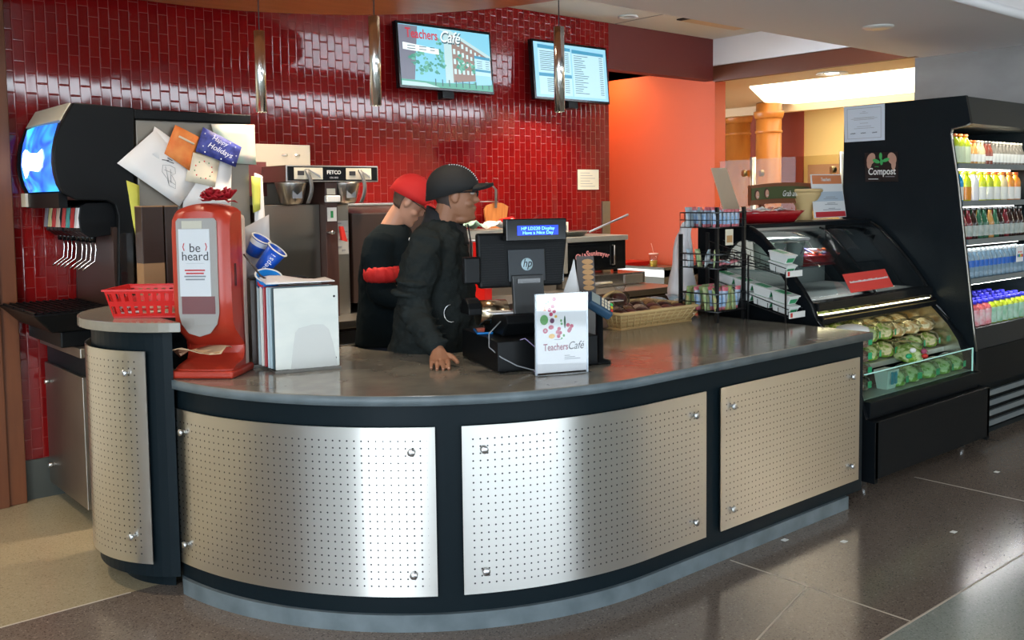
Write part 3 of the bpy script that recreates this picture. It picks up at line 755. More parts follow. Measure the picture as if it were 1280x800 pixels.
# ---- twin coffee brewer
br = empty('coffee_brewer', (2.75, 5.2, .94), 0, 'twin steel coffee brewer with black control panel and two brew baskets', 'coffee brewer')
OC = Matrix.Translation((-2.75, -5.2, -.94))
MB(OC).box(2.44, 2.79, 5.0, 5.45, .94, 1.60).box(2.87, 2.985, 5.0, 5.45, .94, 1.60).build('steel_body', mat('brewer_steel', (.27, .245, .21), .32, .9), br, bevel=.004)
hd = MB(OC).box(2.53, 3.135, 4.90, 5.45, 1.728, 1.822).build('control_head', steel, br, bevel=.003)
MB(OC).box(2.54, 3.125, 4.893, 4.90, 1.735, 1.815).build('control_panel', blackm, hd)
MB(OC).box(2.36, 2.56, 5.2, 5.5, 1.65, 1.85).build('tank_side', mat('dark_maroon_metal', (.10, .02, .02), .4), br)
MB(OC).box(2.44, 2.98, 5.44, 5.52, 1.60, 1.97).build('back_board', mat('pale_steel', (.50, .45, .37), .4, .6), br, bevel=.003)
for x in (2.50, 2.585, 2.80, 2.885):
    MB(OC).cyl((x - .02, 5.437, 1.905), (x + .02, 5.437, 1.905), .008, n=10).build('screw_slot', chrome, br)
for x0, x1 in ((2.575, 2.755), (2.91, 3.08)):
    MB(OC).box(x0, x1, 4.889, 4.893, 1.742, 1.808).build('keypad', cream, hd)
    MB(OC).box(x0 + .02, x0 + .06, 4.885, 4.889, 1.765, 1.79).build('button', ink, hd)
    MB(OC).hexa([(x0 + .09, 4.885, 1.80), (x0 + .10, 4.885, 1.79), (x0 + .165, 4.885, 1.75), (x0 + .16, 4.885, 1.765)], [(x0 + .09, 4.889, 1.80), (x0 + .10, 4.889, 1.79), (x0 + .165, 4.889, 1.75), (x0 + .16, 4.889, 1.765)]).build('stripe', greyink, hd)
text('FETCO', .030, 'lettering', white, hd, frame(OC @ Vector((2.83, 4.892, 1.782)), (1, 0, 0), (0, -1, 0)), bold=.0008)
text('CBS-2052', .014, 'lettering', white, hd, frame(OC @ Vector((2.83, 4.892, 1.752)), (1, 0, 0), (0, -1, 0)))
for x in (2.60, 2.95):
    b = MB(OC).lathe([(.05, 1.60), (.065, 1.61), (.085, 1.70), (.092, 1.72), (.092, 1.726)], (x, 4.98, 0), 20).build('brew_basket', steel, br)
    MB(OC).sheet([[(x + .04 + .02 * math.sin(t) + s, 4.885 - .02 * math.sin(t), 1.80 - .065 * t) for s in (0, .022)] for t in [k * .5 for k in range(7)]], 0, .006).build('handle', mat('grey_handle', (.12, .12, .12), .4) if x < 2.7 else MATS['grey_handle'], b)
    MB(OC).box(x - .03, x + .03, 4.905, 4.91, 1.635, 1.68).build('label_plate', greyink, b)
MB(OC).box(2.79, 2.87, 4.93, 5.4, .94, 1.728).build('centre_column', mat('dark_maroon_column', (.06, .025, .02), .35), br, bevel=.003)
MB(OC).box(2.80, 2.86, 4.925, 4.93, 1.50, 1.58).build('switch_plate', white, br)
MB(OC).box(2.82, 2.835, 4.920, 4.925, 1.52, 1.56).build('power_switch', mat('green_switch', (.02, .30, .08), .4), br)
MB(OC).box(2.785, 2.875, 4.90, 4.935, 1.61, 1.65).build('tea_cup_block', white, br, bevel=.006)
MB(OC).box(2.80, 2.855, 4.925, 4.93, 1.655, 1.69).build('gauge', cream, br)
tp = MB(OC).cyl((2.80, 4.93, 1.435), (2.80, 4.86, 1.435), .009).build('hot_water_tap', chrome, br)
MB(OC).hexa([(2.855, 4.86, 1.39), (2.89, 4.86, 1.38), (2.89, 4.88, 1.38), (2.855, 4.88, 1.39)], [(2.845, 4.86, 1.47), (2.865, 4.86, 1.47), (2.865, 4.88, 1.47), (2.845, 4.88, 1.47)]).build('tap_handle', mat('red_tap', (.75, .03, .02), .35), tp)
MB(OC).box(2.89, 2.975, 4.992, 5.0, 1.30, 1.50).build('instruction_plate', mat('pale_grey_plate', (.50, .50, .47), .45), br)
g = MB(OC)
for k, (x, z) in enumerate(((2.905, 1.48), (2.91, 1.43), (2.945, 1.43), (2.91, 1.385), (2.95, 1.385), (2.905, 1.34), (2.93, 1.32))): g.box(x, x + .022, 4.989, 4.992, z, z + .008, 0)
g.build('instruction_print', greyink, br)

# ---- dark boxy machine right of the brewer
dm = empty('dark_equipment_box', (3.19, 5.25, .94), 0, 'dark brown boxy machine with steel top between brewer and stooping worker', 'kitchen machine')
OQ = Matrix.Translation((-3.19, -5.25, -.94))
MB(OQ).prism([(4.98, 1.00), (5.60, 1.00), (5.60, 1.585), (5.20, 1.585), (4.98, 1.54)], 2.995, 3.62, 'x').build('housing', darkbrown, dm, bevel=.006)
MB(OQ).box(2.99, 3.63, 5.19, 5.61, 1.585, 1.60).build('steel_lid', steel, dm, bevel=.003)
for x in (3.07, 3.55):
    for y in (5.03, 5.55): MB(OQ).cyl((x, y, .94), (x, y, 1.0), .022).build('foot', steel, dm)

# ---- steel stand with shelf tray behind the cashier
ss = empty('steel_prep_stand', (4.35, 5.3, .94), 0, 'low steel stand with gleaming top edge behind the cash register', 'kitchen equipment')
OP = Matrix.Translation((-4.35, -5.3, -.94))
MB(OP).box(3.95, 4.80, 5.12, 5.58, .94, 1.325).build('steel_body', steeld, ss, bevel=.004)
MB(OP).box(3.93, 4.82, 5.09, 5.60, 1.325, 1.345).build('top_lip', steel, ss, bevel=.008)
def onthing(name, label, cat): return empty(name, (0, 0, 0), 0, label, cat)
t = MB().hexa([(0, 0, 0), (.52, 0, 0), (.52, .30, 0), (0, .30, 0)], [(-.03, -.02, .055), (.55, -.02, .055), (.55, .32, .055), (-.03, .32, .055)]).build('steel_tray', mat('pale_tray', (.42, .42, .38), .35, .5), bevel=.004)
t.location = (3.98, 5.16, 1.346); tag(t, 'shallow pale steel tray behind the cashier\'s chin', 'tray')
tw = MB().sheet([[(.03 * i + .01 * math.sin(j * 2.1), .04 * j, .03 * math.sin(PI * i / 7) + .018 * math.sin(i * 1.9 + j) + .02) for i in range(8)] for j in range(6)], 0, .005).build('green_towel', mat('mint_towel', (.35, .55, .45), .8))
tw.location = (4.00, 5.2, 1.40); tag(tw, 'crumpled mint green towel on the pale tray', 'towel')
tw = MB().sheet([[(.025 * i, .03 * j, .035 * math.sin(PI * i / 6) + .012 * math.cos(i * 2 + j * 1.5) + .015) for i in range(7)] for j in range(6)], 0, .002).build('crumpled_paper', paper)
tw.location = (4.26, 5.2, 1.40); tag(tw, 'crumpled white paper beside the red cup on the pale tray', 'paper')
cu = empty('paper_cup', (4.44, 5.30, 1.402), 0, 'red paper cup with a white emblem lying at the tray end', 'cup')
MB().cyl((0, -.10, .045), (0, .02, .038), .044, .034, 20).build('cup_body', red, cu)
MB().lathe([(.030, 0), (.030, .003), (.017, .003), (.017, 0)], (0, -.103, .045), 20, axis=(0, -1, 0)).build('emblem', white, cu)
rb = MB(); rb.box(0, .10, 0, .12, 0, .10); rb.box(.01, .09, -.002, 0, .02, .08, 1)
rb = rb.build('red_packet', [red, mat('red_net_print', (.75, .10, .12), .5)], bevel=.008); rb.location = (3.975, 4.94, 1.27 - .33); tag(rb, 'red printed packet on the back counter beside the cashier\'s chest', 'packet')
rb.location.z = .94; rb.scale = (.62, 1, 3.9)

# pizza paddle hanging on the tiles by its steel bracket
pd = empty('wooden_peel', (4.5, 5.62, 1.55), 0, 'round-shouldered wooden peel hanging on the red tiles by a bent steel strap', 'pizza peel')
a = [onY(x, y, 5.62) for x, y in ((604, 262), (607, 257), (617, 253), (627, 254), (634, 258), (632, 272), (630, 290), (614, 292), (606, 278))]
MB(Matrix.Translation((-4.5, -5.62, -1.55))).prism([(p.x, p.z) for p in a], 5.605, 5.62, 'y').build('blade', mat('peel_wood', (.42, .13, .03), .4, noise=(6, .3, (.55, .2, .05), (8, 1, 1))), pd, bevel=.003)
st = [onY(x, y, 5.59) for x, y in ((603, 252), (617, 252), (619, 262), (620, 260), (620, 236), (612, 229), (606, 228))]
g = MB(Matrix.Translation((-4.5, -5.62, -1.55)))
s1 = [onY(x, y, 5.59) for x, y in ((608, 228), (615, 231), (620, 237), (620, 260))]
g.sheet([[p + Vector((-.011, 0, 0)), p + Vector((.011, 0, 0))] for p in s1], 0, .003, False)
g.tube([onY(600, 252, 5.60), onY(622, 252, 5.60)], .004, 6)
g.build('steel_strap', steel, pd)

nt_ = MB().box(0, .245, -.004, 0, 0, .165).build('wall_notice', creamcard); q = onY(722, 237, 5.655); nt_.location = (q.x, 5.655, q.z)
tag(nt_, 'small cream notice taped on the red tiles below the right menu screen', 'notice')
g = MB()
for k in range(6): g.box(.03, .20 - .03 * (k % 3), -.0055, -.004, .025 + .022 * k, .029 + .022 * k)
g.build('print_lines', greyink, nt_)
q = onY(753, 292, 5.65)
tag(MB().box(q.x, 5.925, 5.645, 5.658, .95, 1.585).build('corner_guard', steeld), 'narrow steel guard plate at the right corner of the tiled wall', 'wall plate')

# ---- cookie oven on its cabinet
oc = empty('oven_cabinet', (5.26, 5.3, .94), 0, 'low steel cabinet with bar handle carrying the cookie oven', 'cabinet')
OO = Matrix.Translation((-5.26, -5.3, -.94))
MB(OO).box(4.83, 5.66, 5.02, 5.62, .945, 1.035).build('steel_top', mat('reflecting_steel', (.45, .42, .38), .16, .9), oc, bevel=.003)
ovb = empty('cabinet_below', (0, 0, 0)); bpy.data.objects.remove(ovb)
g = MB(OO); g.tube([(4.95, 5.02, .975), (4.95, 4.99, .975), (5.25, 4.99, .975), (5.25, 5.02, .975)], .008, 8); g.build('bar_handle', alum, oc)
MB(OO).box(5.42, 5.62, 5.008, 5.02, .955, 1.02).build('vent_plate', alum, oc, bevel=.002)
ov = empty('cookie_oven', (5.2, 5.35, 1.037), 0, 'grey-topped countertop cookie oven with black glass door and pink script', 'oven')
OV = Matrix.Translation((-5.2, -5.35, -1.037))
MB(OV).box(4.87, 5.545, 5.12, 5.60, 1.06, 1.285).build('housing', blackm, ov, bevel=.004)
MB(OV).box(4.86, 5.555, 5.10, 5.61, 1.285, 1.325).build('grey_lid', mat('oven_grey', (.36, .35, .31), .4, .4), ov, bevel=.004)
MB(OV).box(4.865, 4.895, 5.10, 5.12, 1.06, 1.285).build('side_post', MATS['oven_grey'], ov)
dr = MB(OV).box(4.91, 5.42, 5.105, 5.12, 1.075, 1.27).build('glass_door', blackgloss, ov, bevel=.003)
MB(OV).tube([(5.38, 5.105, 1.10), (5.38, 5.085, 1.10), (5.38, 5.085, 1.25), (5.38, 5.105, 1.25)], .005, 8).build('door_handle', steel, dr)
pink = mat('pink_script', (.75, .28, .28), .5)
word = 'OtisSpunkmeyer'
for i, ch in enumerate(word):
    u = (i - 6.5) / 6.5
    text(ch, .062 if ch in 'OS' else .05, 'lettering', pink, dr, frame(OV @ Vector((5.165 + u * .165, 5.103, 1.195 - .022 * u * u)), (1, 0, -.12 * u), (0, -1, 0)), shear=.15, bold=.0014)
for x in (4.93, 5.48):
    for y in (5.17, 5.55): MB(OV).cyl((x, y, 1.037), (x, y, 1.06), .018).build('foot', blackm, ov)
fp = empty('frying_pan', (5.08, 5.33, 1.326), 0, 'wide steel frying pan with raised handle on the cookie oven', 'pan')
MB().lathe([(.0, .0), (.15, .0), (.185, .035), (.192, .038), (.180, .038), (.145, .006), (.0, .006)], n=32, caps=False).build('pan_bowl', steel, fp)
MB().hexa([(.17, -.10, .02), (.20, -.08, .02), (.54, -.16, .145), (.53, -.185, .145)], [(.17, -.10, .034), (.20, -.08, .034), (.54, -.16, .163), (.53, -.185, .163)]).build('pan_handle', alum, fp, bevel=.004)
jr = empty('small_box', (5.16, 5.42, 1.335), 0, 'little pale box standing in the frying pan', 'box')
MB().box(-.035, .035, -.02, .02, 0, .095).build('box_body', creamcard, jr, bevel=.003); MB().box(-.02, .02, -.0215, -.02, .03, .07).build('box_label', greyink, jr)

# ---- steel prep table in the orange niche
q = onz(830, 336, .95)
pt = empty('steel_prep_table', (q.x + .3, q.y + .5, 0), 0, 'steel prep table with deep rim standing in front of the orange wall', 'table')
OT = Matrix.Translation((-q.x - .3, -q.y - .5, 0)); X0, Y0 = q.x, q.y
MB(OT).box(X0, 7.36, Y0, 6.9, .87, .935).build('table_top', steeld, pt)
MB(OT).box(X0, 7.36, Y0, Y0 + .02, .80, .96).box(X0, X0 + .02, Y0, 6.9, .80, .96).build('rim', mat('olive_steel', (.11, .10, .075), .6), pt, bevel=.003)
for x, y in ((X0 + .02, Y0 + .02), (7.28, Y0 + .02), (X0 + .02, 6.8), (7.28, 6.8)): MB(OT).box(x, x + .06, y, y + .06, 0, .80).build('leg', steeld, pt)
MB(OT).box(X0 + .02, 7.34, Y0 + .02, 6.88, .22, .25).build('lower_shelf', steeld, pt)
q2 = onz(817, 334, .94); 
cp = empty('plastic_cup', (q2.x, q2.y, .936), 0, 'clear cup of yellow drink with pink lid and straw on the prep table', 'cup')
MB().lathe([(.0, 0), (.032, 0), (.045, .13), (.043, .13), (.031, .004), (.0, .004)], n=20, caps=False).build('cup_wall', acryl, cp)
MB().lathe([(.0, .005), (.031, .005), (.037, .07), (.0, .07)], n=20).build('yellow_drink', mat('yellow_drink', (.75, .50, .05), .3), cp)
MB().lathe([(.048, .13), (.048, .138), (.030, .142), (.0, .142)], n=20).build('lid', mat('pale_pink_lid', (.75, .50, .42), .4), cp)
MB().tube([(.0, 0, .142), (-.02, 0, .20), (-.035, 0, .235)], .004, 6).build('straw', mat('pink_straw', (.8, .35, .25), .4), cp)
rt = MB().hexa([(0, 0, 0), (.34, 0, 0), (.34, .2, 0), (0, .2, 0)], [(-.02, -.02, .045), (.36, -.02, .045), (.36, .22, .045), (-.02, .22, .045)]).build('red_shallow_bin', red, bevel=.004)
rt.location = (X0 + .06, Y0 + .55, .936); tag(rt, 'shallow red bin on the prep table behind the clear cup', 'bin')

# ================================================================== MENU SCREENS
def screen(name, tl, br, Y, label):
    a = onY(tl[0], tl[1], Y); b = onY(br[0], br[1], Y); W = b.x - a.x; H = a.z - b.z
    e = empty(name, ((a.x + b.x) / 2, Y, (a.z + b.z) / 2), 0, label, 'menu screen', 'menu screens on the red wall')
    e.rotation_euler = (math.radians(-5), 0, 0)
    MB().box(-W / 2, W / 2, 0, .045, -H / 2, H / 2).build('bezel', blackgloss, e, bevel=.004)
    MB().box(-.1, .1, .045, .10, -.1, .1).box(-.05, .05, .01, .07, -H / 2 - .05, -H / 2).build('bracket', blackm, e)
    return e, W - .035, H - .04
def em(name, c, s=.74): return mat(name, (.02, .02, .02), .3, emit=c, estr=s)
e_sky = em('screen_sky', (.22, .62, .80)); e_brick = em('screen_brick', (.30, .20, .17)); e_pale = em('screen_pale', (.50, .72, .74)); e_tree = em('screen_tree', (.05, .30, .22))
e_tree2 = em('screen_tree_light', (.13, .45, .33)); e_win = em('screen_window', (.60, .85, .90)); e_white = em('screen_white', (.88, .98, 1.0)); e_dark = em('screen_dark', (.03, .10, .13)); e_red = em('screen_red', (.55, .02, .05)); e_grass = em('screen_grass', (.08, .38, .28)); e_blue = em('screen_blue', (.04, .30, .48)); e_mid = em('screen_light_blue', (.32, .68, .90)); e_pan = em('screen_panel', (.50, .80, .95)); e_brk2 = em('screen_brick_dark', (.17, .18, .24))
s1, W, H = screen('menu_screen', (496, 24), (616, 119), 5.54, 'left wall screen showing a brick building and the cafe name')
L_ = [0]
def lay(poly, m, name, par, step=.00025):
    L_[0] += 1; y = -.001 - L_[0] * step
    return MB().prism([(p[0] * W / 2, p[1] * H / 2) for p in poly], y, y + .0002 if False else -.0005, 'y').build(name, m, par)
pic = lay([(-1, -1), (1, -1), (1, 1), (-1, 1)], e_sky, 'display', s1)
lay([(-1, -.8), (-.72, -.8), (-.60, .98), (-1, .98)], e_brk2, 'picture_building', pic)
lay([(-.05, -.82), (1, -.60), (1, .10), (.10, .86), (-.05, .86)], e_brick, 'picture_building', pic)
lay([(.10, .86), (1, .10), (1, .22), (.10, .98), (-.2, .98)], e_pale, 'picture_building', pic)
lay([(-.05, -.82), (.12, -.80), (.12, .86), (-.05, .86)], e_pale, 'picture_building', pic)
g = MB()
L_[0] += 1
for i in range(9):
    for j in range(4):
        x = .17 + i * .095; top_ = .80 - (x - .1) * .84; bot = -.62 + (x - .1) * .12
        z = bot + (top_ - bot) * (j + .35) / 4; h = (top_ - bot) * .13; w = .026 - .0010 * i
        g.box((x - w) * W / 2, (x + w) * W / 2, -.0035, -.003, (z) * H / 2, (z + h) * H / 2)
g.build('picture_window', e_win, pic)
g = MB(); rr = random.Random(3)
for cx_, cz, n_, sx_, sz in ((-.62, -.1, 30, .22, .35), (-.15, 0, 34, .16, .5), (.33, -.2, 20, .13, .35), (.60, -.25, 18, .10, .4), (-.45, -.4, 18, .25, .2)):
    for k in range(n_):
        x = cx_ + rr.gauss(0, sx_ * .5); z = cz + rr.gauss(0, sz * .5); r = rr.uniform(.02, .06)
        x = max(-.95, min(.95, x)); z = max(-.85, min(.85, z))
        g.prism([((x + r * math.cos(a) * rr.uniform(.6, 1)) * W / 2, (z + r * 1.4 * math.sin(a) * rr.uniform(.6, 1)) * H / 2) for a in [q_ * PI / 3 for q_ in range(6)]], -.0045, -.004, 'y', m=k % 2)
g.build('picture_tree', [e_tree, e_tree2], pic)
L_[0] = 20
lay([(-1, -1), (1, -1), (1, -.74), (-.1, -.84), (-1, -.80)], e_grass, 'picture_lawn', pic)
lay([(-1, -1), (-.2, -1), (-.5, -.88), (-1, -.86)], e_pale, 'picture_path', pic)
g = MB()
for k in range(9): g.box((-.3 + k * .15) * W / 2, (-.28 + k * .15) * W / 2, -.007, -.0065, -.95 * H / 2, -.72 * H / 2)
g.box(.2 * W / 2, .98 * W / 2, -.007, -.0065, -.80 * H / 2, -.785 * H / 2); g.build('picture_fence', e_dark, pic)
L_[0] = 30
lay([(-.93, .18), (-.18, .10), (-.18, .28), (-.93, .40)], e_white, 'hours_box', pic)
lay([(.62, -.48), (.97, -.48), (.97, .12), (.62, .16)], e_pan, 'price_box', pic); lay([(.62, .10), (.97, .06), (.97, .16), (.62, .20)], e_blue, 'price_box', pic); lay([(.62, -.34), (.97, -.36), (.97, -.28), (.62, -.26)], e_blue, 'price_box', pic)
lay([(.62, -.82), (.97, -.78), (.97, -.48), (.62, -.48)], e_mid, 'price_box', pic)
g = MB()
for k in range(4): g.box(.66 * W / 2, .78 * W / 2, -.0095, -.009, (.0 - k * .075) * H / 2, (.018 - k * .075) * H / 2); g.box(.86 * W / 2, .94 * W / 2, -.0095, -.009, (.0 - k * .075) * H / 2, (.018 - k * .075) * H / 2)
for z in (.29, .20):
    g.box(-.85 * W / 2, -.68 * W / 2, -.0098, -.0093, z * H / 2, (z + .025) * H / 2); g.box(-.60 * W / 2, -.45 * W / 2, -.0098, -.0093, z * H / 2, (z + .025) * H / 2); g.box(-.37 * W / 2, -.27 * W / 2, -.0098, -.0093, z * H / 2, (z + .025) * H / 2)
g.build('print_lines', e_dark, pic)
def ftx(body, size, m, x, z, par, y, **k): return text(body, size, 'lettering', m, par, frame((x, y, z), (1, 0, 0), (0, -1, 0)), **k)
ftx('Teachers', .095, e_red, -.215, .80 * H / 2 - .02, pic, -.011, bold=.0015, xs=.78)
ftx('Café', .115, e_dark, .030, .80 * H / 2 - .028, pic, -.010, shear=.3, bold=.003, xs=.85)
ftx('Café', .115, e_white, .025, .80 * H / 2 - .02, pic, -.012, shear=.3, bold=.001, xs=.85)
s2, W, H = screen('menu_screen', (666, 47), (760.5, 131), 5.53, 'right wall screen showing a two-column blue price list')
L_[0] = 0
pic = lay([(-1, -1), (1, -1), (1, 1), (-1, 1)], e_mid, 'display', s2)
lay([(-.90, -.10), (-.02, -.10), (-.02, .88), (-.90, .92)], e_pan, 'menu_column', pic); lay([(.02, -.90), (.92, -.90), (.92, .82), (.02, .86)], e_pan, 'menu_column', pic)
lay([(-.90, .78), (-.02, .76), (-.02, .88), (-.90, .92)], e_blue, 'menu_heading', pic); lay([(.02, .72), (.92, .70), (.92, .82), (.02, .86)], e_blue, 'menu_heading', pic)
lay([(-.90, -.90), (-.02, -.90), (-.02, -.24), (-.90, -.24)], e_pan, 'menu_column', pic); lay([(-.90, -.24), (-.02, -.24), (-.02, -.12), (-.90, -.12)], e_blue, 'menu_heading', pic)
g = MB(); rr = random.Random(5)
def rowbar(x0, x1, z): g.box(x0 * W / 2, x1 * W / 2, -.0055, -.005, z * H / 2, (z + .022) * H / 2)
for k in range(10): rowbar(-.86, -.86 + rr.uniform(.3, .45), .66 - k * .075); rowbar(-.18, -.08, .66 - k * .075)
for k in range(18): rowbar(.06, .06 + rr.uniform(.2, .42), .62 - k * .082); rowbar(.78, .88, .62 - k * .082)
for k in range(7): rowbar(-.70, -.45, -.34 - k * .075); rowbar(-.22, -.10, -.34 - k * .075)
g.build('print_lines', e_dark, pic)

# ================================================================== PENDANT LAMPS
for (bx, by, tx, ty, d, lb) in ((327, 140, 324.5, 40, 4.1, 'leftmost of the three chrome tube pendants, over the coffee brewer'), (470, 132, 468, 22, 3.85, 'middle chrome tube pendant, nearest and highest of the three'), (699.5, 140, 697.5, 35, 4.2, 'chrome tube pendant hanging in front of the right menu screen')):
    b = dep(bx, by, d); z1 = EYE.z + (dep(tx, ty, d).z - EYE.z); r = (13.2 if d > 4 else 14.2) / 2 * d / 1195
    p = empty('pendant_lamp', (b.x, b.y, b.z), 0, lb, 'pendant lamp', 'chrome pendant lamps over the counter')
    hh = z1 - b.z
    MB().lathe([(r * .86, .0), (r, .0), (r, hh), (.004, hh), (.004, hh - .003), (r * .86, hh - .003)], n=32, caps=False).build('tube_shade', chrome, p)
    MB().lathe([(.0, .012), (r * .85, .012), (r * .85, .016)], n=20).build('lamp', lampm, p)
    MB().cyl((0, 0, hh), (0, 0, 2.752 - b.z), .0025, n=6).build('cord', ink, p)
    MB().lathe([(.03, 2.752 - b.z - .012), (.03, 2.752 - b.z)], n=16).build('ceiling_rose', steel, p)
# ================================================================== ON THE COUNTER
ZT = .9005
# ---- red napkin dispenser
N = onz(291, 472.5, .9); aD = math.radians(-45.5)
W = .245
nd = empty('napkin_dispenser', (N.x, N.y, ZT), aD, 'tall red napkin dispenser with clear front window and a red flower on top', 'napkin dispenser'); nd.scale = (1, 1, 1.036)
def ndprof(ztop, yo=0):
    return [(-.01, 0), (-.012, .035), (.02, .045), (.10, .055), (.140, .080), (.135, .110), (.085, .145), (.03, .185), (.002, .22), (-.004, .32), (-.004, ztop - .08), (.004, ztop - .03), (.03, ztop - .006), (.07, ztop), (.15, ztop), (.15, 0)]
rings = []
for i in range(15):
    u = i / 14; x = -W + W * u; s = math.sin(PI * u)
    zt = .655 + .035 * s ** .6; yf = .022 * (1 - s ** .35)
    rings.append([(x, max(p[0], -.02) + (yf if p[0] < .14 else 0), p[1]) for p in ndprof(zt)])
ndm = mat('dispenser_red', (.44, .038, .018), .32)
shell = MB().loft(rings, 0, True).build('red_shell', ndm, nd)
es = shell.modifiers.new('es', 'EDGE_SPLIT'); es.split_angle = math.radians(38)
MB().box(-W + .012, -.002, .15, .215, .0, .645).build('back_case', mat('pale_back_plastic', (.62, .50, .42), .4), nd, bevel=.02)
# foot flare
MB().prism([(-W - .012, -.03), (.012, -.03), (.02, .06), (.016, .21), (-W - .01, .21), (-W - .016, .06)], 0, .03).build('foot', ndm, nd, bevel=.010)
win = [(-.215, .62), (-.205, .632), (-.055, .632), (-.045, .62), (-.045, .26), (-.055, .215), (-.085, .178), (-.13, .165), (-.175, .178), (-.205, .215), (-.215, .26)]
MB().prism(win, -.0075, -.004, 'y').build('window_back', mat('window_grey', (.42, .38, .34), .3), nd)
MB().box(-.205, -.075, -.0095, -.0075, .325, .59).build('advert_card', paper, nd)
MB().box(-.19, -.105, -.0095, -.0075, .592, .622).build('advert_top', cream, nd)
MB().box(-.20, -.06, -.0095, -.0075, .255, .325).build('dark_napkin_edge', mat('dusky_red_band', (.22, .05, .05), .4), nd)
MB().prism(win, -.013, -.0105, 'y').build('clear_window', acryl, nd)
F = lambda x, z, y=-.0155: frame((x, y, z), (1, 0, 0), (0, -1, 0))
text('be', .050, 'lettering', ink, nd, F(-.137, .515, -.0102)); text('heard', .050, 'lettering', ink, nd, F(-.137, .482, -.0102))
g = MB()
for sx in (-1, 1): g.tube([(-.137 + sx * .045, -.0102, .505), (-.137 + sx * .050, -.0102, .52), (-.137 + sx * .045, -.0102, .535)], .002, 5)
g.build('sound_mark', red, nd)
g = MB()
for k, (w, mm) in enumerate(((.085, 1), (.075, 1), (.09, 0), (.08, 0))): g.box(-.14 - w / 2, -.14 + w / 2, -.0104, -.0096, .425 - .012 * k, .431 - .012 * k, mm)
g.box(-.175, -.10, -.0104, -.0096, .455, .4558); g.build('advert_print', [greyink, red], nd)
MB().box(.0005, .002, .055, .06, .36, .45).box(.0005, .002, .068, .073, .36, .45).build('side_slot', darkbrown, nd)
nap = MB().sheet([[(-.26 + .045 * i, -.035 + .03 * j + .01 * math.sin(i * 1.7), .108 + .012 * math.sin(i * 1.1 + j) - .008 * j * (i == 0)) for i in range(6)] for j in range(5)], 0, .002).build('napkin', mat('tan_napkin', (.62, .45, .27), .8))
nap.parent = nd
# carnation lying on top
fl = empty('red_carnation', tuple(Matrix.Translation(nd.location) @ Matrix.Rotation(aD, 4, 'Z') @ Vector((-.06, .06, .694))), 0, 'ruffled red carnation flowers lying on top of the red dispenser', 'flower')
rr = random.Random(2)
petal = mat('carnation_petal', (.38, .004, .014), .6)
for k in range(34):
    a = rr.uniform(0, 2 * PI); e_ = rr.uniform(-.1, 1.3); R = .045 + .008 * rr.random(); c = Vector(((-.025 if k % 3 else .045), 0, .03))
    d = Vector((math.cos(a) * math.cos(e_), math.sin(a) * math.cos(e_), math.sin(e_))); u = d.cross(Vector((0, 0, 1)) if abs(d.z) < .9 else Vector((1, 0, 0))).normalized()
    grid = [[c + d * (R * v) + u * ((t - .5) * .05 * v) + d.cross(u) * (.006 * math.sin(t * 9 + k) * v) for t in (0, .25, .5, .75, 1)] for v in (.2, .6, .85, 1.05)]
    MB().sheet(grid, 0, .0012).build('petal', petal, fl)

# ---- rack of upright menu boards
A = onz(345, 467.5, .9); B = onz(425, 460.5, .9); ex = (B - A); RW = ex.length; aR = math.atan2(ex.y, ex.x)
rk = empty('board_rack', (A.x, A.y, ZT), aR, 'low grey wire rack holding upright white and red boards', 'rack')
g = MB()
g.box(-.005, RW + .005, -.008, -.003, .0, .012); g.box(-.06, RW, .19, .195, 0, .012)
for k in range(9): g.box(k * RW / 8 - .002, k * RW / 8 + .002, -.008, .195, 0, .004)
g.build('rack_base', mat('rack_grey', (.25, .24, .22), .4, .6), rk)
def board(y, th, m, label, x0=-.0, w=None, h=.345, sk=0, sh=None):
    w = w or RW; x0 = -y * .24
    o = MB().box(0, w, 0, th, 0, h).build('upright_board', m, bevel=.006)
    o.location = Matrix.Translation((A.x, A.y, ZT)) @ Matrix.Rotation(aR, 4, 'Z') @ Vector((x0, y, .013)); o.rotation_euler = (0, 0, aR + sk)
    tag(o, label, 'board', 'boards standing in the rack'); return o
whitew = mat('smeary_white_plastic', (.78, .80, .74), .35, noise=(5, .1, (.66, .70, .66), (1, 1, 2.5)))
b1 = board(0, .006, whitew, 'front white board with a grey dome shape and two small holes')
dome = [(.062, .0), (.075, .10), (.085, .155), (.10, .172), (.16, .185), (.205, .182), (.228, .16), (.245, .10), (.262, .0)]
MB().prism(dome, -.0012, 0, 'y').build('dome_shape', mat('translucent_grey', (.60, .61, .58), .3), b1)
for z in (.035, .30): MB().lathe([(.0, .001), (.005, .001), (.005, 0)], (RW - .018, -.0, z), 12, axis=(0, -1, 0)).build('rivet', ink, b1)
board(.024, .008, mat('dark_teal_board', (.03, .07, .08), .4), 'dark teal board right behind the front white board', -.006)
board(.048, .010, mat('pale_blue_board', (.45, .60, .66), .4), 'pale blue board between the dark and the red boards', -.010)
board(.072, .010, mat('pale_blue_board_b', (.50, .64, .70), .4), 'second pale blue board, touching the red one', -.014)
board(.104, .013, mat('wine_red_board', (.35, .010, .015), .35), 'wine red board in the middle of the rack', -.018)
board(.136, .012, whitew, 'white board behind the red board', -.022)
board(.165, .012, mat('grey_blue_board', (.38, .46, .48), .4), 'rear grey-blue board next to the red dispenser', -.026)
tp = MB()
tp.sheet([[(-.03 + .048 * i, -.004 + .034 * j, .013 + .345 + .016 + .012 * math.sin(i * .9 + .4) * (j / 5) + (.010 * j / 5)) for i in range(7)] for j in range(6)], 0, .004)
tp = tp.build('paper_stack', paper); tp.location = (A.x, A.y, ZT + .002); tp.rotation_euler = (0, 0, aR); tag(tp, 'loose white sheets lying flat across the tops of the boards', 'paper')
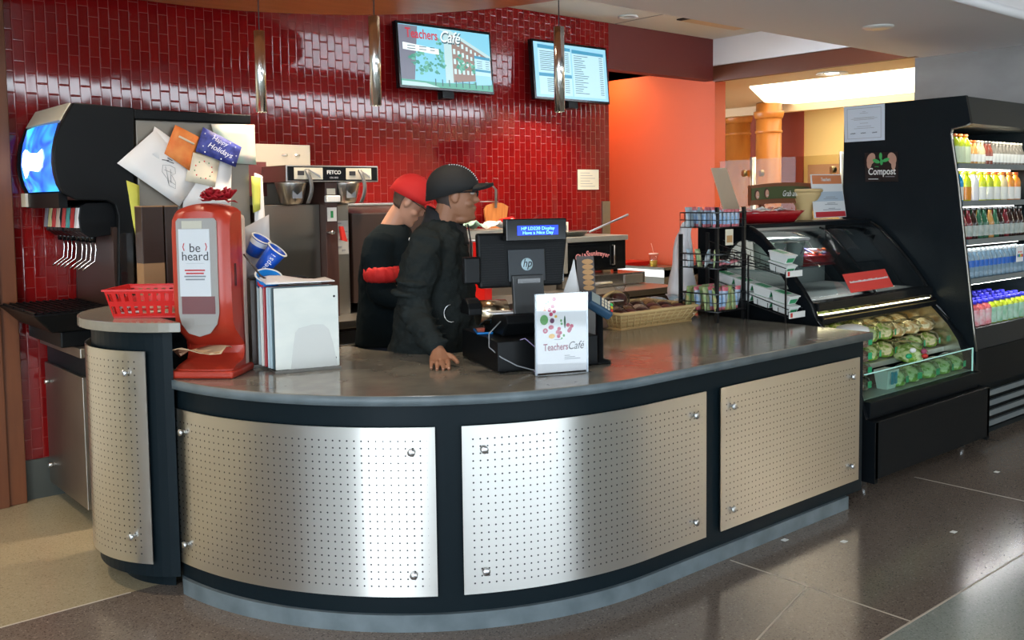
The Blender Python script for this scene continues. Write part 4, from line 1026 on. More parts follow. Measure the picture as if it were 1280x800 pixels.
def toR(x, y, z): return Matrix.Translation((A.x, A.y, ZT)) @ Matrix.Rotation(aR, 4, 'Z') @ Vector((x, y, z))
bn = MB(); bn.box(0, .26, 0, .13, 0, .38); bn.box(.01, .25, .01, .12, .381, .383, 1)
bn = bn.build('cup_bin', [darkbrown, black], bevel=.004); bn.location = toR(-.06, .205, 0); bn.rotation_euler = (0, 0, aR); tag(bn, 'dark bin behind the boards that the blue cups lean in', 'bin')
# blue paper cups
blue = mat('blue_cup', (.005, .08, .50), .35); blue2 = mat('bright_blue_cup', (.005, .20, .60), .35)
def cup(px, py, d, axis, L, r0, r1, m, label, txt=None):
    c = dep(px, py, d); ax = Vector(axis).normalized()
    e = empty('blue_paper_cup', tuple(c), 0, label, 'cup', 'blue paper cups in the bin'); q = ax.to_track_quat('Z', 'Y').to_matrix().to_4x4()
    MB(q).lathe([(.0, .006), (r0 * .94, .006), (r0 * .94, 0), (r0, 0), (r1, L), (r1 - .002, L), (r0 * .92, .012), (.0, .012)], n=28, caps=False).build('cup_wall', m, e)
    k = [(r1 - .003 + .0045 * (1 + math.cos(t)) , L + .003 * math.sin(t)) for t in [i * PI / 4 for i in range(9)]]
    MB(q).lathe(k, n=28, caps=False).build('rolled_rim', white, e)
    return e, q
VR = RM.transposed() @ Vector((1, 0, 0)); cr = Vector((RM[0][0], RM[1][0], RM[2][0])); cu = Vector((RM[0][1], RM[1][1], RM[2][1])); cb = Vector((RM[0][2], RM[1][2], RM[2][2]))
e, q = cup(327, 337, 4.20, cr * .62 + cu * .75 + cb * .1, .115, .033, .045, blue, 'blue paper cup with silver lettering tilted up to the right, highest rim')
for i, ch in enumerate('pepsi'):
    z = .022 + i * .018; r = .033 + .012 * z / .115 + .0012
    th = math.atan2((q.to_3x3().transposed() @ (cb * .9 + cr * .3)).y, (q.to_3x3().transposed() @ (cb * .9 + cr * .3)).x)
    n_ = q.to_3x3() @ Vector((math.cos(th), math.sin(th), 0)); text(ch, .034, 'lettering', silver, e, frame(q @ Vector((r * math.cos(th), r * math.sin(th), z)), q.to_3x3() @ Vector((0, 0, 1)), n_))
e, q = cup(316, 318, 4.26, cr * .5 + cu * .8 + cb * .2, .085, .033, .042, blue, 'blue paper cup farthest back, partly hidden by the red dispenser')
MB(q).lathe([(.0415, .055), (.0432, .078)], n=28, caps=False).build('silver_band', silver, e)
e, q = cup(334, 357, 4.13, cr * .25 + cu * .85 + cb * .45, .05, .046, .055, blue2, 'wide bright blue paper cup in front with a red and white logo')
n_ = (cb * .95 + cr * -.2).normalized()
MB().lathe([(.0, .002), (.017, .002), (.017, 0)], cb * .053 + cu * .012 - cr * .012, 20, axis=n_).build('logo', mat('logo_red', (.75, .04, .05), .4), e)
sp = MB().tube([toR(-.10, .10, .50), toR(-.03, .12, .405), toR(.0, .12, .385)], .004, 6).build('dark_stirrer', darkbrown); tag(sp, 'thin dark stirrer leaning between the dispenser and the cups', 'stirrer')
sp = MB().box(0, .12, 0, .012, 0, .003).build('wooden_stirrer', cream); sp.location = toR(.02, .05, .385); sp.rotation_euler = (0, .04, aR + .3); tag(sp, 'pale flat wooden stirrer lying on the loose white sheets', 'stirrer')
s_ = MB().sheet([[toR(-.06 + .03 * i, .37, .36 + .06 * j + .015 * i) for i in range(5)] for j in range(5)], 0, .002).build('leaning_sheet', mat('grey_white_paper', (.55, .54, .55), .7)); tag(s_, 'grey-white sheet standing up behind the blue cups', 'paper')

# ---- red plastic basket on the round end
P1 = onz(147, 397.5, 1.1405); P2 = onz(218, 396.5, 1.1405); ex = P2 - P1; aB = math.atan2(ex.y, ex.x)
bk = empty('red_basket', (P1.x, P1.y, 1.1405), aB, 'bright red plastic basket with rounded holes on the round end slab', 'basket')
def holed_wall(mbx, P, cols, rows, zb, zt, fr=.50, fz=.40):
    """P(u,z)->point ; frame of bars leaving cols x rows holes"""
    us = [0]; 
    for c in range(cols): a = (c + fr / 2) / cols; b = (c + 1 - fr / 2) / cols; us += [a, b]
    us.append(1); zs = [0]
    for r in range(rows): a = (r + fz / 2) / rows; b = (r + 1 - fz / 2) / rows; zs += [a, b]
    zs.append(1)
    for i in range(len(us) - 1):
        for j in range(len(zs) - 1):
            if i % 2 == 1 and j % 2 == 1: continue
            z0 = zb + (zt - zb) * zs[j]; z1 = zb + (zt - zb) * zs[j + 1]
            q4 = [P(us[i], z0), P(us[i + 1], z0), P(us[i + 1], z1), P(us[i], z1)]
            mbx.add([tuple(p) for p in q4], [(0, 1, 2, 3)])
LB, DB, HB = .27, .19, .115
g = MB(); fl_ = .10
def side(fn): holed_wall(g, fn, 10, 2, .008, HB)
tpr = lambda z: .012 + .025 * z / HB
side(lambda u, z: Vector((-tpr(z) + u * (LB + 2 * tpr(z)), -tpr(z), z)))
side(lambda u, z: Vector((-tpr(z) + u * (LB + 2 * tpr(z)), DB + tpr(z), z)))
holed_wall(g, lambda u, z: Vector((-tpr(z), -tpr(z) + u * (DB + 2 * tpr(z)), z)), 6, 2, .008, HB)
holed_wall(g, lambda u, z: Vector((LB + tpr(z), -tpr(z) + u * (DB + 2 * tpr(z)), z)), 6, 2, .008, HB)
o = g.build('basket_wall', red, bk); sm = o.modifiers.new('solid', 'SOLIDIFY'); sm.thickness = .003
MB().box(-.012, LB + .012, -.012, DB + .012, 0, .008).build('basket_floor', red, bk)
t_ = .037
g = MB(); R_ = [(-t_, -t_), (LB + t_, -t_), (LB + t_, DB + t_), (-t_, DB + t_)]
for i in range(4):
    a = Vector((*R_[i], HB)); b = Vector((*R_[(i + 1) % 4], HB)); d = (b - a).normalized(); n_ = Vector((-d.y, d.x, 0))
    g.hexa([tuple(a - n_ * .008 - d * .008), tuple(b - n_ * .008 + d * .008), tuple(b + n_ * .003), tuple(a + n_ * .003)], [tuple(p + Vector((0, 0, .008))) for p in (a - n_ * .008 - d * .008, b - n_ * .008 + d * .008, b + n_ * .003, a + n_ * .003)])
g.build('basket_rim', red, bk)
MB().box(-t_ - .022, -t_, DB * .3, DB * .7, HB, HB + .006).build('basket_tab', red, bk, bevel=.002)
rr = random.Random(4)
for k in range(12):
    o = MB().box(0, .085, 0, .05, 0, .010).build('condiment_packet', cream if k % 3 else paper, bevel=.004)
    o.location = Matrix.Translation(bk.location) @ Matrix.Rotation(aB, 4, 'Z') @ Vector((.005 + (k % 3) * .088, .02 + .055 * ((k // 3) % 2) , .012 + .025 * (k // 6)))
    o.rotation_euler = (math.radians(rr.uniform(-12, 12)), math.radians(rr.uniform(-6, 6)), aB + rr.uniform(-.25, .25)); tag(o, 'pale packet in the red basket, %s column, %s row, %s layer' % (('left', 'middle', 'right')[k % 3], ('front', 'back')[(k // 3) % 2], ('bottom', 'top')[k // 6]), 'packet', 'pale packets in the red basket')

# ---- upright brown cartons behind the basket
for px0, px1, m1, m2, lb in ((180, 207, darkbrown, mat('tan_cardboard', (.30, .17, .08), .7), 'dark brown carton with tan lower half standing behind the red basket'), (209, 226, darkbrown, darkbrown, 'narrow all dark brown carton between the tan one and the red dispenser')):
    a = onY(px0, 350, 4.45); b = onY(px1, 350, 4.45); w = b.x - a.x
    o = MB().box(0, w, 0, .09, 0, .20, 1).box(0, w, 0, .09, .20, .46, 0).box(0, w, 0, .09, .46, .466, 2).build('carton', [m1, m2, MATS.get('tan_cardboard')], bevel=.002); o.location = (a.x, 4.45, 1.1405); tag(o, lb, 'carton')
pl = MB().box(0, .14, 0, .003, 0, .34).build('acrylic_holder', acryl); pl.location = (1.50, 4.56, 1.1405); tag(pl, 'clear acrylic sheet standing left of the brown cartons', 'acrylic sheet')

# ---- cafe sign in its acrylic stand
A = onz(669.5, 470, .9); B = onz(735, 464.5, .9); ex = B - A; SW = ex.length; aS = math.atan2(ex.y, ex.x)
sg = empty('cafe_sign', (A.x, A.y, ZT), aS, 'white cafe sign with scattered fruit and vegetables in a clear stand', 'sign')
SHT = .332
MB().box(.006, SW - .006, .0, .0015, .008, SHT - .004).build('printed_card', paper, sg)
MB().box(0, SW, -.004, -.002, .0, SHT).build('acrylic_front', acryl, sg); MB().box(0, SW, .0035, .0055, .0, SHT).build('acrylic_back', acryl, sg)
MB().box(0, .006, -.004, .0055, 0, SHT).box(SW - .006, SW, -.004, .0055, 0, SHT).build('acrylic_edge', mat('frosted_edge', (.62, .70, .78), .15, spec=.8), sg)
MB().prism([(-.004, -.03), (SW * .5, -.05), (SW + .004, -.03), (SW + .004, .05), (-.004, .05)], 0, .004).build('acrylic_foot', acryl, sg)
berry = mat('berry_pink', (.50, .03, .10), .6); ogr = mat('print_orange', (.80, .22, .04), .6); ygr = mat('print_yellow', (.75, .42, .05), .6); cab = mat('print_cabbage', (.12, .35, .10), .6); purp = mat('print_purple', (.10, .01, .06), .6); dgr = mat('print_dark_green', (.02, .09, .04), .6)
def disc(u, v, r, m, rz=None, name='printed_fruit', seg=12):
    rz = rz or r; cx_, cz = u * SW, v * SHT
    MB().prism([(cx_ + r * math.cos(2 * PI * i / seg), cz + rz * math.sin(2 * PI * i / seg)) for i in range(seg)], -.0008, 0, 'y').build(name, m, sg)
for u, v in ((.36, .93), (.33, .84), (.27, .80), (.36, .78), (.30, .745), (.45, .56), (.42, .52), (.47, .51), (.44, .47), (.62, .60), (.69, .585), (.66, .55), (.64, .53)): disc(u, v, .0082, berry)
disc(.17, .68, .018, cab, .021); disc(.32, .665, .010, purp, .011); disc(.30, .585, .012, berry, .009); disc(.19, .545, .011, berry); disc(.19, .545, .005, paper); disc(.31, .475, .014, ygr, .010); disc(.39, .715, .006, ygr)
MB().prism([(.15 * SW, .79 * SHT), (.21 * SW, .79 * SHT), (.18 * SW, .85 * SHT)], -.0008, 0, 'y').build('printed_fruit', ogr, sg)
disc(.56, .64, .004, dgr, .026, 'printed_cucumber'); disc(.49, .66, .004, cab, .006); disc(.50, .62, .005, cab, .005); disc(.54, .475, .005, cab, .006); disc(.50, .44, .004, cab); disc(.25, .90, .003, cab); disc(.21, .88, .003, cab)
text('Teachers', .040, 'lettering', mat('plum_ink', (.25, .01, .05), .6), sg, F(.325 * SW + .014, .335 * SHT, -.001), xs=.74, bold=.0004)
text('Café', .046, 'lettering', ink, sg, F(.76 * SW, .34 * SHT, -.001), shear=.35, xs=.84)
g = MB()
for k in range(3): g.box(.55 * SW, (.65 + .1 * k) * SW, -.001, 0, (.22 - .022 * k) * SHT, (.228 - .022 * k) * SHT)
g.box(.36 * SW, .50 * SW, -.001, 0, .425 * SHT, .432 * SHT); g.build('print_lines', greyink, sg)

# ---- cash register
RN = (2.476, 2.998, ZT); aG = math.radians(-19)
cdw = empty('till_box', RN, aG, 'flat black till box lying under the register', 'till')
MB().box(0, .458, 0, .46, .006, .132).build('drawer_case', blackp, cdw, bevel=.004)
MB().box(.01, .448, .46, .475, .02, .12).build('drawer_front', blackp, cdw, bevel=.003)
for x in (.03, .43):
    for y in (.03, .43): MB().cyl((x, y, 0), (x, y, .008), .012).build('foot', blackm, cdw)
rg = empty('cash_register', tuple(Matrix.Translation(RN) @ Matrix.Rotation(aG, 4, 'Z') @ Vector((0, 0, .1325))), aG, 'black point of sale terminal seen from behind with round logo and blue customer display', 'cash register')
zb = -ZT - .1325
def Z_(z): return z + zb
MB().prism([(.14, 0), (.36, 0), (.38, .05), (.33, .095), (.10, .095), (.08, .06)], .075, .34, 'x').build('base_unit', blackp, rg, bevel=.006)
MB().hexa([(.13, .13, Z_(1.10)), (.275, .13, Z_(1.10)), (.275, .155, Z_(1.10)), (.13, .155, Z_(1.10))], [(.13, .155, Z_(1.29)), (.275, .155, Z_(1.29)), (.275, .175, Z_(1.29)), (.13, .175, Z_(1.29))]).build('stand_neck', mat('neck_grey', (.035, .038, .04), .4), rg, bevel=.004)
MB().box(.15, .255, .145, .156, Z_(1.255), Z_(1.275)).build('neck_grip', blackgloss, rg)
mon = MB().hexa([(-.01, .175, Z_(1.237)), (.375, .175, Z_(1.237)), (.375, .215, Z_(1.237)), (-.01, .215, Z_(1.237))], [(-.015, .19, Z_(1.472)), (.410, .19, Z_(1.472)), (.410, .225, Z_(1.472)), (-.015, .225, Z_(1.472))]).build('monitor_case', blackp, rg, bevel=.010)
MB().box(-.01, .40, .217, .2175, Z_(1.25), Z_(1.46)).build('touch_screen', blackgloss, mon)
g = MB()
for k in range(20):
    z = 1.256 + k * .0102; t = (z - 1.237) / .235
    if k < 17: g.box(.0, .105, .1725 + .015 * t, .178 + .015 * t, Z_(z), Z_(z + .004)); g.box(.30, .375 + .02 * t, .1725 + .015 * t, .178 + .015 * t, Z_(z), Z_(z + .004))
g.build('vent_ribs', blackm, mon)
MB().hexa([(.12, .166, Z_(1.262)), (.29, .166, Z_(1.262)), (.29, .178, Z_(1.262)), (.12, .178, Z_(1.262))], [(.12, .178, Z_(1.40)), (.29, .178, Z_(1.40)), (.29, .19, Z_(1.40)), (.12, .19, Z_(1.40))]).build('mount_plate', mat('plate_blue_black', (.014, .020, .026), .35), mon, bevel=.002)
lg = mat('pale_logo_blue', (.45, .62, .68), .4)
nL = Vector((0, -1, .085)).normalized()
lo = MB().lathe([(.0, .0012), (.027, .0012), (.027, 0)], (.205, .1715, Z_(1.335)), 32, axis=nL).build('logo_disc', lg, mon)
text('hp', .050, 'lettering', ink, mon, frame(Vector((.205, .1700, Z_(1.339))), (1, 0, 0), nL), shear=.3, bold=.0002, xs=.85)
cdp = MB().box(.095, .375, .13, .175, Z_(1.438), Z_(1.532)).build('customer_display', blackgloss, rg, bevel=.004)
dsp = mat('blue_lcd', (.0, .01, .2), .3, emit=(.0, .05, 1.0), estr=.9); lcd = mat('lcd_text', (.1, .4, .9), .3, emit=(.25, .75, 1.0), estr=1.2)
MB().box(.145, .335, .1285, .130, Z_(1.462), Z_(1.503)).build('blue_lcd', dsp, cdp)
text('HP LD220 Display', .019, 'lettering', lcd, cdp, frame(Vector((.24, .1278, Z_(1.490))), (1, 0, 0), (0, -1, 0)), xs=1.10)
text('Have a Nice Day', .019, 'lettering', lcd, cdp, frame(Vector((.24, .1278, Z_(1.472))), (1, 0, 0), (0, -1, 0)), xs=1.10)
MB().box(-.085, -.01, .16, .20, Z_(1.26), Z_(1.375)).build('card_swipe_unit', blackm, rg, bevel=.008)
MB().cyl((.02, .30, Z_(1.12)), (.15, .30, Z_(1.12)), .055, n=24).build('receipt_roll_cover', mat('warm_chrome', (.60, .48, .33), .22, 1.0), rg)
MB().prism([(.24 + .06 * math.cos(t) + .06, .085 + .07 * math.sin(t)) for t in [i * PI / 8 for i in range(9)]] , -.04, .02, 'x', smooth=False).build('printer_housing', blackp, rg, bevel=.004)
MB().box(.04, .14, .15, .24, .095, .10).build('receipt_paper', paper, rg)
ph = empty('mobile_phone', tuple(Matrix.Translation(RN) @ Matrix.Rotation(aG, 4, 'Z') @ Vector((.045, .30, .1325))), aG + 1.35, 'phone in a bright blue case lying on the cash drawer', 'phone')
MB().box(-.07, .07, -.035, .035, 0, .009).build('blue_case', blue2, ph, bevel=.003); MB().box(-.064, .064, -.030, .030, .009, .010).build('phone_screen', blackgloss, ph)
# cables
def toG(x, y, z): return Matrix.Translation(RN) @ Matrix.Rotation(aG, 4, 'Z') @ Vector((x, y, z))
cb1 = MB().tube([toG(.06, .12, .20), toG(.0, .10, .155), toG(-.008, .08, .10), toG(.01, -.01, .07), toG(.08, -.012, .03), toG(.16, -.014, .004), toG(.25, -.02, .004), toG(.30, -.03, .004)], .0028, 6).build('grey_cable', mat('cable_grey', (.28, .30, .32), .5)); tag(cb1, 'grey cable hanging down the front of the cash drawer', 'cable')
cb2 = MB().tube([toG(.10, .0, .135), toG(.12, -.004, .14), toG(.165, -.008, .10), toG(.175, -.01, .05), toG(.17, -.012, .004), toG(.15, -.03, .004)], .0022, 6).build('white_cable', mat('cable_violet', (.35, .30, .55), .5)); tag(cb2, 'thin violet cable beside the cafe sign', 'cable')

# ---- payment terminal on its stand
q = onz(752, 440, .9); q = dep(749, 382, 4.15)
pm = empty('payment_terminal', (q.x, q.y, ZT), VIEW + .25, 'dark blue payment terminal with keypad tilted on a black stand', 'card reader')
hz = q.z - ZT
MB().lathe([(.0, 0), (.05, 0), (.05, .01), (.018, .02), (.016, hz - .02), (.0, hz - .02)], n=16).build('stand', blackp, pm)
T = Matrix.Translation((0, 0, hz)) @ Matrix.Rotation(.55, 4, 'Y') @ Matrix.Rotation(.60, 4, 'X')
MB(T).box(-.062, .062, -.045, .045, -.02, .022).build('terminal_body', mat('terminal_blue', (.025, .07, .13), .35), pm, bevel=.012, seg=3)
MB(T).box(-.055, -.012, -.032, .032, .022, .0235).build('terminal_screen', mat('pale_lcd', (.35, .42, .40), .3), pm)
kc = [cream, cream, cream, mat('key_red', (.7, .05, .03), .4), mat('key_yellow', (.7, .55, .03), .4), mat('key_green', (.05, .6, .15), .4)]
for i in range(4):
    for j in range(3): MB(T).box(-.004 + i * .016, .008 + i * .016, -.03 + j * .022, -.014 + j * .022, .022, .026).build('key', kc[3 + j] if i == 3 else cream, pm, bevel=.002)

# ---- folded white flyer, cookie brochure, clear bin
q = dep(715, 366, 4.35)
fy = MB().prism([(-.045, -.0), (.028, -.0), (.012, .165)], -.002, .0, 'y').prism([(-.03, 0), (.04, 0), (.012, .165)], .05, .052, 'y').build('folded_flyer', paper); fy.location = (q.x, q.y, 1.175); fy.rotation_euler = (0, 0, VIEW); tag(fy, 'narrow white folded flyer left of the cookie brochure', 'flyer')
br_ = empty('cookie_brochure', (0, 0, 0), 0, 'dark brochure with a tower of cookies beside the register', 'brochure'); q = dep(733, 376, 4.4); br_.location = (q.x, q.y, 1.15); br_.rotation_euler = (0, 0, VIEW)
MB().hexa([(-.036, 0, 0), (.045, 0, 0), (.045, .004, 0), (-.036, .004, 0)], [(-.044, .02, .20), (.036, .02, .20), (.036, .024, .20), (-.044, .024, .20)]).build('card', mat('brochure_dark', (.05, .035, .03), .35), br_)
cook = mat('cookie_brown', (.48, .26, .10), .6)
for k in range(6): MB().prism([(.012 + .026 * math.cos(t) - .001 * k, .055 + k * .024 + .012 * math.sin(t)) for t in [i * PI / 6 for i in range(12)]], .0028 + .0024 * k, .0005 + .0024 * k, 'y').build('printed_cookie', cook, br_)
bd = MB().box(-.10, .10, -.05, .07, 0, .245).build('flyer_stand', mat('grey_stand', (.12, .11, .10), .4), bevel=.005); bd.location = (q.x - .02, q.y + .06, ZT); bd.rotation_euler = (0, 0, VIEW); tag(bd, 'dark low stand under the flyer and cookie brochure', 'stand')
a = onz(742, 414, .9); b = onz(777, 413, .9)
cbn = empty('clear_bin', (a.x, a.y, ZT), -.25, 'clear acrylic bin with papers between the payment terminal and the muffin basket', 'acrylic bin')
BW, BD, BH = .19, .16, .155
for x0, x1, y0, y1 in ((0, BW, 0, .004), (0, BW, BD - .004, BD), (0, .004, 0, BD), (BW - .004, BW, 0, BD)): MB().box(x0, x1, y0, y1, 0, BH).build('clear_wall', acryl, cbn)
MB().box(0, BW, 0, BD, 0, .004).build('clear_floor', acryl, cbn)
MB().tube([(0, 0, BH), (BW, 0, BH), (BW, BD, BH), (0, BD, BH)], .0025, 6, closed=True).build('polished_edge', mat('frosted_edge_b', (.75, .66, .58), .2), cbn)
pp_ = MB().sheet([[(.03 + .03 * i, .08 + .05 * j, .01 + .04 * j + .01 * math.sin(i)) for i in range(7)] for j in range(3)], 0, .002).build('loose_paper', paper); pp_.location = cbn.location; pp_.rotation_euler = cbn.rotation_euler; tag(pp_, 'white paper lying inside the clear acrylic bin', 'paper')
pk = MB().box(.02, .20, .03, .12, .005, .06).build('brown_packet', mat('napkin_brown', (.32, .18, .12), .7), bevel=.01); pk.location = cbn.location; pk.rotation_euler = cbn.rotation_euler; tag(pk, 'brown napkin bundle inside the clear acrylic bin', 'napkins')

# ---- wicker basket of wrapped muffins
A = onz(776, 413, .9); B = onz(868.5, 400, .9)
aW = math.atan2(B.y - A.y, B.x - A.x); LW = (B - A).length - .05
wb = empty('wicker_basket', (A.x, A.y, ZT), aW, 'long shallow wicker basket with a looped handle full of wrapped muffins', 'basket')
wick = mat('wicker', (.52, .33, .13), .65, bump=(120, .3)); wick2 = mat('wicker_light', (.62, .44, .20), .65)
DW = .34; HW = .085
def ringpts(off, z, k=48):
    pts = []; w = LW + 2 * off; d = DW + 2 * off
    for i in range(k):
        t = i / k * 4; s = int(t); f = t - s
        if s == 0: p = (-off + f * w, -off)
        elif s == 1: p = (-off + w, -off + f * d)
        elif s == 2: p = (-off + w - f * w, -off + d)
        else: p = (-off, -off + d - f * d)
        pts.append((p[0], p[1], z))
    return pts
for k in range(9):
    z = .008 + k * HW / 8; off = .05 * (k / 8) ** 1.2
    rp = ringpts(off, z, 96); rp = [(p[0], p[1], p[2] + .0018 * math.sin(i * PI + k * PI)) for i, p in enumerate(rp)]
    cx_, cy_ = LW / 2, DW / 2
    rp = [(cx_ + (p[0] - cx_) * (1 + .010 * math.cos(i * PI + k * PI)), cy_ + (p[1] - cy_) * (1 + .014 * math.cos(i * PI + k * PI)), p[2]) for i, p in enumerate(rp)]
    MB().tube(rp, .0062 if k < 8 else .010, 6, closed=True).build('woven_strand', wick if k % 2 else wick2, wb)
MB().box(-.01, LW + .01, -.01, DW + .01, 0, .008).build('basket_floor', wick, wb)
g = MB()
for i in range(48):
    a_ = ringpts(0, .004, 48)[i]; b_ = ringpts(.052, HW + .004, 48)[i]; g.cyl(a_, b_, .004, n=5)
g.build('stakes', wick2, wb)
hx = LW * .58
MB().tube([(hx + .11 * math.cos(t), DW + .03, HW + .075 * math.sin(t)) for t in [i * PI / 12 for i in range(13)]], .009, 8).build('handle', wick2, wb)
MB().tube([(hx + .11 * math.cos(t), -.03 + 0 * t, HW + .008 * math.sin(t)) for t in [i * PI / 12 for i in range(13)]], .007, 8).build('handle', wick2, wb)
muff = [mat('chocolate_muffin', (.07, .02, .015), .45), mat('golden_muffin', (.45, .24, .10), .5), mat('pale_muffin', (.60, .45, .33), .5), mat('berry_muffin', (.20, .06, .05), .5)]
wrapm = glassmat('cling_wrap', (.93, .93, .93), rough=.12, spec=1.0)
rr = random.Random(8)
names = {0: 'dark chocolate', 1: 'golden', 2: 'pale', 3: 'reddish berry'}
protoM = {}
for i in range(6):
    for j in range(3):
        t = (i * 7 + j * 3) % 4 if (i + j) % 2 else rr.choice((0, 2, 3))
        p = (.05 + i * (LW - .09) / 5 + rr.uniform(-.01, .01), .05 + j * .12 + rr.uniform(-.01, .01), .012)
        loc = Matrix.Translation((A.x, A.y, ZT)) @ Matrix.Rotation(aW, 4, 'Z') @ Vector(p)
        lbm = 'plastic wrapped %s muffin in the wicker basket, %s from the left, %s row' % (names[t], ('first', 'second', 'third', 'fourth', 'fifth', 'sixth')[i], ('front', 'middle', 'back')[j])
        if t not in protoM:
            e = empty('wrapped_muffin', loc, rr.uniform(0, 6), lbm, 'muffin', 'wrapped muffins in the wicker basket'); protoM[t] = e
            MB().lathe([(.0, 0), (.032, 0), (.040, .04), (.0, .04)], n=16).build('muffin_cup', darkbrown if t in (0, 3) else cook, e)
            MB().lathe([(.041, .038), (.052, .050), (.050, .066), (.035, .082), (.015, .089), (.0, .090)], n=16).build('muffin_top', muff[t], e)
            MB().lathe([(.038, 0), (.054, .045), (.055, .065), (.036, .088), (.010, .100), (.016, .112)], n=9, caps=False).build('wrap', wrapm, e)
        else:
            e = copy_tree(protoM[t]); e['label'] = lbm; e.location = loc; e.rotation_euler = (rr.uniform(-.2, .2), rr.uniform(-.2, .2), rr.uniform(0, 6))
c = empty('wrapped_brownie', tuple(Matrix.Translation((A.x, A.y, ZT)) @ Matrix.Rotation(aW, 4, 'Z') @ Vector((.17, .17, .115))), 0, 'dark snack in shiny bunched plastic on top of the muffins', 'snack')
MB().ball((0, 0, .03), .045, .04, .035, 14, 8).build('brownie', muff[0], c)
g = MB(); rg_ = [[(.055 + .012 * math.sin(5 * a + k)) * (1, 1.05, .75, .35, .55)[k] * math.cos(a) for a in [0]] for k in range(5)]
g.loft([[((.050 + .008 * math.sin(5 * a + k * 2)) * s * math.cos(a), (.046 + .008 * math.cos(7 * a + k)) * s * math.sin(a), z) for a in [2 * PI * i / 20 for i in range(20)]] for k, (s, z) in enumerate(((.8, -.005), (1.15, .02), (1.1, .055), (.5, .08), (.75, .105)))], 0, True, False)
g.build('wrap', wrapm, c)
# ================================================================== DISPLAY CASE
XL, XR = 4.78, 6.20
case = empty('display_case', (5.49, 3.2, 0), 0, 'black curved-glass refrigerated display case full of salads beside the counter', 'display case')
OK_ = Matrix.Translation((-5.49, -3.2, 0))
caseblk = mat('case_black', (.006, .008, .010), .40, spec=.07)
outer = [(3.80, .05), (3.80, 1.445), (3.46, 1.430), (3.40, 1.412), (3.34, 1.375), (3.24, 1.28), (3.14, 1.17), (3.06, 1.07), (3.00, .985), (2.965, .90), (2.86, .79), (2.78, .70), (2.72, .60), (2.69, .50), (2.655, .395), (2.635, .39), (2.60, .385), (2.60, .05)]
hole = [(3.60, 1.075), (3.60, 1.22), (3.57, 1.29), (3.52, 1.335), (3.45, 1.355), (3.385, 1.345), (3.33, 1.31), (3.27, 1.25), (3.21, 1.175), (3.155, 1.10), (3.14, 1.075)]
def panel_with_hole(x0, x1, name, par):
    me = bpy.data.meshes.new(name); bm = bmesh.new()
    vs = [bm.verts.new((x0, p[0], p[1])) for p in outer]; hs = [bm.verts.new((x0, p[0], p[1])) for p in hole]
    es = [bm.edges.new((vs[i], vs[(i + 1) % len(vs)])) for i in range(len(vs))] + [bm.edges.new((hs[i], hs[(i + 1) % len(hs)])) for i in range(len(hs))]
    bmesh.ops.triangle_fill(bm, edges=es, use_beauty=True)
    # drop any faces filling the hole
    ex = bmesh.ops.extrude_face_region(bm, geom=bm.faces[:])
    bmesh.ops.translate(bm, verts=[g_ for g_ in ex['geom'] if isinstance(g_, bmesh.types.BMVert)], vec=(x1 - x0, 0, 0))
    bmesh.ops.recalc_face_normals(bm, faces=bm.faces); bmesh.ops.transform(bm, matrix=OK_, verts=bm.verts); bm.to_mesh(me); bm.free()
    me.materials.append(caseblk); o = bpy.data.objects.new(name, me); C.objects.link(o); o.parent = par; return o
panel_with_hole(XL, XL + .035, 'end_panel', case)
MB(OK_).prism(hole, XL + .012, XL + .018, 'x').build('side_window', clear, case)
MB(OK_).prism(outer, XR - .03, XR, 'x').build('end_panel', caseblk, case)
# frame bead round the left end
MB(OK_).tube([(XL + .015, p[0], p[1] + .006) for p in outer[1:11]], .015, 8).build('curved_frame', blackgloss, case)
MB(OK_).tube([(XR - .02, p[0] , p[1] + .006) for p in outer[2:11]], .014, 8).build('curved_frame', blackgloss, case)
midx = 5.56
MB(OK_).box(XL, XR, 3.42, 3.80, 1.42, 1.446).build('top_deck', caseblk, case, bevel=.003)
MB(OK_).box(XL + .03, XR - .03, 3.76, 3.80, .4, 1.42).build('back_wall', mat('case_inner_grey', (.10, .11, .11), .5), case)
MB(OK_).box(XL + .04, XR - .04, 2.66, 3.78, .08, .40).box(XL + .005, XR - .0, 2.60, 2.66, .07, .388).build('base_cabinet', caseblk, case, bevel=.004)
MB(OK_).box(XL + .03, XR - .03, 2.645, 2.76, .40, .485).build('front_sill', caseblk, case, bevel=.004)
for x in (XL + .1, XR - .12): 
    for y in (2.72, 3.7): MB(OK_).cyl((x, y, 0), (x, y, .085), .018, n=10).build('foot', alum, case)
MB(OK_).box(XL + .03, XR - .07, 2.68, 2.686, .488, .632).build('front_glass_shield', greenglass, case)
MB(OK_).box(XL + .03, XR - .07, 2.679, 2.687, .632, .637).box(XR - .074, XR - .068, 2.679, 2.687, .488, .637).build('glass_edge', glassedge, case)
# curved upper glass in two panes
gl = [(3.43, 1.405), (3.38, 1.388), (3.32, 1.345), (3.23, 1.25), (3.14, 1.145), (3.06, 1.04), (3.035, 1.005)]
for xa, xb in ((XL + .035, midx - .004), (midx + .004, XR - .03)):
    MB(OK_).sheet([[(x, p[0], p[1]) for x in (xa, (xa + xb) / 2, xb)] for p in gl], 0, .005).build('curved_glass', caseglass, case)
MB(OK_).tube([(midx, p[0] - .002, p[1]) for p in gl], .007, 6).build('glass_joint', blackgloss, case)
MB(OK_).box(XL + .03, XR - .03, 2.965, 3.05, .955, 1.008).build('glass_rail', blackgloss, case, bevel=.006)
MB(OK_).box(XL + .03, XR - .03, 2.94, 3.00, .885, .935).build('canopy_rail', blackm, case, bevel=.004)
MB(OK_).box(XL + .04, XR - .04, 2.935, 2.942, .915, .921).build('bright_strip', mat('gold_strip', (.75, .60, .30), .25, 1.0), case)
